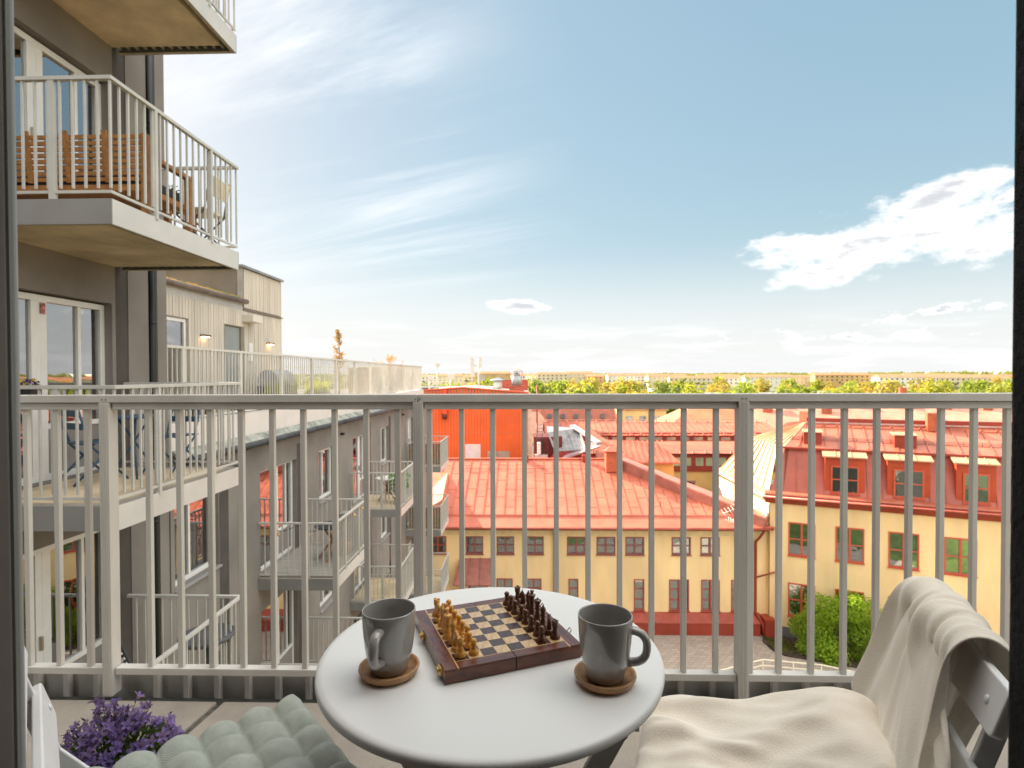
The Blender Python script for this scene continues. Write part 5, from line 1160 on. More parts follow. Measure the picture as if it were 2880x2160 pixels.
BL = [
-223,-57,465,-220,-51,462,-217,-48,460,-214,-47,460,-212,-45,461,-212,-40,462,-215,-36,463,-218,-32,464,-219,-28,463,-218,-23,462,-216,-19,463,-217,-15,466,-220,-12,468,-221,-8,468,-218,-5,468,-215,-4,469,-215,-2,470,-216,2,471,-218,6,472,-218,9,473,-217,9,473,-216,10,474,-216,14,475,-216,19,475,-216,21,475,-216,20,474,-216,18,475,-216,21,476,-216,26,476,-216,32,475,-216,37,474,-216,42,473,-215,47,473,-215,51,473,-216,52,474,-217,51,476,-217,52,478,-217,56,477,-216,62,476,-216,64,475,-216,63,475,-218,62,476,-221,63,477,-226,65,478,-228,69,478,-229,73,478,-232,76,479,-236,76,484,-240,75,489,-244,74,495,
-221,-52,477,-220,-50,476,-219,-47,476,-218,-44,476,-217,-41,477,-217,-37,477,-218,-33,478,-219,-30,479,-220,-26,479,-219,-22,479,-219,-18,480,-220,-15,481,-221,-12,483,-221,-8,484,-220,-5,484,-220,-3,485,-220,-1,486,-220,2,487,-221,6,488,-221,8,489,-221,11,489,-221,13,490,-221,16,491,-221,21,492,-221,23,492,-221,23,491,-221,22,491,-221,24,491,-221,29,492,-221,35,491,-221,39,491,-221,43,490,-220,48,489,-220,52,489,-221,54,490,-221,53,491,-221,54,492,-222,58,493,-221,63,492,-221,67,491,-221,67,491,-222,65,492,-223,65,493,-225,66,494,-226,70,494,-226,75,493,-227,79,493,-229,81,495,-232,83,499,-236,84,503,
-222,-47,491,-222,-47,492,-222,-45,492,-222,-41,492,-222,-37,492,-222,-34,493,-222,-31,494,-222,-28,495,-223,-24,495,-223,-20,495,-223,-17,496,-223,-15,497,-224,-12,499,-224,-8,501,-224,-5,501,-224,-3,502,-225,0,503,-225,3,504,-225,6,505,-225,9,505,-225,12,505,-225,15,505,-226,19,506,-226,23,508,-226,25,508,-226,25,508,-226,24,508,-226,27,508,-226,32,508,-226,37,507,-226,41,507,-226,44,506,-226,49,506,-225,53,506,-225,56,506,-226,55,506,-226,55,507,-226,58,508,-226,63,508,-226,68,507,-226,69,507,-226,68,508,-227,67,509,-227,69,509,-227,72,509,-227,77,508,-227,81,508,-228,85,508,-229,88,510,-231,90,513,
-226,-44,507,-226,-44,508,-227,-42,509,-227,-38,509,-226,-34,508,-226,-30,509,-227,-28,510,-227,-26,511,-227,-23,512,-227,-18,512,-227,-15,512,-228,-14,514,-229,-12,516,-229,-9,518,-229,-5,518,-229,-2,518,-230,0,519,-230,3,520,-230,7,521,-230,9,521,-230,12,521,-230,16,521,-230,21,521,-231,25,523,-231,27,524,-231,26,525,-231,25,525,-231,28,524,-231,33,523,-231,37,523,-231,41,523,-231,45,523,-231,50,523,-231,55,522,-230,57,522,-230,57,522,-230,56,522,-231,57,522,-231,63,523,-231,68,523,-231,70,523,-231,70,524,-231,70,525,-231,72,525,-231,76,525,-231,80,524,-231,85,523,-231,89,523,-231,92,524,-232,94,524,
-231,-44,523,-231,-42,524,-231,-39,525,-231,-36,525,-231,-31,525,-231,-27,525,-232,-26,526,-232,-25,527,-232,-22,528,-232,-17,529,-233,-14,529,-233,-13,531,-234,-13,533,-234,-11,535,-234,-6,535,-234,-3,535,-234,0,535,-235,3,536,-235,6,536,-235,9,536,-235,12,537,-235,16,537,-235,20,537,-236,24,539,-236,26,540,-236,26,542,-236,26,541,-236,29,540,-235,33,538,-235,37,537,-235,41,538,-236,45,539,-236,51,540,-236,56,539,-235,58,538,-235,58,537,-235,56,537,-235,58,537,-235,63,537,-235,69,538,-236,72,539,-236,73,540,-236,73,541,-236,76,541,-236,80,540,-236,84,539,-236,89,539,-236,93,539,-235,96,538,-235,99,537,
-236,-46,538,-236,-42,539,-236,-38,541,-236,-34,541,-237,-30,542,-237,-26,542,-237,-24,542,-237,-24,543,-238,-22,545,-238,-18,546,-238,-14,547,-239,-13,549,-239,-14,551,-240,-12,552,-240,-7,552,-240,-3,552,-240,0,552,-240,3,552,-240,6,552,-240,9,552,-240,12,553,-240,14,553,-240,17,554,-241,22,555,-241,25,557,-241,26,558,-241,27,558,-241,29,556,-240,34,554,-240,37,553,-240,40,554,-241,45,556,-241,51,557,-241,56,556,-241,59,555,-240,59,554,-240,58,553,-240,60,553,-240,65,552,-240,70,553,-240,75,555,-241,77,556,-241,77,557,-241,79,557,-241,83,556,-240,88,554,-240,92,554,-240,96,554,-240,100,554,-240,104,552,
-240,-47,555,-241,-42,555,-241,-38,556,-241,-35,558,-242,-30,559,-242,-26,559,-242,-23,559,-242,-23,560,-243,-23,562,-243,-19,564,-244,-15,565,-244,-14,567,-245,-13,569,-245,-11,569,-245,-7,569,-245,-3,568,-245,0,568,-245,3,568,-244,6,568,-245,9,568,-245,11,570,-245,13,570,-245,16,571,-246,20,571,-246,24,573,-246,27,574,-246,30,574,-246,32,573,-245,36,570,-245,39,569,-245,42,570,-246,47,573,-247,52,574,-246,57,574,-246,60,572,-245,61,571,-245,62,570,-245,64,570,-245,68,569,-245,72,569,-245,76,571,-246,79,573,-246,80,573,-246,82,573,-245,86,571,-245,90,569,-245,94,569,-245,98,569,-245,102,569,-245,107,568,
-245,-47,571,-245,-43,571,-246,-39,572,-246,-35,574,-247,-31,575,-247,-27,576,-247,-23,576,-247,-23,577,-248,-24,579,-249,-22,582,-249,-17,583,-250,-14,585,-250,-13,586,-250,-10,586,-250,-6,585,-250,-3,585,-250,0,585,-250,4,585,-250,7,584,-250,10,585,-250,12,586,-251,14,588,-251,17,588,-250,21,587,-251,26,588,-251,30,590,-251,33,590,-251,36,589,-250,39,587,-250,43,586,-250,46,587,-251,50,589,-252,54,591,-252,57,591,-251,61,589,-251,63,588,-251,64,588,-250,67,587,-250,70,586,-250,74,586,-250,78,587,-251,80,589,-251,83,589,-251,85,589,-250,89,587,-250,92,585,-250,96,585,-250,99,585,-249,104,584,-249,108,583,
-250,-47,586,-250,-43,587,-250,-40,587,-251,-36,589,-252,-33,592,-252,-29,593,-252,-25,593,-253,-24,594,-253,-24,596,-254,-23,598,-254,-19,600,-255,-15,602,-255,-12,603,-255,-9,603,-255,-5,602,-255,-2,602,-255,2,602,-255,5,602,-255,9,601,-255,12,602,-255,14,603,-256,16,604,-256,19,604,-255,24,604,-256,27,604,-256,31,606,-256,35,606,-256,39,606,-256,42,604,-255,46,603,-255,49,603,-256,52,605,-257,55,607,-256,59,607,-256,63,605,-256,66,604,-256,67,604,-256,69,604,-255,72,603,-255,76,603,-255,80,603,-256,83,604,-256,86,605,-256,89,605,-255,92,603,-255,95,602,-255,98,601,-254,102,600,-254,105,599,-254,109,598,
-255,-45,601,-255,-44,602,-255,-42,603,-256,-38,605,-257,-35,608,-257,-31,609,-257,-27,610,-258,-24,611,-258,-24,612,-259,-24,614,-259,-21,617,-260,-16,619,-260,-11,620,-260,-7,620,-260,-4,619,-260,0,619,-260,3,620,-260,6,620,-260,9,619,-260,12,619,-260,15,620,-261,17,621,-261,21,620,-260,25,620,-261,29,621,-261,31,622,-261,34,622,-261,39,622,-261,43,621,-260,47,619,-260,50,620,-261,52,622,-261,56,623,-261,61,623,-261,65,621,-260,68,620,-260,70,620,-261,72,620,-261,75,621,-260,79,620,-260,82,619,-260,85,620,-261,88,621,-261,91,620,-260,95,619,-260,98,618,-260,101,618,-260,104,617,-259,107,615,-259,110,614,
-259,-42,616,-260,-45,618,-260,-45,619,-261,-42,621,-262,-38,624,-262,-34,626,-263,-30,627,-263,-25,628,-263,-24,629,-264,-25,631,-264,-23,633,-265,-18,635,-265,-12,636,-265,-7,636,-265,-4,636,-265,-1,636,-266,2,637,-266,5,637,-266,8,637,-265,11,636,-265,14,636,-266,17,637,-265,21,637,-265,26,636,-266,28,637,-266,30,638,-266,33,639,-266,38,638,-266,43,637,-265,47,636,-265,50,636,-266,53,638,-266,57,639,-266,62,639,-266,67,637,-265,71,636,-265,74,635,-265,76,636,-266,79,638,-266,82,638,-265,86,637,-265,88,636,-265,90,635,-265,93,635,-265,97,635,-265,100,635,-265,103,635,-265,107,634,-264,109,632,-264,112,630,
-264,-41,633,-265,-46,634,-265,-48,635,-266,-46,638,-266,-42,640,-267,-37,641,-267,-32,643,-268,-28,644,-268,-26,646,-269,-26,647,-269,-26,649,-270,-21,651,-270,-15,652,-270,-10,652,-270,-6,652,-270,-3,652,-271,1,653,-271,4,654,-271,7,654,-271,10,653,-270,14,653,-271,17,653,-270,21,653,-270,25,653,-271,28,653,-271,30,654,-271,33,655,-271,37,655,-271,42,653,-270,48,652,-271,52,653,-271,55,654,-271,59,655,-271,64,655,-271,68,654,-270,73,652,-270,76,652,-270,79,653,-271,82,654,-271,86,655,-271,89,654,-270,91,652,-270,92,651,-270,94,650,-270,98,650,-270,102,651,-270,105,651,-270,109,650,-269,112,648,-268,114,646,
-269,-44,649,-270,-48,650,-270,-50,652,-271,-49,654,-271,-45,656,-272,-40,657,-272,-35,659,-273,-31,660,-273,-29,662,-274,-30,664,-274,-29,665,-275,-25,667,-275,-19,668,-275,-14,668,-275,-10,667,-275,-5,668,-276,-1,669,-276,2,671,-276,6,671,-276,10,670,-275,14,669,-275,17,669,-275,21,669,-276,24,669,-276,28,669,-276,31,670,-276,34,671,-276,38,671,-276,43,669,-275,49,669,-275,54,669,-276,57,670,-276,61,671,-276,65,671,-276,70,670,-275,74,669,-275,79,668,-275,82,669,-276,85,671,-276,89,672,-276,93,671,-276,95,670,-275,95,668,-275,96,667,-275,99,666,-275,103,666,-275,107,667,-275,111,666,-274,114,665,-273,117,662,
-274,-49,666,-275,-50,667,-275,-52,668,-276,-52,670,-276,-48,672,-277,-43,673,-277,-38,674,-278,-34,676,-278,-33,678,-279,-34,680,-279,-33,682,-280,-29,683,-280,-24,683,-280,-18,683,-280,-13,683,-280,-7,683,-280,-3,685,-281,1,687,-281,5,687,-281,9,687,-280,14,685,-280,18,685,-280,21,685,-281,25,686,-281,28,686,-281,32,686,-281,36,687,-281,40,687,-280,45,685,-280,50,684,-280,56,684,-280,60,685,-281,63,686,-281,67,686,-281,71,686,-280,76,685,-280,80,684,-280,84,685,-281,88,688,-282,92,689,-281,96,689,-281,99,687,-280,98,686,-280,98,684,-280,101,683,-279,106,682,-279,110,682,-279,115,682,-279,118,680,-278,120,678,
-279,-56,682,-280,-54,683,-280,-54,684,-281,-54,687,-281,-51,689,-282,-47,690,-282,-43,690,-282,-39,692,-283,-37,694,-284,-37,696,-284,-36,698,-285,-32,699,-285,-26,700,-285,-20,699,-285,-15,699,-285,-10,699,-285,-6,701,-286,-2,702,-286,3,703,-286,8,702,-285,13,701,-285,17,701,-285,21,701,-286,25,702,-286,28,703,-286,32,703,-286,36,703,-286,41,703,-285,46,701,-285,52,700,-285,57,700,-285,62,701,-285,65,701,-285,69,702,-285,73,701,-285,77,701,-285,82,700,-285,87,701,-286,91,703,-287,95,705,-287,100,706,-286,103,705,-286,103,703,-285,102,701,-285,104,699,-284,109,698,-284,114,697,-284,118,696,-283,122,695,-283,124,694,
-284,-63,698,-284,-60,699,-285,-58,700,-286,-57,703,-286,-55,705,-287,-52,706,-287,-48,706,-287,-43,707,-288,-40,709,-288,-38,712,-289,-36,714,-290,-32,715,-290,-27,716,-290,-21,716,-290,-16,715,-290,-12,715,-290,-8,716,-290,-4,717,-290,1,717,-290,6,716,-290,11,716,-290,16,717,-290,21,717,-290,24,718,-291,28,719,-291,32,719,-291,37,719,-290,42,718,-290,48,717,-290,53,717,-290,59,717,-290,64,717,-290,68,716,-290,71,717,-290,75,717,-290,80,717,-290,84,716,-290,90,717,-291,94,718,-291,99,721,-292,103,722,-292,107,722,-291,108,720,-290,108,718,-290,109,715,-289,113,714,-289,117,713,-288,121,711,-288,125,710,-288,128,709,
-289,-71,714,-289,-67,714,-290,-64,716,-290,-61,718,-291,-59,720,-292,-56,722,-292,-52,722,-292,-48,723,-292,-44,725,-293,-40,726,-294,-37,728,-294,-33,730,-295,-28,732,-295,-22,733,-295,-17,732,-294,-13,731,-294,-9,731,-295,-5,732,-295,0,732,-294,5,731,-295,10,731,-295,15,732,-295,20,732,-295,24,733,-295,29,733,-295,33,734,-295,38,733,-295,44,733,-295,49,733,-295,55,733,-295,60,733,-295,66,732,-295,70,731,-295,75,732,-295,79,733,-295,83,733,-295,88,732,-294,93,731,-295,98,732,-296,102,735,-296,106,737,-297,110,738,-296,113,736,-295,114,734,-294,116,731,-294,119,729,-293,122,728,-293,126,726,-292,129,724,-292,132,724,
-294,-78,729,-293,-73,730,-294,-70,731,-294,-67,733,-295,-64,735,-295,-60,737,-296,-56,737,-296,-52,738,-296,-48,740,-296,-43,741,-297,-39,742,-297,-34,744,-298,-30,746,-299,-24,747,-298,-19,747,-298,-14,746,-298,-10,746,-298,-6,747,-298,-2,747,-298,4,746,-299,9,747,-299,15,747,-299,20,747,-298,25,747,-299,30,747,-299,35,748,-299,39,748,-299,45,748,-299,50,748,-299,56,749,-299,62,748,-298,67,747,-298,72,745,-298,77,745,-299,81,747,-299,86,748,-299,91,747,-298,96,745,-298,101,745,-299,105,747,-300,109,749,-301,114,751,-301,119,750,-300,121,748,-299,123,745,-298,126,742,-297,129,742,-297,133,740,-296,136,738,-295,139,737,
-296,-85,744,-295,-81,745,-295,-77,746,-296,-74,748,-296,-70,751,-297,-66,752,-297,-62,753,-298,-57,754,-298,-53,755,-298,-48,757,-297,-42,757,-298,-37,758,-299,-32,759,-299,-27,761,-299,-21,762,-299,-16,762,-299,-11,762,-299,-7,763,-300,-3,763,-300,3,763,-301,8,763,-301,14,763,-301,20,763,-300,25,763,-300,30,763,-300,35,764,-300,40,765,-299,46,765,-299,51,765,-299,57,765,-299,63,764,-299,69,763,-299,74,761,-300,79,760,-301,84,760,-301,89,761,-301,94,761,-299,99,759,-299,103,758,-299,108,758,-301,112,760,-303,118,761,-304,123,761,-303,127,759,-302,131,757,-301,134,756,-300,138,755,-298,142,754,-297,145,752,-296,149,749,
-295,-94,760,-294,-90,762,-294,-86,764,-295,-81,766,-295,-77,768,-296,-72,769,-297,-68,770,-297,-63,771,-297,-58,773,-296,-52,774,-295,-46,774,-296,-41,774,-297,-36,775,-297,-30,777,-297,-24,778,-297,-18,779,-297,-12,780,-297,-8,780,-297,-3,780,-299,2,780,-300,8,779,-300,13,779,-300,19,780,-298,24,780,-298,30,780,-298,35,781,-297,41,782,-296,47,782,-296,53,782,-295,59,781,-296,65,781,-296,70,780,-297,75,778,-298,80,776,-300,86,776,-300,91,776,-299,97,776,-298,102,775,-297,107,774,-298,112,773,-300,116,773,-302,122,772,-303,127,772,-303,133,772,-302,138,771,-300,142,771,-298,147,771,-296,150,770,-295,154,767,-293,159,763,
-289,-102,778,-289,-98,779,-289,-93,781,-290,-88,783,-291,-83,784,-291,-78,785,-292,-72,786,-293,-67,787,-293,-61,788,-292,-55,789,-291,-50,789,-291,-44,789,-292,-38,790,-291,-32,790,-291,-26,791,-291,-20,792,-291,-14,793,-291,-8,793,-292,-3,793,-293,2,792,-295,7,792,-295,13,792,-294,19,792,-293,24,792,-292,30,793,-292,36,793,-291,42,793,-290,48,794,-289,54,794,-289,60,794,-289,66,794,-290,71,793,-291,77,792,-292,82,791,-294,88,790,-294,94,790,-294,99,790,-292,105,790,-292,110,789,-292,115,788,-293,121,787,-294,126,785,-295,132,785,-294,137,785,-294,143,785,-293,149,785,-292,154,785,-290,158,784,-288,163,782,-288,168,779,
-279,-108,792,-279,-103,793,-280,-97,794,-280,-92,795,-281,-86,796,-281,-80,797,-281,-75,797,-282,-69,797,-282,-63,798,-281,-57,798,-281,-51,798,-281,-45,798,-281,-40,798,-280,-34,798,-280,-28,798,-279,-22,798,-280,-16,798,-280,-10,798,-281,-4,799,-282,1,799,-283,7,798,-283,13,798,-283,18,799,-282,24,799,-281,30,799,-281,36,799,-280,42,799,-279,48,799,-279,54,799,-279,59,799,-279,65,799,-280,71,799,-280,77,799,-281,82,799,-282,88,799,-282,94,799,-282,100,799,-281,105,799,-281,111,798,-281,117,798,-281,122,797,-281,128,796,-281,133,795,-281,139,795,-280,145,795,-280,151,795,-280,157,795,-279,162,794,-278,167,793,-278,173,792,
-265,-111,800,-264,-106,801,-264,-100,801,-264,-94,802,-264,-88,802,-265,-82,803,-265,-77,803,-265,-71,803,-264,-65,803,-264,-59,803,-264,-53,803,-264,-48,803,-264,-42,802,-264,-36,802,-265,-30,801,-265,-25,800,-265,-19,800,-265,-13,800,-265,-7,801,-265,-2,802,-264,4,803,-264,10,803,-264,16,803,-264,21,803,-264,27,802,-264,33,802,-264,39,801,-264,45,800,-265,50,800,-265,56,800,-265,61,800,-265,67,800,-265,73,801,-265,78,802,-265,83,802,-265,89,802,-265,95,803,-265,100,803,-265,106,802,-265,111,802,-265,117,802,-265,123,801,-265,128,801,-264,134,801,-265,140,800,-265,146,800,-265,152,799,-265,158,799,-264,164,799,-264,170,799,
-250,-114,799,-248,-109,800,-247,-103,802,-247,-98,802,-247,-92,803,-247,-86,803,-247,-80,802,-247,-74,802,-247,-69,802,-247,-63,802,-247,-57,802,-247,-52,802,-248,-46,801,-249,-41,800,-250,-35,798,-251,-30,797,-250,-24,797,-249,-18,799,-248,-12,801,-246,-6,803,-244,-1,804,-243,5,805,-243,11,805,-243,17,805,-244,22,804,-246,28,803,-247,34,801,-248,40,800,-249,45,798,-250,50,797,-250,56,797,-250,61,798,-249,66,799,-248,72,799,-247,77,800,-247,82,800,-247,87,801,-247,92,801,-248,97,800,-248,103,800,-248,108,800,-248,113,800,-248,119,800,-248,125,800,-248,131,799,-248,137,799,-248,143,798,-249,149,798,-249,155,798,-248,162,800,
-237,-118,790,-236,-113,792,-235,-108,793,-235,-103,793,-236,-97,793,-236,-91,793,-235,-85,793,-235,-79,792,-235,-74,792,-235,-68,791,-235,-63,790,-236,-58,790,-237,-52,789,-237,-47,788,-239,-41,785,-240,-35,784,-239,-30,786,-238,-24,789,-236,-17,792,-234,-11,795,-230,-5,796,-228,1,798,-227,7,798,-227,13,798,-229,19,797,-231,24,796,-233,30,794,-234,36,792,-236,41,790,-238,46,788,-238,52,787,-238,58,788,-236,63,788,-235,68,789,-234,73,789,-234,78,789,-234,82,789,-234,87,789,-235,92,788,-236,97,788,-236,101,788,-236,106,789,-236,112,791,-235,118,791,-234,124,792,-233,130,792,-233,137,791,-234,143,791,-235,150,792,-234,156,793,
-228,-122,776,-228,-118,777,-230,-114,778,-231,-110,778,-232,-104,777,-231,-97,777,-230,-91,775,-229,-86,774,-230,-80,773,-230,-75,772,-230,-70,771,-230,-65,770,-230,-60,769,-231,-54,767,-231,-48,765,-232,-42,764,-233,-36,767,-233,-29,773,-232,-21,777,-229,-14,780,-226,-7,782,-222,0,783,-221,6,784,-220,12,784,-220,17,784,-221,22,783,-222,29,781,-224,34,778,-226,39,775,-229,45,773,-230,51,771,-229,56,771,-227,62,772,-225,67,773,-225,73,773,-227,78,772,-228,82,772,-228,86,772,-229,91,771,-230,95,771,-231,100,772,-231,105,774,-230,110,776,-229,116,777,-227,122,779,-225,128,780,-225,136,780,-225,142,780,-224,149,780,-222,155,781,
-221,-127,760,-223,-123,760,-227,-120,760,-229,-116,760,-230,-110,760,-229,-103,759,-227,-97,757,-227,-93,756,-228,-88,755,-229,-84,757,-229,-79,758,-229,-74,757,-228,-68,754,-228,-63,751,-228,-56,748,-229,-50,750,-230,-43,755,-231,-35,760,-231,-26,764,-229,-18,765,-227,-10,765,-225,-3,766,-224,5,767,-220,10,768,-216,15,768,-214,20,767,-217,26,765,-220,31,763,-222,37,760,-224,42,757,-226,49,755,-225,55,755,-222,60,756,-221,66,757,-222,72,759,-225,76,760,-229,80,762,-230,85,763,-230,90,763,-231,95,764,-232,100,765,-231,105,765,-229,111,763,-227,116,763,-226,122,763,-225,129,763,-224,137,764,-222,144,764,-217,150,766,-211,155,768,
-216,-131,743,-218,-128,743,-223,-125,743,-226,-122,743,-226,-115,742,-226,-109,742,-225,-103,741,-225,-100,741,-226,-97,744,-229,-93,751,-232,-87,760,-233,-81,762,-232,-75,757,-230,-70,751,-230,-64,750,-233,-57,754,-235,-50,760,-234,-41,762,-231,-32,759,-229,-23,754,-228,-15,751,-227,-7,749,-225,1,749,-220,7,751,-212,12,752,-210,18,751,-215,23,750,-220,27,748,-222,31,746,-224,37,744,-224,44,743,-224,50,743,-223,57,745,-223,63,749,-226,67,755,-230,71,763,-236,74,769,-238,79,772,-239,86,774,-239,93,775,-238,101,775,-235,107,768,-230,110,758,-226,114,751,-225,121,747,-225,129,745,-224,138,745,-219,145,747,-211,150,750,-203,155,754,
-211,-137,725,-214,-132,726,-218,-129,726,-221,-127,725,-221,-121,725,-221,-114,725,-222,-109,726,-222,-107,729,-225,-105,736,-229,-101,750,-236,-95,767,-241,-87,777,-241,-80,776,-238,-73,770,-238,-66,770,-243,-58,777,-246,-51,781,-243,-44,777,-235,-37,765,-229,-30,750,-226,-22,740,-225,-14,735,-223,-6,735,-217,1,736,-209,8,737,-208,14,736,-215,19,735,-221,22,735,-224,26,736,-224,31,737,-225,38,738,-225,44,739,-226,50,743,-228,55,750,-233,59,762,-240,61,776,-247,64,786,-251,70,790,-250,78,791,-248,88,791,-244,99,787,-238,106,775,-231,110,757,-225,114,742,-223,120,733,-222,129,728,-221,139,727,-215,146,730,-205,151,734,-196,155,739,
-206,-142,708,-209,-137,708,-213,-135,708,-216,-135,709,-217,-133,710,-217,-125,710,-217,-117,711,-219,-114,716,-221,-112,725,-226,-108,740,-235,-101,760,-243,-92,777,-245,-84,783,-243,-76,782,-243,-68,784,-249,-60,791,-253,-52,795,-249,-45,788,-239,-41,770,-230,-36,748,-224,-30,733,-222,-22,725,-220,-14,724,-215,-7,724,-209,1,725,-209,9,724,-215,14,725,-220,18,727,-223,21,729,-224,26,732,-225,32,735,-226,38,738,-227,43,742,-230,48,751,-236,51,766,-245,52,783,-252,56,792,-255,63,794,-254,72,793,-249,83,791,-243,94,784,-236,104,768,-229,111,748,-223,116,731,-220,122,721,-218,130,715,-216,138,713,-210,145,714,-200,151,719,-191,156,723,
-201,-148,692,-205,-143,691,-209,-143,692,-212,-149,694,-213,-153,697,-213,-146,698,-214,-133,699,-215,-124,703,-217,-120,710,-221,-116,721,-227,-108,737,-234,-99,753,-238,-90,765,-237,-84,769,-238,-76,772,-243,-68,778,-246,-59,781,-243,-52,776,-235,-48,760,-227,-44,740,-222,-39,726,-220,-32,719,-218,-24,716,-215,-16,715,-212,-8,715,-213,1,716,-216,7,718,-219,12,720,-221,16,723,-222,21,725,-222,29,728,-223,35,730,-224,40,733,-227,45,740,-233,48,753,-240,51,768,-244,56,775,-245,64,775,-243,73,772,-240,83,769,-235,92,761,-229,102,746,-223,112,730,-219,120,716,-216,126,707,-214,133,701,-212,139,698,-205,145,700,-195,151,703,-186,156,707,
-196,-155,676,-200,-149,675,-204,-149,676,-207,-159,680,-209,-172,685,-210,-172,688,-210,-157,689,-211,-140,690,-212,-131,695,-214,-125,701,-218,-116,711,-222,-105,722,-225,-98,732,-226,-93,739,-228,-88,743,-230,-81,747,-231,-72,748,-230,-64,745,-226,-58,735,-221,-52,724,-219,-46,716,-217,-40,712,-216,-34,709,-215,-26,707,-215,-17,708,-215,-8,709,-216,-1,711,-217,5,712,-218,10,714,-219,17,715,-219,25,717,-219,32,718,-220,38,719,-221,43,723,-224,49,730,-228,54,739,-230,61,744,-229,70,743,-228,80,739,-226,87,736,-224,94,730,-220,102,720,-217,112,709,-213,121,698,-211,129,690,-209,136,684,-207,142,683,-200,147,684,-190,152,687,-181,157,690,
-191,-162,659,-195,-155,658,-199,-153,660,-203,-162,666,-206,-179,673,-207,-188,677,-207,-180,679,-208,-163,680,-208,-148,682,-209,-137,686,-211,-124,691,-213,-113,698,-216,-106,706,-218,-103,713,-219,-99,718,-220,-92,719,-220,-85,719,-219,-77,716,-218,-69,712,-216,-60,707,-215,-53,704,-215,-47,703,-214,-41,701,-214,-33,700,-214,-24,701,-214,-15,701,-214,-8,702,-215,-2,702,-215,4,704,-215,11,705,-216,20,707,-216,28,708,-216,34,707,-216,41,707,-217,48,709,-218,56,713,-219,64,716,-218,74,714,-217,83,710,-216,90,706,-215,96,703,-213,103,699,-211,111,691,-208,120,682,-206,130,673,-204,138,668,-201,145,665,-195,149,667,-185,153,670,-177,158,672,
-185,-169,642,-189,-164,642,-194,-161,644,-198,-165,651,-201,-177,659,-203,-191,665,-204,-195,668,-204,-185,669,-205,-170,670,-205,-154,672,-206,-138,675,-208,-125,681,-211,-117,689,-213,-113,696,-214,-108,700,-214,-102,701,-214,-95,701,-214,-87,699,-213,-79,696,-212,-71,693,-211,-61,691,-211,-53,692,-211,-45,692,-211,-38,692,-211,-30,692,-211,-21,691,-211,-14,691,-211,-8,691,-212,-2,693,-212,5,695,-213,14,697,-213,22,698,-213,30,696,-212,38,694,-212,46,693,-212,53,694,-213,61,696,-212,71,694,-211,81,690,-210,89,686,-209,95,683,-208,101,680,-206,109,675,-204,119,667,-201,128,659,-199,137,653,-197,145,649,-190,150,650,-180,154,653,-172,159,655,
-179,-177,626,-183,-174,626,-188,-173,629,-194,-174,636,-197,-180,645,-199,-192,652,-200,-201,655,-200,-200,656,-201,-189,657,-201,-174,658,-202,-158,662,-204,-143,668,-207,-132,676,-208,-124,682,-209,-117,685,-209,-110,685,-209,-103,686,-209,-97,685,-209,-90,683,-208,-82,680,-207,-72,678,-208,-61,679,-208,-52,681,-208,-43,682,-208,-35,681,-207,-27,679,-207,-19,678,-208,-13,679,-208,-8,682,-209,-1,684,-209,7,685,-209,16,685,-209,25,684,-208,34,681,-208,42,679,-207,49,679,-208,57,679,-207,66,678,-206,76,673,-204,85,668,-203,92,665,-202,99,663,-201,107,658,-199,117,651,-197,126,645,-195,135,639,-192,143,634,-184,150,634,-174,155,636,-166,160,638,
-171,-184,610,-176,-183,612,-183,-185,616,-189,-187,623,-192,-189,632,-194,-195,639,-195,-203,642,-196,-205,642,-196,-198,642,-197,-190,644,-198,-181,649,-200,-168,656,-202,-153,663,-204,-138,667,-204,-128,669,-204,-120,669,-205,-113,670,-205,-106,671,-205,-99,670,-204,-92,667,-203,-83,666,-204,-72,667,-204,-62,669,-204,-53,669,-204,-45,667,-203,-36,665,-203,-27,665,-204,-20,667,-205,-15,670,-205,-8,671,-205,0,671,-205,10,670,-204,19,669,-204,28,667,-203,36,665,-203,45,664,-203,53,663,-202,62,661,-201,72,656,-199,82,651,-198,89,648,-197,96,645,-196,105,640,-194,115,634,-192,124,629,-191,133,624,-187,142,620,-179,149,618,-168,156,619,-160,161,621,
-163,-192,595,-169,-190,598,-178,-192,603,-185,-195,610,-188,-194,619,-189,-195,627,-190,-201,630,-190,-205,628,-191,-203,627,-192,-199,629,-194,-197,635,-196,-190,643,-198,-176,648,-199,-158,651,-199,-142,653,-200,-130,654,-200,-122,655,-200,-115,656,-200,-108,656,-200,-100,654,-200,-91,654,-200,-82,655,-200,-73,655,-200,-65,654,-199,-57,651,-198,-48,649,-199,-38,651,-200,-30,654,-201,-24,657,-201,-16,658,-200,-8,657,-200,2,655,-200,11,653,-199,21,652,-199,30,651,-199,39,650,-198,49,648,-197,58,645,-196,68,640,-194,77,636,-193,86,632,-192,94,629,-191,103,624,-189,113,618,-187,122,613,-186,131,608,-183,140,604,-174,149,602,-162,156,603,-153,162,604,
-157,-198,580,-163,-195,584,-173,-196,591,-181,-198,598,-184,-195,607,-184,-192,614,-184,-196,618,-185,-203,616,-187,-205,614,-188,-204,615,-190,-204,621,-192,-202,628,-193,-194,634,-194,-178,637,-195,-160,639,-195,-144,639,-196,-132,640,-196,-124,641,-196,-116,641,-196,-107,641,-196,-99,641,-196,-90,642,-196,-82,641,-195,-75,639,-194,-68,636,-194,-59,634,-194,-49,636,-195,-40,640,-196,-33,643,-197,-25,644,-196,-16,643,-195,-6,640,-195,4,638,-195,14,637,-195,24,637,-195,34,637,-194,43,635,-193,52,631,-191,62,626,-190,72,621,-189,81,618,-188,90,614,-186,100,609,-184,110,603,-183,120,598,-181,128,593,-178,138,589,-169,147,587,-158,155,587,-148,162,587,
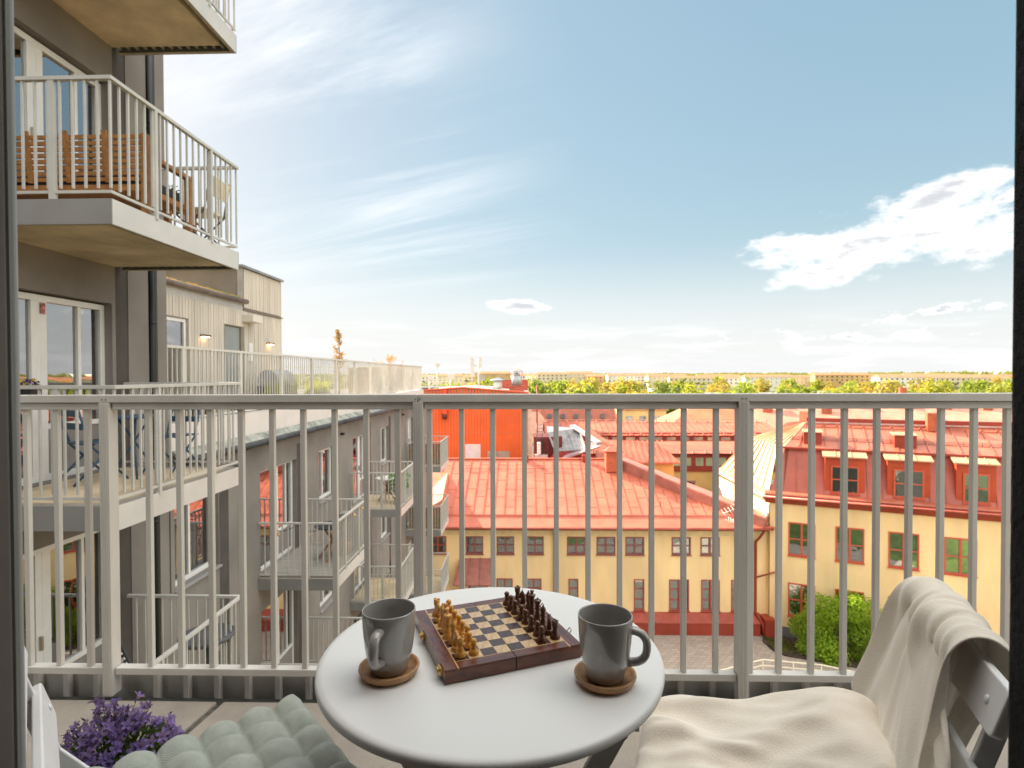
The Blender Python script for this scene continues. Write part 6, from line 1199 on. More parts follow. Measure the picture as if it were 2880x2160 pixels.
-157,-197,570,-162,-195,575,-171,-196,581,-178,-198,588,-181,-196,594,-181,-190,600,-181,-190,605,-182,-198,605,-183,-204,603,-184,-206,603,-186,-207,608,-187,-206,615,-189,-202,621,-190,-194,625,-191,-179,626,-191,-161,626,-191,-145,626,-191,-133,626,-191,-124,627,-192,-115,627,-192,-107,627,-192,-98,627,-191,-90,627,-191,-82,625,-190,-75,622,-190,-67,621,-190,-57,621,-191,-49,624,-192,-42,628,-192,-34,630,-192,-24,628,-191,-13,624,-190,-3,622,-190,9,622,-190,19,623,-191,29,624,-190,38,622,-189,47,617,-187,57,612,-186,67,608,-185,77,604,-184,86,601,-182,97,596,-180,108,589,-178,118,584,-177,127,579,-174,136,575,-167,144,573,-157,152,573,-148,158,573,
-163,-190,567,-166,-188,570,-171,-191,574,-175,-197,578,-178,-197,583,-178,-190,588,-179,-185,592,-179,-190,595,-180,-201,595,-181,-207,594,-182,-208,596,-183,-207,601,-184,-205,607,-186,-201,612,-187,-193,614,-188,-178,615,-187,-161,614,-187,-145,613,-187,-133,612,-187,-123,612,-187,-115,612,-187,-106,612,-187,-97,612,-187,-89,610,-186,-81,609,-185,-73,607,-185,-64,607,-186,-56,609,-187,-49,613,-187,-40,614,-187,-29,611,-186,-18,608,-185,-8,606,-185,3,606,-186,14,608,-186,23,609,-186,32,607,-184,42,604,-183,53,600,-182,64,596,-181,74,593,-180,84,589,-178,94,584,-176,104,577,-174,114,570,-173,123,566,-171,131,563,-168,138,563,-161,143,563,-153,146,564,
-168,-184,568,-169,-183,567,-171,-186,568,-173,-193,570,-175,-197,574,-176,-192,578,-177,-184,582,-177,-185,585,-178,-195,587,-178,-205,587,-179,-208,587,-179,-206,588,-180,-205,592,-182,-203,597,-183,-199,601,-184,-192,602,-184,-178,601,-183,-160,600,-183,-144,599,-183,-132,598,-183,-123,598,-183,-114,598,-183,-106,598,-182,-97,596,-182,-89,595,-181,-80,593,-181,-71,592,-181,-62,593,-182,-54,596,-182,-44,597,-181,-33,595,-181,-23,592,-181,-13,591,-181,-3,591,-181,7,592,-181,16,593,-181,25,592,-180,36,590,-180,49,588,-179,61,585,-178,72,582,-176,81,578,-175,90,572,-173,99,565,-171,108,559,-170,116,555,-169,122,555,-168,127,557,-165,129,560,-158,131,562,
-168,-189,566,-169,-186,563,-171,-186,562,-172,-190,563,-173,-195,566,-174,-195,570,-175,-190,573,-175,-187,576,-175,-192,578,-175,-200,580,-176,-205,580,-176,-207,580,-177,-206,580,-178,-204,583,-179,-203,587,-180,-200,589,-180,-192,588,-179,-178,587,-179,-160,587,-179,-144,586,-179,-132,585,-179,-123,585,-179,-114,584,-178,-105,583,-178,-97,581,-177,-87,579,-177,-77,578,-177,-68,578,-177,-59,579,-177,-49,580,-177,-38,579,-177,-28,579,-177,-19,578,-177,-10,578,-177,-1,579,-177,7,579,-176,16,577,-176,27,576,-176,41,575,-175,53,573,-174,63,570,-173,72,565,-171,82,560,-170,90,555,-169,98,552,-168,104,551,-169,109,553,-169,112,557,-167,114,562,-163,116,566,
-165,-201,560,-166,-195,558,-167,-191,557,-169,-191,557,-170,-194,560,-171,-197,563,-172,-196,565,-172,-193,567,-172,-193,569,-172,-196,572,-172,-202,574,-173,-206,574,-174,-208,573,-175,-208,572,-175,-207,574,-176,-206,575,-176,-202,574,-175,-193,573,-175,-178,573,-175,-161,573,-175,-145,572,-175,-133,572,-174,-123,571,-174,-114,570,-174,-105,568,-173,-95,566,-173,-84,565,-173,-74,565,-173,-65,566,-173,-55,567,-174,-45,568,-174,-36,569,-174,-27,570,-174,-19,570,-174,-10,570,-173,-2,568,-173,7,566,-172,17,565,-172,28,564,-172,38,561,-170,48,557,-169,57,553,-168,68,550,-168,77,549,-168,85,550,-168,90,551,-169,93,554,-170,96,559,-170,99,565,-169,102,569,
-161,-212,553,-162,-205,553,-163,-199,551,-165,-196,551,-166,-196,553,-167,-196,556,-168,-197,558,-169,-197,558,-169,-198,560,-169,-198,563,-169,-200,566,-170,-204,567,-171,-209,567,-172,-211,566,-173,-211,566,-173,-210,566,-173,-208,565,-172,-203,562,-171,-194,561,-171,-180,561,-171,-162,561,-171,-146,560,-171,-133,559,-171,-123,559,-171,-113,558,-170,-103,558,-170,-92,557,-171,-83,558,-171,-74,561,-172,-66,564,-173,-56,566,-173,-47,567,-173,-38,568,-172,-29,568,-172,-20,567,-172,-11,566,-171,-2,564,-171,7,561,-170,16,558,-169,25,555,-168,34,551,-167,43,548,-167,53,546,-167,62,548,-168,70,551,-169,75,554,-170,79,556,-171,82,559,-172,86,564,-173,91,569,
-162,-219,544,-162,-213,545,-162,-207,545,-162,-203,544,-162,-201,547,-164,-198,551,-164,-197,553,-164,-197,553,-165,-199,552,-166,-201,554,-166,-201,556,-167,-204,558,-169,-208,559,-170,-211,559,-170,-213,559,-171,-213,559,-171,-211,558,-170,-208,556,-169,-203,554,-169,-194,553,-169,-179,553,-169,-160,552,-168,-144,551,-168,-132,551,-169,-121,552,-169,-111,553,-169,-102,555,-170,-93,558,-172,-86,563,-173,-79,568,-174,-69,571,-174,-59,572,-173,-49,571,-172,-39,571,-171,-28,570,-171,-19,570,-171,-9,569,-171,0,566,-171,9,562,-170,17,557,-169,25,554,-169,34,552,-168,42,551,-169,50,552,-170,58,556,-171,64,559,-171,69,560,-171,73,561,-172,78,564,-173,82,566,
-162,-221,534,-162,-218,536,-161,-215,536,-161,-212,537,-161,-209,540,-161,-206,545,-161,-202,548,-160,-200,548,-160,-200,547,-162,-201,547,-163,-202,547,-165,-203,547,-166,-207,548,-167,-211,549,-167,-215,549,-168,-215,549,-168,-212,549,-168,-208,551,-168,-203,551,-168,-197,551,-168,-186,550,-168,-170,550,-168,-152,550,-168,-139,551,-169,-128,552,-169,-119,554,-170,-110,557,-171,-103,562,-172,-96,567,-174,-88,572,-175,-80,575,-175,-69,576,-173,-58,576,-171,-46,575,-170,-35,576,-170,-25,576,-171,-15,576,-172,-6,574,-172,3,571,-172,12,567,-172,19,563,-172,27,562,-171,34,561,-172,42,561,-172,50,563,-173,57,565,-173,63,567,-173,69,567,-173,73,567,-173,77,565,
-159,-219,522,-160,-220,524,-160,-219,525,-160,-218,527,-160,-218,530,-159,-216,535,-158,-212,540,-157,-208,542,-156,-204,543,-156,-202,542,-158,-200,541,-160,-201,540,-161,-204,539,-163,-209,538,-164,-212,538,-164,-212,536,-164,-208,537,-166,-202,542,-167,-195,547,-168,-188,549,-168,-180,551,-169,-168,553,-169,-153,555,-170,-141,556,-170,-131,558,-171,-123,560,-171,-115,564,-171,-107,567,-172,-99,570,-172,-92,574,-173,-84,576,-172,-75,578,-171,-64,578,-169,-52,579,-168,-41,580,-169,-31,582,-170,-21,582,-171,-12,582,-172,-2,580,-173,6,578,-174,14,574,-174,21,572,-174,29,570,-174,37,570,-174,44,571,-174,52,572,-175,59,574,-175,66,575,-175,71,573,-173,75,569,
-155,-219,508,-155,-221,511,-156,-221,513,-156,-220,516,-156,-221,520,-155,-221,525,-154,-219,530,-152,-216,533,-150,-211,535,-149,-205,536,-150,-200,536,-152,-198,534,-155,-198,532,-158,-200,532,-159,-203,531,-160,-203,529,-160,-199,530,-162,-191,534,-164,-182,540,-166,-174,545,-167,-167,551,-168,-159,555,-169,-149,558,-170,-139,560,-171,-130,563,-171,-123,566,-170,-115,570,-169,-107,573,-168,-99,575,-167,-92,577,-167,-84,579,-167,-76,580,-166,-67,582,-165,-56,583,-165,-46,585,-166,-36,587,-168,-26,588,-169,-16,588,-170,-7,588,-171,2,587,-173,10,584,-174,18,581,-174,26,578,-174,34,577,-174,42,577,-174,50,579,-174,58,580,-174,66,582,-174,73,580,-172,78,575,
-148,-222,495,-148,-223,499,-148,-220,502,-148,-218,506,-148,-219,510,-147,-221,515,-145,-223,520,-143,-221,524,-141,-215,526,-140,-209,526,-141,-202,526,-143,-196,526,-146,-193,526,-149,-192,529,-151,-192,531,-153,-190,530,-154,-186,529,-156,-178,531,-157,-170,535,-159,-162,541,-160,-156,547,-160,-151,553,-161,-143,557,-162,-135,560,-164,-128,563,-164,-121,567,-163,-114,572,-160,-106,576,-159,-99,579,-158,-91,581,-158,-84,583,-158,-76,585,-159,-67,587,-159,-58,589,-159,-48,590,-159,-38,591,-160,-29,592,-161,-19,593,-162,-10,593,-163,-1,593,-165,8,591,-167,17,588,-168,25,585,-169,34,584,-169,43,584,-168,52,585,-168,60,586,-167,68,586,-167,76,584,-165,84,582,
-137,-225,484,-136,-224,489,-136,-219,494,-136,-216,498,-135,-216,503,-134,-221,508,-132,-224,513,-129,-222,517,-128,-217,518,-128,-210,517,-130,-203,516,-132,-196,517,-134,-191,520,-136,-188,526,-138,-185,531,-140,-181,532,-142,-176,530,-144,-170,530,-145,-163,533,-145,-157,538,-145,-152,545,-145,-147,551,-146,-140,555,-147,-133,558,-148,-126,561,-148,-119,566,-147,-112,570,-145,-105,575,-144,-98,579,-144,-90,582,-144,-83,585,-145,-75,588,-146,-67,590,-146,-58,592,-146,-49,593,-146,-40,594,-146,-30,595,-147,-21,596,-148,-11,596,-149,-2,597,-151,7,596,-153,17,594,-154,26,592,-155,35,591,-155,44,591,-155,53,591,-154,62,591,-153,71,590,-153,80,588,-152,89,586,
-122,-228,475,-121,-224,481,-120,-219,486,-121,-215,491,-120,-216,496,-119,-221,501,-116,-224,506,-113,-222,510,-112,-216,511,-114,-209,509,-116,-202,508,-117,-195,510,-118,-191,516,-120,-187,523,-122,-184,529,-124,-179,530,-127,-174,529,-128,-168,529,-129,-162,532,-128,-156,538,-127,-152,544,-126,-146,550,-126,-139,554,-127,-131,557,-128,-124,561,-128,-117,564,-128,-110,568,-127,-103,573,-127,-96,576,-127,-89,579,-128,-81,583,-128,-74,586,-128,-66,589,-129,-57,591,-129,-49,592,-129,-40,594,-130,-31,595,-130,-21,596,-131,-12,597,-131,-3,597,-132,7,597,-134,16,597,-135,26,597,-135,35,596,-135,45,596,-135,54,595,-135,64,594,-135,73,593,-135,82,591,-135,91,589,
-105,-229,467,-104,-223,472,-104,-218,478,-105,-215,483,-104,-218,489,-103,-222,494,-100,-224,499,-97,-220,503,-97,-214,504,-98,-207,503,-100,-200,503,-101,-194,507,-101,-191,514,-102,-189,522,-104,-185,527,-107,-180,527,-109,-174,525,-111,-168,526,-111,-162,530,-110,-156,536,-108,-151,542,-107,-144,547,-107,-137,551,-107,-130,555,-108,-122,558,-108,-115,561,-108,-108,565,-109,-101,568,-109,-94,572,-110,-87,575,-110,-79,578,-111,-72,581,-111,-64,584,-112,-56,587,-112,-48,589,-112,-39,590,-113,-31,592,-113,-21,593,-113,-12,594,-113,-3,595,-114,6,596,-115,16,596,-115,26,596,-115,36,596,-115,45,596,-115,55,595,-116,65,594,-116,74,592,-117,83,591,-118,93,589,
-88,-229,461,-88,-223,465,-88,-217,470,-88,-216,477,-88,-219,483,-86,-223,489,-84,-223,494,-82,-218,498,-81,-211,498,-82,-204,498,-83,-198,500,-83,-193,506,-84,-191,513,-85,-189,521,-87,-185,525,-89,-179,524,-92,-173,522,-94,-167,523,-93,-161,528,-92,-155,534,-90,-149,539,-89,-142,544,-89,-135,548,-89,-127,551,-89,-120,554,-90,-113,557,-90,-105,560,-91,-98,563,-92,-91,566,-92,-84,570,-93,-77,572,-94,-70,575,-95,-62,578,-95,-54,581,-96,-46,583,-96,-38,585,-96,-30,587,-96,-21,588,-96,-12,589,-96,-3,590,-96,7,591,-96,16,591,-97,26,592,-97,36,592,-97,46,592,-97,55,591,-97,65,590,-98,75,588,-99,84,587,-100,94,585,
-71,-229,455,-72,-222,459,-72,-218,465,-72,-217,471,-71,-220,478,-69,-223,484,-67,-222,490,-65,-216,493,-65,-209,494,-66,-202,494,-66,-196,498,-66,-193,505,-67,-192,513,-67,-189,520,-69,-184,523,-72,-178,521,-74,-171,519,-76,-165,520,-75,-159,526,-74,-154,532,-73,-147,537,-72,-140,541,-71,-132,544,-71,-125,547,-71,-117,550,-72,-110,552,-73,-102,554,-74,-96,557,-74,-89,560,-75,-82,564,-77,-75,566,-78,-67,569,-79,-60,572,-79,-53,574,-80,-45,577,-80,-37,579,-79,-28,580,-79,-20,581,-79,-11,583,-79,-2,584,-79,7,585,-79,17,585,-79,27,586,-80,36,586,-79,46,587,-80,56,586,-80,65,584,-81,75,582,-82,85,581,-83,94,580,
-55,-228,450,-56,-222,454,-56,-218,460,-56,-218,467,-55,-220,474,-52,-221,481,-50,-220,486,-49,-214,489,-49,-207,490,-49,-200,492,-49,-196,498,-49,-193,505,-49,-192,513,-50,-188,519,-52,-183,520,-54,-176,518,-56,-170,516,-58,-164,518,-58,-158,524,-56,-152,530,-55,-145,534,-54,-137,538,-54,-130,541,-53,-122,543,-54,-114,545,-54,-107,547,-56,-100,549,-56,-93,552,-57,-86,555,-58,-79,558,-60,-72,560,-61,-65,563,-62,-58,565,-63,-51,568,-63,-43,570,-63,-35,572,-63,-27,574,-63,-18,575,-62,-10,576,-62,-1,578,-62,8,578,-62,18,579,-63,27,579,-63,37,580,-62,47,581,-62,56,581,-63,66,579,-64,75,577,-65,85,575,-66,94,574,
-40,-226,445,-40,-222,451,-40,-219,457,-39,-218,463,-37,-220,470,-35,-220,477,-33,-217,483,-32,-212,486,-32,-205,487,-32,-199,491,-32,-195,497,-32,-193,505,-32,-192,513,-32,-188,517,-34,-181,517,-36,-175,514,-39,-168,513,-40,-162,516,-40,-156,522,-39,-150,528,-38,-143,532,-37,-135,535,-36,-127,537,-36,-119,539,-37,-111,541,-37,-104,543,-39,-97,544,-40,-90,546,-41,-83,549,-41,-77,552,-42,-70,555,-44,-63,557,-45,-56,559,-46,-49,561,-46,-41,564,-46,-34,566,-47,-26,568,-46,-17,568,-46,-9,570,-46,0,572,-46,9,572,-46,18,572,-46,28,573,-46,37,574,-46,47,575,-45,57,575,-46,66,574,-46,76,571,-48,85,569,-49,95,568,
-24,-224,442,-25,-222,449,-24,-219,455,-22,-218,461,-20,-218,467,-17,-218,474,-15,-216,479,-14,-211,483,-14,-204,486,-14,-198,490,-14,-195,497,-14,-193,505,-14,-191,512,-15,-186,515,-17,-180,514,-19,-173,511,-21,-166,511,-22,-160,514,-22,-154,520,-21,-148,525,-20,-140,529,-19,-132,532,-19,-124,533,-19,-116,535,-20,-108,537,-21,-101,539,-22,-94,540,-23,-87,541,-24,-80,543,-25,-74,547,-26,-68,550,-27,-61,552,-28,-54,553,-29,-47,555,-29,-39,558,-30,-32,560,-30,-24,561,-30,-16,562,-30,-7,564,-30,1,566,-30,10,567,-30,19,567,-30,29,567,-30,38,568,-29,48,569,-29,58,570,-29,67,568,-30,77,566,-31,86,564,-32,96,563,
-9,-222,441,-8,-222,447,-7,-220,453,-5,-218,458,-2,-217,464,1,-217,470,3,-215,476,3,-211,481,3,-204,485,3,-198,489,3,-195,496,4,-193,504,3,-191,511,3,-185,513,1,-179,510,-1,-172,508,-4,-165,508,-5,-159,513,-4,-152,518,-4,-145,523,-3,-137,526,-2,-129,528,-2,-121,530,-3,-113,531,-3,-105,533,-4,-98,534,-6,-91,536,-7,-83,537,-8,-77,538,-9,-70,541,-9,-65,544,-10,-58,547,-11,-51,548,-12,-44,549,-12,-37,552,-13,-30,554,-13,-22,555,-14,-14,556,-14,-6,558,-14,3,560,-14,12,561,-14,21,561,-14,30,561,-14,39,563,-13,49,564,-12,59,564,-12,68,563,-13,77,561,-14,87,558,-15,96,557,
7,-222,439,8,-221,445,10,-220,451,13,-218,456,16,-216,461,19,-215,467,21,-214,474,21,-211,479,22,-204,484,22,-198,489,22,-195,496,22,-193,503,21,-190,509,20,-184,510,18,-177,507,16,-170,505,14,-163,506,13,-157,511,13,-150,516,14,-142,520,15,-134,522,15,-126,524,15,-118,526,14,-110,527,13,-102,528,11,-95,530,10,-87,532,9,-80,533,7,-73,534,7,-67,536,7,-61,539,7,-55,542,6,-49,543,5,-42,544,5,-35,546,5,-28,548,4,-20,549,3,-12,550,3,-4,552,2,5,554,2,13,555,2,22,555,2,31,556,3,40,557,4,50,559,4,60,559,5,69,558,4,78,555,3,88,553,2,97,552,
23,-226,438,25,-222,442,28,-220,448,31,-218,453,35,-216,459,37,-215,465,39,-214,472,40,-211,478,40,-205,483,40,-198,489,40,-195,495,40,-192,502,39,-189,506,38,-183,506,35,-176,503,33,-169,502,31,-162,505,31,-155,510,31,-148,514,32,-139,517,32,-131,519,32,-123,520,31,-115,522,30,-107,523,28,-99,524,27,-92,526,25,-84,528,24,-77,529,23,-70,530,22,-63,531,23,-58,534,23,-52,537,23,-46,538,22,-39,539,22,-32,540,22,-25,543,21,-18,544,20,-10,545,20,-2,547,19,6,549,19,15,550,18,24,550,18,33,551,19,42,552,21,51,554,21,61,554,22,70,553,21,79,550,20,89,548,19,98,547,
39,-229,436,42,-223,440,46,-219,445,49,-217,450,52,-216,457,55,-215,463,57,-214,470,58,-211,477,59,-205,483,59,-199,488,59,-195,494,58,-192,500,57,-188,504,55,-181,503,53,-174,500,50,-167,500,49,-160,503,49,-153,508,50,-145,511,50,-136,514,50,-128,515,49,-119,517,48,-111,518,46,-103,519,44,-96,520,42,-88,522,41,-81,523,40,-74,525,39,-67,526,38,-60,527,38,-54,529,39,-48,532,39,-43,534,39,-36,534,39,-29,535,39,-23,537,38,-15,539,38,-8,540,37,0,542,36,8,544,36,17,545,35,26,545,36,34,545,37,43,547,38,52,549,39,62,549,39,71,548,38,80,545,37,89,543,36,99,542,
56,-232,435,59,-225,439,63,-220,443,66,-216,449,70,-215,455,73,-214,462,75,-213,468,76,-210,475,77,-205,481,77,-199,487,77,-195,493,77,-191,498,75,-186,501,73,-180,499,70,-172,497,68,-165,498,67,-158,502,68,-150,506,68,-142,508,68,-133,510,68,-125,511,66,-116,513,65,-108,514,63,-100,515,60,-93,516,58,-85,518,57,-78,519,56,-70,521,55,-63,523,54,-57,524,54,-51,525,54,-45,527,55,-39,529,55,-33,530,55,-26,531,55,-20,533,55,-13,535,54,-6,536,53,2,537,53,10,539,53,19,540,53,27,540,54,36,540,55,45,542,56,54,544,57,63,544,57,72,543,56,81,540,55,90,538,53,99,538,
73,-235,437,76,-229,441,79,-223,445,82,-217,450,86,-214,455,89,-212,460,92,-211,466,94,-209,473,95,-205,479,95,-200,486,95,-195,491,95,-190,496,93,-185,497,90,-178,496,87,-171,494,86,-163,496,86,-155,500,87,-147,503,87,-139,505,87,-130,506,86,-121,507,84,-113,508,82,-105,510,79,-97,511,77,-89,513,75,-82,514,73,-74,515,72,-67,517,72,-60,518,71,-53,520,71,-47,522,70,-41,523,70,-35,524,71,-29,526,71,-23,527,70,-17,529,70,-10,530,70,-3,532,70,4,533,70,12,534,71,21,534,71,29,535,72,38,535,74,46,536,75,55,539,76,64,539,75,73,537,74,81,535,73,90,533,71,100,533,
88,-239,441,90,-233,446,94,-227,450,97,-221,453,101,-216,457,104,-212,460,107,-209,465,110,-207,470,112,-204,477,113,-200,483,113,-195,489,113,-190,493,110,-184,495,107,-176,493,105,-169,492,104,-161,494,105,-153,498,106,-145,500,106,-136,501,106,-127,502,105,-118,503,103,-110,504,100,-102,506,97,-94,507,94,-86,508,92,-78,510,90,-71,512,89,-63,513,89,-56,514,88,-50,516,88,-44,518,87,-38,519,87,-32,520,87,-26,522,87,-20,523,87,-14,525,87,-7,526,87,0,528,88,7,529,88,14,529,89,22,529,90,31,530,91,39,530,93,48,532,94,56,534,94,65,534,94,73,532,92,82,530,90,91,529,88,100,528,
102,-240,443,104,-236,449,107,-231,454,111,-226,457,115,-220,460,119,-214,462,122,-209,464,125,-206,468,128,-203,473,130,-200,480,131,-196,486,130,-190,491,128,-183,492,125,-175,491,123,-167,491,123,-159,493,124,-151,495,125,-142,497,126,-133,497,125,-124,498,124,-115,499,121,-107,500,118,-98,501,115,-91,503,112,-83,504,109,-75,506,107,-68,508,106,-61,510,106,-53,511,105,-46,511,104,-40,513,104,-34,515,104,-29,516,104,-23,517,104,-16,519,104,-10,521,104,-4,522,105,3,523,106,9,524,107,16,525,108,24,525,109,32,525,110,40,525,111,49,527,112,57,529,112,65,529,111,74,528,109,83,526,107,91,524,105,100,524,
116,-236,440,118,-235,448,121,-232,454,125,-228,459,128,-222,461,132,-215,463,136,-210,464,140,-205,465,143,-203,469,146,-201,475,148,-197,483,148,-191,488,146,-183,490,143,-174,489,141,-166,489,141,-157,491,143,-148,492,144,-139,493,144,-130,493,144,-121,494,142,-112,495,140,-104,496,137,-96,497,133,-88,498,130,-80,500,126,-72,502,124,-65,504,123,-58,507,122,-50,508,122,-43,508,121,-37,508,121,-31,510,121,-25,512,122,-19,514,122,-13,515,122,-7,517,123,-1,518,124,5,519,125,12,520,126,19,521,127,26,522,128,33,521,129,41,522,130,49,523,130,58,524,129,66,524,128,75,523,126,83,522,124,92,521,121,100,520,
127,-229,435,130,-229,443,133,-229,450,137,-226,456,141,-222,459,146,-216,460,150,-210,461,154,-206,462,158,-204,464,162,-202,469,166,-199,477,167,-193,484,165,-184,487,162,-174,488,159,-165,488,160,-155,489,161,-146,490,162,-136,490,163,-127,490,162,-118,491,161,-110,491,158,-101,492,155,-93,493,151,-85,494,147,-77,496,144,-69,498,141,-62,500,140,-55,502,139,-48,504,139,-41,505,138,-34,505,138,-28,505,139,-22,507,139,-16,510,140,-10,512,140,-4,513,141,2,515,142,8,516,143,14,516,144,21,517,145,28,518,146,35,519,147,42,518,147,50,519,147,58,519,146,67,519,145,75,519,143,84,518,140,92,517,137,101,516,
135,-224,429,139,-225,437,143,-225,444,148,-224,449,152,-221,453,157,-216,454,161,-211,454,166,-207,454,172,-205,455,178,-203,459,183,-201,467,186,-195,476,185,-186,483,181,-174,486,179,-163,487,178,-153,488,180,-143,488,181,-134,487,181,-124,488,181,-116,488,179,-107,489,176,-98,489,173,-90,490,169,-82,491,165,-74,492,162,-67,495,159,-59,497,156,-52,498,155,-45,500,155,-38,501,155,-32,502,155,-25,502,156,-19,504,156,-13,506,157,-7,509,158,-1,510,159,5,511,160,11,512,161,17,513,162,23,513,162,30,514,163,37,515,164,44,515,164,51,515,163,59,515,162,67,514,160,76,514,158,84,514,156,93,513,153,101,512,
141,-224,422,146,-225,429,150,-224,435,155,-222,440,159,-219,443,163,-214,444,167,-209,443,172,-205,442,179,-203,443,187,-201,446,195,-198,452,201,-193,462,201,-184,472,199,-172,479,196,-161,482,196,-151,483,197,-141,483,197,-131,483,198,-122,483,197,-113,484,195,-104,485,193,-96,486,190,-88,487,186,-80,488,183,-72,490,179,-64,492,176,-57,495,174,-50,496,172,-42,497,172,-36,498,172,-29,499,173,-23,500,173,-17,501,173,-11,502,174,-4,504,175,2,505,175,8,506,176,14,507,177,19,508,178,25,509,178,32,509,179,38,509,179,45,510,179,52,510,179,60,509,178,68,509,176,76,509,174,84,509,172,93,508,170,101,506,
145,-226,415,150,-224,420,155,-222,425,158,-218,429,160,-213,432,163,-208,433,166,-202,432,171,-198,432,178,-195,432,187,-193,434,196,-190,438,204,-184,445,207,-176,455,208,-167,464,207,-157,469,207,-147,472,208,-138,472,208,-128,472,208,-119,473,208,-110,474,207,-102,475,205,-93,477,203,-85,480,201,-77,482,199,-70,485,196,-62,488,193,-55,491,190,-48,492,189,-41,493,189,-34,493,189,-28,495,189,-22,496,190,-15,496,189,-9,496,190,-3,496,191,4,498,191,10,498,191,16,499,191,22,500,193,28,501,193,34,501,193,40,501,193,46,502,194,53,502,193,60,502,192,68,502,191,76,502,189,84,502,187,93,501,186,101,498,
146,-221,407,149,-217,412,153,-213,415,156,-208,418,157,-202,421,158,-197,424,160,-191,425,164,-186,426,170,-184,426,178,-182,426,187,-178,428,195,-173,432,202,-166,438,206,-159,445,208,-152,450,209,-143,454,210,-134,455,211,-125,456,212,-116,457,212,-108,459,212,-99,461,211,-91,463,211,-83,467,210,-75,471,209,-68,475,207,-60,478,205,-53,481,204,-46,484,203,-40,485,203,-33,485,203,-26,486,203,-20,487,204,-14,487,203,-8,486,203,-1,486,203,6,487,204,12,487,203,19,488,203,24,488,204,30,489,205,35,490,205,41,491,205,47,490,205,54,490,205,61,491,204,68,491,203,76,491,202,84,492,201,92,490,200,99,487,
147,-209,398,147,-205,402,149,-201,405,151,-195,408,152,-190,411,152,-184,415,153,-179,418,157,-175,419,163,-174,419,170,-172,419,177,-169,420,183,-164,423,189,-158,427,195,-152,430,200,-146,434,203,-138,437,206,-130,439,207,-121,440,209,-113,441,211,-105,442,212,-97,445,212,-88,448,213,-80,451,214,-73,456,214,-65,460,213,-58,464,212,-51,467,212,-45,470,213,-38,472,213,-32,472,212,-25,472,211,-18,473,212,-12,473,212,-6,473,212,1,472,211,7,472,211,14,473,212,20,473,212,26,474,211,32,474,211,37,476,213,43,477,213,48,477,213,54,476,212,61,476,211,68,476,210,75,477,210,82,478,210,89,476,209,96,473,
147,-196,389,144,-192,393,143,-188,396,144,-183,398,145,-178,402,145,-173,406,147,-169,409,152,-167,410,159,-166,409,166,-165,409,170,-162,411,173,-157,414,177,-152,418,183,-146,420,188,-140,423,193,-133,425,196,-125,426,199,-117,426,202,-109,426,205,-102,427,207,-94,430,209,-86,433,211,-78,436,212,-70,440,213,-62,444,214,-55,448,213,-48,451,214,-42,454,215,-36,455,217,-29,456,216,-23,456,215,-16,456,214,-10,457,215,-4,456,216,3,456,215,9,456,215,15,456,216,22,457,216,28,457,215,34,458,214,39,459,215,45,460,218,50,461,219,55,461,217,61,460,215,67,460,214,73,461,214,79,462,215,86,460,215,92,457,
144,-185,379,140,-181,382,138,-177,386,137,-173,389,137,-168,392,139,-164,395,143,-161,397,149,-161,397,156,-161,396,162,-160,396,166,-156,399,167,-150,403,169,-145,407,174,-140,410,179,-135,412,183,-128,414,186,-120,415,189,-112,414,193,-105,413,197,-98,414,200,-90,415,203,-82,418,205,-75,421,207,-67,424,209,-59,428,211,-52,432,211,-45,435,211,-38,438,213,-32,439,216,-26,439,217,-20,439,215,-14,439,213,-8,439,214,-2,439,216,4,439,216,10,438,216,17,438,217,23,439,218,30,440,216,36,440,214,42,441,216,47,443,219,51,444,222,56,444,221,60,444,218,65,444,215,71,445,215,76,445,217,82,444,220,86,441,
136,-177,368,134,-173,372,132,-169,375,130,-165,377,130,-160,380,133,-156,382,139,-155,383,146,-156,383,152,-156,383,157,-154,384,160,-149,387,162,-144,391,163,-139,395,167,-134,398,172,-129,400,176,-122,402,179,-115,402,181,-107,401,184,-100,401,188,-93,400,192,-86,401,194,-79,403,197,-71,406,199,-63,409,202,-56,412,204,-48,416,205,-41,420,205,-34,423,206,-28,425,210,-22,424,213,-18,422,213,-12,422,210,-6,422,211,0,422,213,6,421,216,11,420,216,17,420,217,24,421,217,31,422,216,38,422,214,44,424,216,48,425,220,51,426,224,55,427,224,59,427,220,63,428,216,68,428,215,73,429,218,78,428,223,82,425,
127,-174,357,126,-169,360,125,-164,362,123,-159,365,125,-154,367,129,-152,368,136,-153,368,142,-154,368,147,-152,369,151,-148,371,154,-143,374,156,-138,377,158,-133,381,160,-127,385,165,-122,388,169,-116,388,172,-109,388,174,-102,387,176,-95,387,179,-88,387,183,-82,387,185,-74,389,188,-67,391,190,-59,394,193,-52,397,195,-44,401,196,-36,405,196,-29,409,198,-23,411,202,-18,410,207,-15,407,209,-11,405,208,-5,404,208,1,404,211,7,403,214,11,402,216,17,402,217,24,402,215,32,403,214,39,404,213,44,406,216,48,407,221,49,409,226,53,410,226,58,410,222,62,411,217,65,412,215,70,412,217,75,411,223,79,408,
117,-173,345,118,-167,347,117,-161,349,118,-155,351,121,-151,352,127,-150,352,133,-151,352,139,-151,353,143,-147,355,145,-141,358,147,-136,361,150,-131,364,153,-126,367,154,-121,371,157,-115,375,161,-109,375,165,-103,374,168,-97,373,169,-90,373,170,-83,373,173,-77,373,176,-70,375,178,-62,377,180,-55,380,183,-47,383,185,-40,386,186,-32,390,187,-25,395,189,-18,397,194,-14,396,200,-12,392,205,-9,390,206,-5,388,207,1,387,208,7,386,212,12,385,215,18,384,215,25,384,213,32,385,211,39,386,213,44,388,217,46,389,223,47,391,227,50,392,226,56,393,222,60,394,217,63,395,214,67,395,217,72,394,222,77,391,
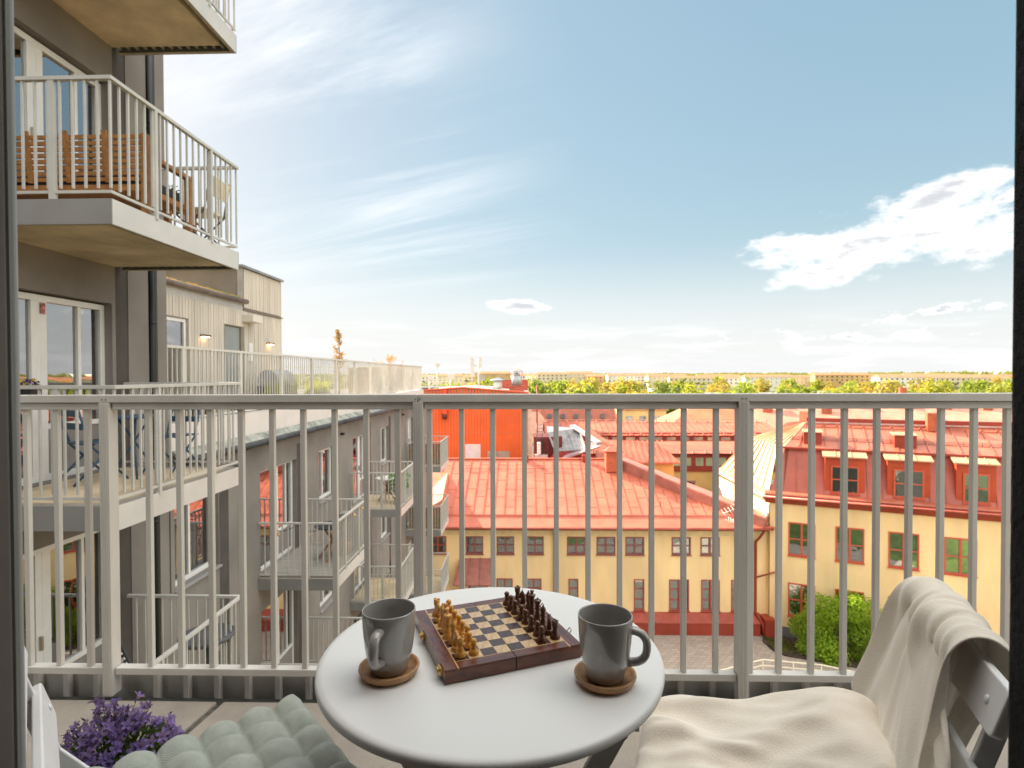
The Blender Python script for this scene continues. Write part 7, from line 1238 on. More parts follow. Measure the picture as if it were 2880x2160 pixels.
106,-172,333,108,-165,333,110,-158,334,113,-153,335,119,-150,336,126,-150,336,132,-150,337,137,-147,338,139,-142,341,140,-135,345,141,-130,348,143,-125,351,147,-120,353,148,-114,357,150,-109,361,153,-103,362,157,-97,361,161,-91,359,162,-85,359,163,-79,359,164,-72,360,166,-65,361,168,-58,363,170,-51,366,172,-43,369,174,-36,373,175,-28,377,177,-20,380,180,-14,382,186,-10,381,194,-8,378,200,-7,375,204,-5,372,206,0,371,207,6,369,209,12,368,211,18,367,211,25,367,210,32,368,210,39,369,213,43,370,219,44,372,225,44,374,228,48,375,226,53,375,221,57,377,216,60,378,213,64,378,216,69,377,220,74,374,
97,-170,318,101,-163,318,105,-157,318,110,-153,319,117,-151,320,124,-150,320,130,-147,321,133,-142,323,134,-136,327,134,-130,331,134,-124,334,136,-119,337,140,-113,340,143,-108,342,144,-103,346,145,-97,348,148,-91,349,152,-85,347,155,-80,345,156,-75,345,156,-68,346,157,-61,348,158,-54,350,159,-47,353,161,-39,356,163,-32,359,165,-24,363,168,-17,366,173,-10,367,179,-6,366,187,-3,364,194,-3,360,200,-3,357,204,-1,355,206,4,353,206,11,352,206,18,351,206,25,351,207,32,351,209,38,352,214,40,353,220,40,355,226,41,357,228,45,358,226,51,359,220,54,360,214,57,361,212,61,361,214,66,360,219,70,357,
91,-169,301,96,-162,301,101,-157,302,108,-154,302,115,-152,303,121,-149,305,126,-144,306,128,-138,309,128,-131,313,128,-125,316,129,-119,320,131,-113,323,134,-108,325,137,-102,328,140,-97,331,140,-92,334,141,-86,335,143,-80,334,146,-76,332,149,-71,331,149,-64,332,149,-57,334,149,-50,336,150,-43,339,152,-36,342,154,-28,345,157,-21,348,161,-14,350,166,-8,351,173,-3,351,181,0,349,188,0,346,195,-1,342,201,-1,339,204,2,338,204,9,336,203,17,336,203,25,335,204,32,335,209,36,336,215,37,337,222,36,339,227,37,341,229,43,342,225,48,342,219,51,344,212,54,345,209,59,344,211,63,342,217,66,339,
86,-167,283,92,-162,283,99,-157,284,107,-154,285,113,-150,287,117,-145,289,120,-139,292,121,-132,295,123,-126,298,125,-120,302,127,-115,305,128,-109,308,130,-103,311,132,-97,313,135,-92,315,137,-87,318,137,-82,320,137,-77,320,138,-72,319,141,-67,317,143,-61,317,142,-54,319,142,-47,322,143,-40,324,146,-33,327,148,-26,329,152,-20,332,158,-14,334,163,-8,335,168,-2,335,175,3,333,182,3,331,190,1,327,198,0,324,202,2,322,204,8,321,202,15,320,201,23,319,203,30,319,209,33,320,216,32,322,222,32,324,227,34,325,228,39,326,224,45,326,217,48,328,211,51,328,207,56,326,209,61,324,215,63,322,
82,-163,265,89,-159,266,97,-155,267,104,-151,269,110,-146,271,113,-140,274,116,-133,276,117,-127,280,120,-121,283,124,-116,287,128,-110,290,130,-104,293,130,-98,296,130,-92,298,132,-87,300,134,-82,302,135,-78,304,134,-73,305,134,-68,305,134,-63,303,136,-57,303,136,-51,305,137,-44,307,140,-38,309,143,-31,311,146,-24,313,151,-19,315,157,-15,317,162,-10,318,165,-3,318,170,3,317,177,5,315,186,4,312,193,3,309,200,3,306,204,7,305,204,14,304,203,21,304,204,27,303,209,30,304,216,28,306,223,27,308,227,30,309,227,36,310,223,41,311,216,44,311,210,48,311,206,54,309,207,58,306,212,62,304,
78,-159,248,86,-154,249,93,-150,251,100,-145,253,106,-140,256,110,-134,258,114,-127,260,117,-121,263,121,-115,267,126,-110,270,130,-105,273,133,-99,277,133,-93,280,132,-87,283,131,-82,284,133,-77,286,135,-73,288,136,-68,290,135,-64,290,133,-60,290,132,-55,289,132,-49,289,135,-42,291,139,-36,292,143,-30,295,146,-24,297,151,-20,299,158,-17,300,163,-12,301,165,-5,302,168,2,301,173,6,299,181,7,296,189,6,293,197,5,291,203,8,290,206,13,289,206,19,289,207,24,288,211,26,289,217,25,291,223,24,293,227,27,294,227,33,294,222,38,295,217,42,295,211,46,294,208,50,292,207,55,289,209,60,286,
75,-153,231,81,-148,233,88,-143,236,95,-138,238,101,-132,240,107,-127,242,113,-121,244,118,-115,246,124,-110,249,128,-104,253,132,-98,256,135,-92,260,138,-86,264,137,-81,267,135,-76,268,133,-71,269,137,-67,272,140,-63,275,140,-59,277,136,-57,276,132,-53,274,132,-47,273,135,-41,274,140,-36,276,144,-30,279,147,-25,281,152,-21,282,159,-18,284,165,-15,285,166,-9,285,166,-1,284,169,5,282,176,8,279,185,8,277,194,8,275,202,8,274,208,10,275,210,15,274,210,20,273,213,23,274,219,23,276,224,21,277,227,24,278,227,30,278,224,37,279,220,41,279,217,45,278,212,47,276,208,51,272,204,56,269]
# ------------------------------------------------------------------ table
white_paint = mat('white_table_enamel', (0.78,0.785,0.78), 0.42, 0.0, 2.2)
TCX, TCY, TR_ = -.060, .938, .280
tbl = thing('round_table', (TCX,TCY,0), 'round white metal folding table carrying the mugs and chessboard', 'table')
MB().lathe([(.0,.699),(TR_-.016,.701),(TR_-.004,.695),(TR_-.0008,.6965),(TR_,.701),(TR_-.0006,.7062),(TR_-.0035,.7095),(TR_-.012,.7108),(TR_-.06,.7102),(.0,.710)],128,cap0=False,cap1=False).build('tabletop', white_paint, tbl, world=False)
def leg(p, q, w=.030, t=.008):
    return MB().bar(p, q, w, t, (0,1,0)).build('leg', white_paint, tbl, bevel=.0015)
leg((-.185,.755,.700),(.20,.735,.0)); leg((.135,.775,.700),(-.26,.755,.0)); leg((-.17,1.12,.700),(.20,1.14,.0)); leg((.06,1.13,.700),(-.25,1.15,.0))
bolt = mat('bolt_steel',(.45,.44,.42),.3,.1,metal=.8)
for x,y in ((-.178,.747),(.128,.767)): MB().tube([(x,y-.003,.684),(x,y-.012,.684)],.007,10).build('bolt', bolt, tbl)
MB().box(-.20,.757,.688,.15,.772,.6985).build('cross_bar', white_paint, tbl); MB().box(-.20,1.12,.688,.12,1.135,.6985).build('cross_bar', white_paint, tbl)

# ------------------------------------------------------------------ mugs on oak coasters
def oakmat():
    m = mat('oak_coaster_wood', (.62,.35,.16), .42, .18, 9, .25, 220, stretch=(1,7,1), obj_coord=True, fine=.2, col2=(.38,.19,.085)); return m
oak = oakmat()
glz = mat('grey_glazed_stoneware', (.38,.365,.345), .12, .05, 14, .015, 60, spec=.6, coat=.6, obj_coord=True)
def mug(x, y, hang, label, lc):
    c = thing('coaster',(x,y,.7108),lc,'coaster','oak coasters under the mugs')
    MB().lathe([(.0,0),(.036,0),(.0425,.003),(.0462,.011),(.0458,.0130),(.0440,.0134),(.0420,.0125),(.0395,.0062),(.0,.0058)],64,cap0=False,cap1=False).build('dish', oak, c, world=False)
    m = thing('mug',(x,y,.7170),label,'mug','grey mugs on the table', rz=hang)
    MB().lathe([(.0,.001),(.0235,.001),(.0262,.0),(.0278,.002),(.0300,.010),(.0322,.0185),(.0343,.0235),(.0370,.040),(.0389,.058),(.0399,.076),(.0405,.092),(.0401,.0938),(.0390,.0938),(.0383,.092),(.0374,.076),(.0355,.050),(.0325,.026),(.0280,.010),(.020,.006),(.0,.006)],96,cap0=False,cap1=False).build('body', glz, m, world=False)
    hb = MB(); pts = []
    for i in range(25):
        t_ = i/24; a = pi*.5-pi*t_
        rx, rz_ = .0255, .0235
        e = .8
        px_ = (abs(cos(a))**e)*(1 if cos(a) > 0 else -1)*rx; pz_ = (abs(sin(a))**e)*(1 if sin(a) > 0 else -1)*rz_
        base = .0370+.0035*(1-t_)
        pts.append((base+px_-.0035, 0, .0495+pz_+.001))
    pts = [(.0355,0,pts[0][2]+.001)]+pts+[(.0330,0,pts[-1][2]-.001)]
    rads = [.0085,.0070]+[.0060]*(len(pts)-4)+[.0070,.0085]
    # flattened strap: wider across than deep
    hb.tube(pts, rads, 16, caps=False); hb.v = [(a, b*1.25, c_) for a,b,c_ in hb.v]
    o = hb.build('handle', glz, m, world=False); return m
mug(-.2125,.857,radians(-98),'left grey mug with its handle turned towards the viewer','oak coaster under the left mug')
mug(.1160,.842,radians(-14),'right grey mug with its handle pointing to the right','oak coaster under the right mug')

# ------------------------------------------------------------------ folding chessboard
BA = radians(22.8); BC = (-.061,.972)
cb = thing('chessboard',(BC[0],BC[1],.7108),'open folding wooden chessboard with inlaid squares on the white table','chessboard', rz=BA)
def wood(name, c1, c2, rough, st, coat=.25):
    return mat(name, c1, rough, .2, 10, .08, 150, col2=c2, stretch=st, obj_coord=True, coat=coat)
rose = wood('rosewood_frame', (.19,.055,.026), (.08,.024,.012), .24, (14,2.5,6))
rose2 = wood('rosewood_frame_cross', (.19,.056,.027), (.08,.025,.013), .24, (2.5,16,6))
dark_sq = wood('dark_square_wood', (.085,.032,.018), (.05,.02,.012), .26, (4,18,4)); light_sq = wood('light_square_wood', (.70,.50,.28), (.58,.38,.19), .28, (18,4,4))
inlay = mat('maple_inlay', (.75,.45,.2), .35, .1, 30); brass = mat('brass', (.62,.40,.12), .25, .12, 40, metal=1.0)
BH = .0215
for s_, x0, x1 in ((-1,-.1135,-.0006),(1,.0006,.1135)):
    MB().box(x0,-.113,0,x1,.113,BH-.002).build('board_half', rose2, cb, world=False, bevel=.0008)
    a, b = (x0,-.0935) if s_ < 0 else (.0935,x1)
    MB().box(a+.0002,-.1128,BH-.0019,b-.0001,.1128,BH).build('frame_end', rose, cb, world=False)
    a, b = (-.0915,-.0007) if s_ < 0 else (.0007,.0915)
    MB().box(a,-.1128,BH-.0019,b,-.0935,BH).build('frame_side', rose2, cb, world=False); MB().box(a,.0935,BH-.0019,b,.1128,BH).build('frame_side', rose2, cb, world=False)
    MB().box(a,-.0934,BH-.0019,b,-.0921,BH).build('inlay_line', inlay, cb, world=False); MB().box(a,.0921,BH-.0019,b,.0934,BH).build('inlay_line', inlay, cb, world=False)
    c_ = s_*.0925; MB().box(c_-.0009,-.1128,BH-.0019,c_+.0009,.1128,BH+.00005).build('inlay_line', inlay, cb, world=False)
SQ = .02295
md, ml = (MB().box(-SQ/2+.0001,-SQ/2+.0001,0,SQ/2-.0001,SQ/2-.0001,.0019).mesh('square_mesh_%d'%k) for k in (0,1))
md.materials.append(dark_sq); ml.materials.append(light_sq)
def cellc(i, j): return (-.0918+SQ*(i+.5)+(-.0002 if i < 4 else .0006), -.0918+SQ*(j+.5))
for i in range(8):
    for j in range(8):
        x, y = cellc(i,j); o = obj('square', md if (i+j)%2 == 0 else ml, cb, 0, 2, (x,y,BH-.0018))
# brass hook clasps on the left side and eye hooks on the right
for y in (-.090,.03):
    MB().box(-.1165,y-.008,.006,-.1137,y+.008,.018).tube([(-.119,y-.004,.008),(-.1195,y,.013),(-.119,y+.005,.017)],.0012,8).tube([(-.1150,y,.012),(-.1205,y,.012)],.0022,8).build('clasp', brass, cb, world=False)
for y in (-.062,.05):
    MB().tube([(.1137,y-.006,.017),(.119,y-.0055,.0245),(.1195,y+.0035,.0245),(.1137,y+.004,.017)],.0009,6).build('clasp_loop', brass, cb, world=False)

# chess pieces
box_w = mat('boxwood_piece', (.78,.42,.09), .30, .22, 60, .1, 200, col2=(.60,.27,.04), coat=.35, stretch=(1,1,2.5), obj_coord=True)
dark_w = mat('dark_wood_piece', (.15,.052,.022), .25, .22, 60, .1, 200, col2=(.07,.022,.010), coat=.4, stretch=(1,1,2.5), obj_coord=True)
BASE = [(0,0),(.0074,0),(.0078,.0008),(.0078,.0022),(.0070,.0030),(.0073,.0042),(.0062,.0056)]
def prof(kind):
    if kind == 'pawn': return BASE+[(.0042,.0078),(.0031,.0110),(.0034,.0126),(.0047,.0136),(.0030,.0144),(.0030,.0150),(.0043,.0166),(.0047,.0186),(.0040,.0208),(.0022,.0222),(0,.0227)]
    if kind == 'rook': return [(r*1.06,z) for r,z in BASE]+[(.0048,.0085),(.0039,.0130),(.0038,.0165),(.0050,.0185),(.0051,.0200),(.0043,.0206),(.0052,.0218),(.0053,.0262),(.0040,.0264),(.0038,.0236),(0,.0232)]
    if kind == 'bishop': return [(r*1.05,z) for r,z in BASE]+[(.0046,.0090),(.0033,.0150),(.0035,.0172),(.0052,.0186),(.0034,.0196),(.0036,.0206),(.0048,.0222),(.0034,.0232),(.0046,.0256),(.0049,.0278),(.0040,.0305),(.0022,.0328),(.0012,.0338),(.0018,.0350),(0,.0362)]
    if kind == 'queen': return [(r*1.12,z) for r,z in BASE]+[(.0052,.0095),(.0036,.0165),(.0036,.0200),(.0056,.0216),(.0036,.0228),(.0038,.0240),(.0056,.0256),(.0036,.0268),(.0046,.0295),(.0066,.0345),(.0058,.0352),(.0034,.0362),(.0014,.0372),(.0018,.0384),(0,.0394)]
    if kind == 'king': return [(r*1.14,z) for r,z in BASE]+[(.0053,.0100),(.0037,.0175),(.0037,.0212),(.0058,.0228),(.0037,.0240),(.0039,.0252),(.0057,.0268),(.0037,.0280),(.0046,.0310),(.0064,.0362),(.0054,.0368),(.0030,.0376),(.0022,.0384),(.0036,.0420),(.0036,.0432),(0,.0434)]
KNIGHT = [(-.0052,.0050),(-.0060,.0100),(-.0058,.0150),(-.0050,.0200),(-.0032,.0245),(-.0012,.0268),(-.0004,.0292),(.0008,.0270),(.0026,.0258),(.0052,.0228),(.0078,.0196),(.0076,.0172),(.0056,.0166),(.0030,.0178),(.0014,.0164),(.0030,.0130),(.0046,.0092),(.0050,.0050)]
def piece_meshes(kind, m, tagn):
    if kind == 'knight':
        b = MB().lathe([(r*1.04,z) for r,z in BASE]+[(.0055,.0062),(0,.0064)],20,cap0=False,cap1=False)
        n_ = len(KNIGHT); c_ = (0.0005,.0150); vs = []
        for yy, s_ in ((-.0036,.82),(-.0026,.96),(0,1.0),(.0026,.96),(.0036,.82)):
            vs += [(c_[0]+(x-c_[0])*s_, yy*(1-.25*(z-.005)/.024), c_[1]+(z-c_[1])*s_) for x,z in KNIGHT]
        fs = [(r*n_+k, r*n_+(k+1)%n_, (r+1)*n_+(k+1)%n_, (r+1)*n_+k) for r in range(4) for k in range(n_)]
        fs += [tuple(range(n_))[::-1], tuple(4*n_+k for k in range(n_))]
        b.add(vs, fs, True)
        for sy in (-1,1): b.add([(-.0022,.0010*sy,.0250),(.0008,.0024*sy,.0262),(-.0004,.0030*sy,.0302),(.0006,.0008*sy,.0262)],[(0,1,2),(1,3,2),(3,0,2)])
        return b.mesh('knight_'+tagn)
    p = prof(kind); pp = []
    for (r0,z0_),(r1_,z1_) in zip(p,p[1:]): pp += [(r0,z0_)]
    pp.append(p[-1]); b = MB().lathe(pp,24,cap0=False,cap1=False)
    if kind == 'rook':
        for k in range(3):
            a = k*2*pi/3+.5; b.obox((.0046*cos(a),.0046*sin(a),.0268),(cos(a),sin(a),0),(-sin(a),cos(a),0),(0,0,1),.0007,.0022,.0008)
    return b.mesh(kind+'_'+tagn)
PM = {}
for m_, tg in ((box_w,'light'),(dark_w,'dark')):
    for k_ in ('pawn','rook','knight','bishop','queen','king'):
        me = piece_meshes(k_, m_, tg); me.materials.append(m_); PM[k_,tg] = me
order = ['rook','knight','bishop','queen','king','bishop','knight','rook']   # from the viewer's side to the far side
order_l = ['rook','knight','bishop','queen','king','bishop','knight','rook']
order_d = ['rook','knight','bishop','queen','king','bishop','knight','rook']
ordn = ['nearest the viewer','second from the viewer','third from the viewer','fourth from the viewer','fourth from the far edge','third from the far edge','second from the far edge','at the far edge']
rg = random.Random(12)
def place_piece(kind, tg, i, j, label, rz=0, s_=1.0):
    x, y = cellc(i, j); x += rg.uniform(-.0022,.0022)+(.001 if i == 1 else 0); y += rg.uniform(-.002,.002)
    X_ = BC[0]+x*cos(BA)-y*sin(BA); Y_ = BC[1]+x*sin(BA)+y*cos(BA)
    o = bpy.data.objects.new('chess_'+kind, PM[kind,tg]); COL.objects.link(o); o.location = (X_,Y_,.7108+BH+.0002); o.rotation_euler = (0,0,rz); o.scale = (s_*1.04,s_*1.04,s_*1.10)
    tag(o, label, 'chess piece', '%s chess pieces' % ('light boxwood' if tg == 'light' else 'dark brown'))
for j in range(8):
    k = order_l[j]; place_piece(k,'light',0,j,'light %s in the outer row at the left, %s' % (k, ordn[j]), BA+rg.uniform(-.5,.5)-(.9 if j == 1 else .3))
    place_piece('pawn','light',1,j,'light wooden pawn, %s in its row' % ordn[j], rg.random()*6)
    k = order_d[j]; place_piece(k,'dark',7,j,'dark %s in the outer row at the right, %s' % (k, ordn[j]), BA+pi+rg.uniform(-.4,.4)+(1.5 if j == 1 else 0))
    place_piece('pawn','dark',6,j,'dark wooden pawn, %s in its row' % ordn[j], rg.random()*6)

# ------------------------------------------------------------------ folding chairs
grey_paint = mat('pale_grey_chair_paint', (.84,.85,.86), .38, .04, 5, .03, 90)
rust = mat('rusty_bolt', (.30,.13,.04), .8, .3, 60)
def rounded_slat(w, h, t, r, nseg=5):
    """slab w (y) x h (z), thickness t (x), rounded corners"""
    poly = []
    for cx, cz, a0 in ((w/2-r,h/2-r,0),(-w/2+r,h/2-r,pi/2),(-w/2+r,-h/2+r,pi),(w/2-r,-h/2+r,1.5*pi)):
        for k in range(nseg+1):
            a = a0+pi/2*k/nseg; poly.append((0,cx+r*cos(a),cz+r*sin(a)))
    return poly
def chair(x, y, fx, fy, label):
    """local x = forward, local y = left"""
    c = thing('folding_chair',(x,y,0),label,'chair',rz=atan2(fy,fx))
    th = radians(17)
    def bp(h, off=0): return Vector((-.170-h*sin(th)+off*cos(th),0,.470+h*cos(th)+off*sin(th)))
    ax = Vector((cos(th),0,sin(th))); uz = Vector((-sin(th),0,cos(th)))
    for hc in (.175,.292):
        m = MB(); p = rounded_slat(.385,.066,.012,.010); o_ = bp(hc,-.010)
        m.prism([o_+Vector((0,q[1],0))+uz*q[2] for q in p], ax*.013); s_ = m.build('back_slat', grey_paint, c, world=False, bevel=.0025)
        for sy in (-.155,.155):
            q = bp(hc,.0032); MB().lathe([(.006,0),(.0055,.0014),(.003,.0026),(0,.003)],12,cap1=False).build('screw', grey_paint, s_, world=False)
            sc = s_.children[-1]; sc.location = q+Vector((0,sy,0)); sc.rotation_euler = (0,pi/2-th,0)
    for sy in (-.155,.155):
        pts = [(.24,sy,.0),(.02,sy,.40),(-.10,sy,.47),(-.17,sy,.50)]+[tuple(bp(h,-.017)+Vector((0,sy,0))) for h in (.10,.20,.31)]
        m = MB()
        for a, b in zip(pts, pts[1:]): m.bar(a,b,.010,.024,(1,0,.3))
        m.build('side_rail', grey_paint, c, world=False, bevel=.002)
        MB().bar((-.26,sy*.88,0),(.17,sy*.88,.428),.008,.024,(1,0,.3)).build('leg', grey_paint, c, world=False, bevel=.002)
        MB().tube([(-.002,sy*1.03,.245),(-.002,sy*.85,.245)],.006,10).build('pivot', rust, c, world=False)
    for i in range(5): MB().box(-.165+i*.076,-.175,.447,-.165+i*.076+.062,.175,.461).build('seat_slat', grey_paint, c, world=False, bevel=.003)
    MB().bar((-.25,-.15,.03),(-.25,.15,.03),.02,.008).bar((.225,-.16,.03),(.225,.16,.03),.02,.008).build('foot_bar', grey_paint, c, world=False)
    return c
RC = (.408,.969); rf = Vector((-.936,.351)).normalized()
chair(RC[0],RC[1],rf.x,rf.y,'pale grey folding slat chair on the right half covered by a cream blanket')
LC = (-.500,.908); lf_ = Vector((.745,.667)).normalized()
lch = chair(LC[0],LC[1],lf_.x,lf_.y,'white folding chair at the lower left holding the sage cushion')

# ------------------------------------------------------------------ blanket
def blanket():
    NU, NV = BL_NU, BL_NV
    q = np.array(BL).reshape(NU,NV,3)/1000.0
    me = bpy.data.meshes.new('blanket')
    # creases running with the drape
    du = np.gradient(q, axis=0); dv = np.gradient(q, axis=1); nr = np.cross(du, dv); nr /= np.linalg.norm(nr, axis=2, keepdims=True)+1e-9
    for i in range(NU):
        for j in range(NV):
            a = noise.noise(Vector((i*.030+j*.02, j*.17, 2.0))); b = noise.noise(Vector((i*.11, j*.12, 8.0))); c_ = noise.noise(Vector((i*.06-j*.05, j*.26+i*.03, 5.0)))
            s_ = max(0, min(1, (i-NU*.47)/(NU*.1)))
            d_ = noise.noise(Vector((i*.075+j*.05, j*.09-i*.05, 11.0))); e_ = noise.noise(Vector((i*.13-j*.07, j*.13+i*.06, 14.0)))
            q[i,j] += nr[i,j]*((1-s_)*(.0085*(1-abs(a)*2.2)+.004*b+.006*(1-abs(c_)*2.4)))
            q[i,j,2] += s_*(.018*max(0,1-abs(d_)*3.2)+.009*max(0,1-abs(e_)*3.6)+.004*b)
    w = Vector((.351,.936)).normalized()
    vs = [(rf.x*a+w.x*b, rf.y*a+w.y*b, c_+.004) for a,b,c_ in q.reshape(-1,3)]
    fs = [(i*NV+j,i*NV+j+1,(i+1)*NV+j+1,(i+1)*NV+j) for i in range(NU-1) for j in range(NV-1)]
    me.from_pydata(vs,[],fs); me.polygons.foreach_set('use_smooth',[True]*len(fs))
    m = mat('cream_fleece', (.93,.85,.73), .95, .03, 6, .18, 260, sheen=.5, fine=.05); me.materials.append(m)
    o = bpy.data.objects.new('blanket', me); COL.objects.link(o); o.location = (RC[0],RC[1],0)
    sm = o.modifiers.new('smooth','SMOOTH'); sm.factor = .5; sm.iterations = 4
    so_ = o.modifiers.new('thick','SOLIDIFY'); so_.thickness = .004; so_.offset = 0
    sb = o.modifiers.new('subdiv','SUBSURF'); sb.levels = 1; sb.render_levels = 2
    return tag(o, 'cream fleece blanket draped over the back and seat of the right chair', 'blanket')
blanket()

# ------------------------------------------------------------------ tufted cushion
def cushion():
    P0 = Vector((-.474,1.160)); a = Vector((.667,-.745)).normalized(); b = Vector((-.745,-.667)).normalized(); n = 6; size = .395; res = 16
    c = thing('seat_cushion',(P0.x+(a.x+b.x)*size/2,P0.y+(a.y+b.y)*size/2,.462),'sage green tufted seat cushion lying on the left chair','cushion')
    m = mat('sage_woven_cotton', (.42,.455,.41), .95, .06, 30, .0, 300)
    t = m.node_tree; nn_ = t.nodes; ll = t.links; bs_ = nn_['Principled BSDF']
    tcn = nn_.new('ShaderNodeUVMap'); wv = nn_.new('ShaderNodeTexWave'); wv.wave_type = 'BANDS'; wv.bands_direction = 'DIAGONAL'; wv.inputs['Scale'].default_value = 27; wv.inputs['Distortion'].default_value = 5; wv.inputs['Detail'].default_value = 3; wv.inputs['Detail Scale'].default_value = 6
    ll.new(tcn.outputs[0], wv.inputs['Vector']); bp = nn_.new('ShaderNodeBump'); bp.inputs['Strength'].default_value = .35; bp.inputs['Distance'].default_value = .001; ll.new(wv.outputs['Fac'], bp.inputs['Height']); ll.new(bp.outputs[0], bs_.inputs['Normal'])
    src = bs_.inputs['Base Color'].links[0].from_socket; mr = nn_.new('ShaderNodeMapRange'); ll.new(wv.outputs['Fac'], mr.inputs[0]); mr.inputs[3].default_value = .88; mr.inputs[4].default_value = 1.07
    vm = nn_.new('ShaderNodeVectorMath'); vm.operation = 'SCALE'; ll.new(src, vm.inputs[0]); ll.new(mr.outputs[0], vm.inputs['Scale']); ll.new(vm.outputs[0], bs_.inputs['Base Color'])
    N_ = n*res+1; vs = []; uv = []
    for side in (1,-1):
        for i in range(N_):
            for j in range(N_):
                u, v = i/(N_-1)*n, j/(N_-1)*n
                fu, fv = abs(sin(pi*u)), abs(sin(pi*v))
                hgt = (max(0,fu)**.55*max(0,fv)**.55)
                ridge = max(fu,fv)**.7
                edge = min(1,(min(u,n-u,v,n-v))/.5)
                tuft = (1-fu)*(1-fv)
                h = .012+.017*hgt+.009*ridge*(1 if edge > .3 else edge)
                be = min(min(u,n-u),min(v,n-v))
                h *= min(1, (be/.38)**.5) if be < .38 else 1
                # scalloped outline: pulled in at the tuft rows
                du = (u/n-.5); dv = (v/n-.5)
                pin_v = .014*(1-fv)*(1 if True else 0)*max(0,(abs(du)-.36)/.14); pin_u = .014*(1-fu)*max(0,(abs(dv)-.36)/.14)
                x = du*size-(pin_v if du > 0 else -pin_v); y = dv*size-(pin_u if dv > 0 else -pin_u)
                nz_ = noise.noise(Vector((u*1.3,v*1.3,side*3)))*.0025
                p = a*x+b*y
                vs.append((p.x,p.y,.024+side*h+nz_)); uv.append((x*6,y*6))
    fs = []
    for s_ in (0,1):
        o_ = s_*N_*N_
        for i in range(N_-1):
            for j in range(N_-1):
                q = (o_+i*N_+j,o_+i*N_+j+1,o_+(i+1)*N_+j+1,o_+(i+1)*N_+j); fs.append(q if s_ == 1 else q[::-1])
    me = bpy.data.meshes.new('cushion_pad'); me.from_pydata(vs,[],fs); me.polygons.foreach_set('use_smooth',[True]*len(fs)); me.materials.append(m)
    ul = me.uv_layers.new(name='UVMap'); 
    li = np.empty(len(me.loops), dtype=np.int32); me.loops.foreach_get('vertex_index', li); ul.data.foreach_set('uv', np.array(uv)[li].ravel())
    o = obj('pad', me, c); bmx = bmesh.new(); bmx.from_mesh(me); bmesh.ops.remove_doubles(bmx, verts=bmx.verts, dist=.0004); bmx.to_mesh(me); bmx.free()
    st = mat('tuft_stitch',(.22,.24,.21),.9,.1)
    sm = MB().lathe([(.0022,0),(.0016,.0012),(0,.0015)],8,cap1=False).mesh('tuft_mesh'); sm.materials.append(st)
    for i in range(1,n):
        for j in range(1,n):
            p = a*((i/n-.5)*size)+b*((j/n-.5)*size); obj('tuft', sm, c, 0, 2, (p.x,p.y,.0355))
cushion()

# ------------------------------------------------------------------ bellflowers in a pot
FC = Vector((-1.075,1.415,0))
fp = thing('bellflower_plant',(FC.x,FC.y,0),'potted bellflower plant with masses of purple star shaped blooms','plant')
MB().lathe([(.09,0),(.095,.005),(.118,.13),(.124,.135),(.124,.15),(.112,.15),(.108,.12),(0,.12)],32,cap0=True,cap1=False).build('pot', mat('pale_clay_pot',(.35,.33,.3),.8,.08), fp, world=False)
def bell_mesh(k, m):
    rg = random.Random(k); mb = MB(); n = 5; L_ = .011
    rings = [(.0012,0),(.0030,.0030),(.0042,.0075),(.0062,.0110)]
    vs = []; seg = 10
    for r, z in rings: vs += [(r*(1+.05*((q%2)*2-1))*cos(2*pi*q/seg), r*(1+.05*((q%2)*2-1))*sin(2*pi*q/seg), z) for q in range(seg)]
    fs = [(i*seg+q,i*seg+(q+1)%seg,(i+1)*seg+(q+1)%seg,(i+1)*seg+q) for i in range(3) for q in range(seg)]
    mb.add(vs, fs, True)
    for q in range(5):
        a0 = 2*pi*(2*q)/seg; w_ = 2*pi/seg; mid = a0; r0, z0_ = rings[-1]
        A1 = Vector((r0*cos(mid-w_),r0*sin(mid-w_),z0_)); B1 = Vector((r0*cos(mid+w_),r0*sin(mid+w_),z0_)); C1 = Vector((r0*1.02*cos(mid),r0*1.02*sin(mid),z0_-.0006))
        M1 = Vector((cos(mid),sin(mid),0)); tp = M1*(.0165*rg.uniform(.9,1.1))+Vector((0,0,z0_+rg.uniform(.0005,.006)))
        s1_ = M1*.0112+Vector((-sin(mid),cos(mid),0))*.0034+Vector((0,0,z0_+.0032)); s2_ = M1*.0112-Vector((-sin(mid),cos(mid),0))*.0034+Vector((0,0,z0_+.0032)); cc_ = M1*.0115+Vector((0,0,z0_+.0018))
        mb.add([A1,C1,B1,s1_,s2_,tp,cc_],[(0,1,6,4),(1,2,3,6),(6,3,5),(4,6,5)],True)
    mb.tube([(0,0,-.006),(0,0,.001)],[.0012,.0018],6)
    mb.tube([(0,0,.002),(0,0,.0135)],[.0005,.0007],5)
    me = mb.mesh('bell_mesh_%d'%k); me.materials.append(m); return me
pm = [leafm('violet_petal',(.19,.14,.42)), leafm('lilac_petal',(.30,.23,.58))]
bells = [bell_mesh(k, pm[k%2]) for k in range(4)]
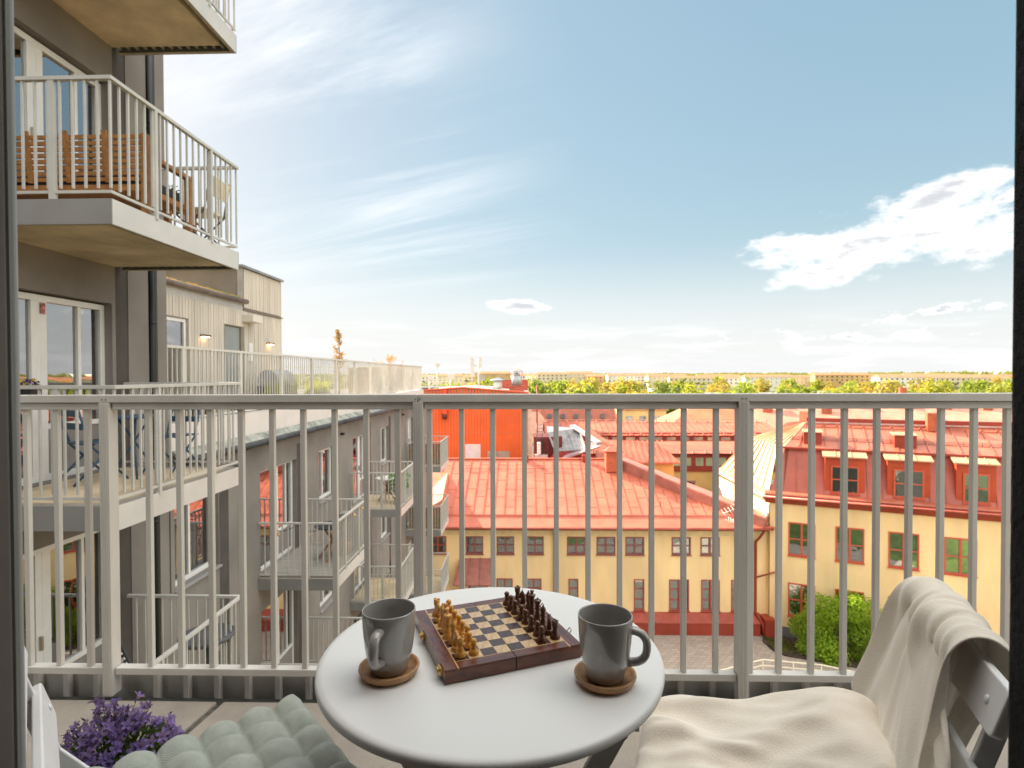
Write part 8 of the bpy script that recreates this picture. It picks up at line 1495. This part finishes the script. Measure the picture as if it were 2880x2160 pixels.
rg = random.Random(31); stems = MB(); lv = MB(); bud = MB(); cnt = 0
def crown_r(a): return .165*(1+.16*sin(a*2+.6)+.10*sin(a*5))
for i in range(285):
    a = rg.random()*6.283; rr_ = crown_r(a)*sqrt(rg.random())*1.03
    top = .290-.16*(rr_/.17)**2+rg.uniform(-.035,.02)+.02*sin(a*3)
    if i % 23 == 0: rr_ *= 1.18; top += .02
    p = Vector((rr_*cos(a),rr_*sin(a),top)); base = Vector((rr_*.35*cos(a),rr_*.35*sin(a),.12))
    mid = base.lerp(p,.55)+Vector((0,0,.03)); stems.tube([base,mid,p],[.0012,.001,.0008],5,caps=False)
    d = Vector((cos(a)*rr_*4.5+rg.uniform(-.6,.6)-.1,sin(a)*rr_*4.5+rg.uniform(-.6,.6)-.25,.75)).normalized()
    o = obj('flower', bells[rg.randrange(4)], fp, 0, 2, p); s_ = rg.uniform(.85,1.25); o.scale = (s_,s_,s_); o.rotation_euler = d.to_track_quat('Z','Y').to_euler()
    if rg.random() < .35:
        q = p+Vector((rg.uniform(-.015,.015),rg.uniform(-.015,.015),rg.uniform(0,.02))); bud.tube([q,q+d*.006,q+d*.014],[.0014,.0024,.0004],6)
for i in range(2300):
    a = rg.random()*6.283; rr_ = crown_r(a)*sqrt(rg.random())*.98; z = .12+rg.random()*(.15-.13*(rr_/.17)**2)
    q = Vector((rr_*cos(a),rr_*sin(a),z)); t_ = Vector((rg.uniform(-1,1),rg.uniform(-1,1),rg.uniform(-.2,.9))).normalized(); b_ = t_.orthogonal().normalized(); s_ = rg.uniform(.005,.011)
    lv.add([q,q+t_*s_*.6+b_*s_*.5,q+t_*s_*1.4,q+t_*s_*.6-b_*s_*.5],[(0,1,2,3)])
tag(stems.build('stem', leafm('stem_green',(.10,.15,.03)), fp, world=False), kind='stuff'); tag(lv.build('leaf', leafm('campanula_leaf',(.07,.13,.03)), fp, world=False), kind='stuff'); tag(bud.build('bud', mat('dark_violet_bud',(.04,.025,.09),.6,.1), fp, world=False), kind='stuff')
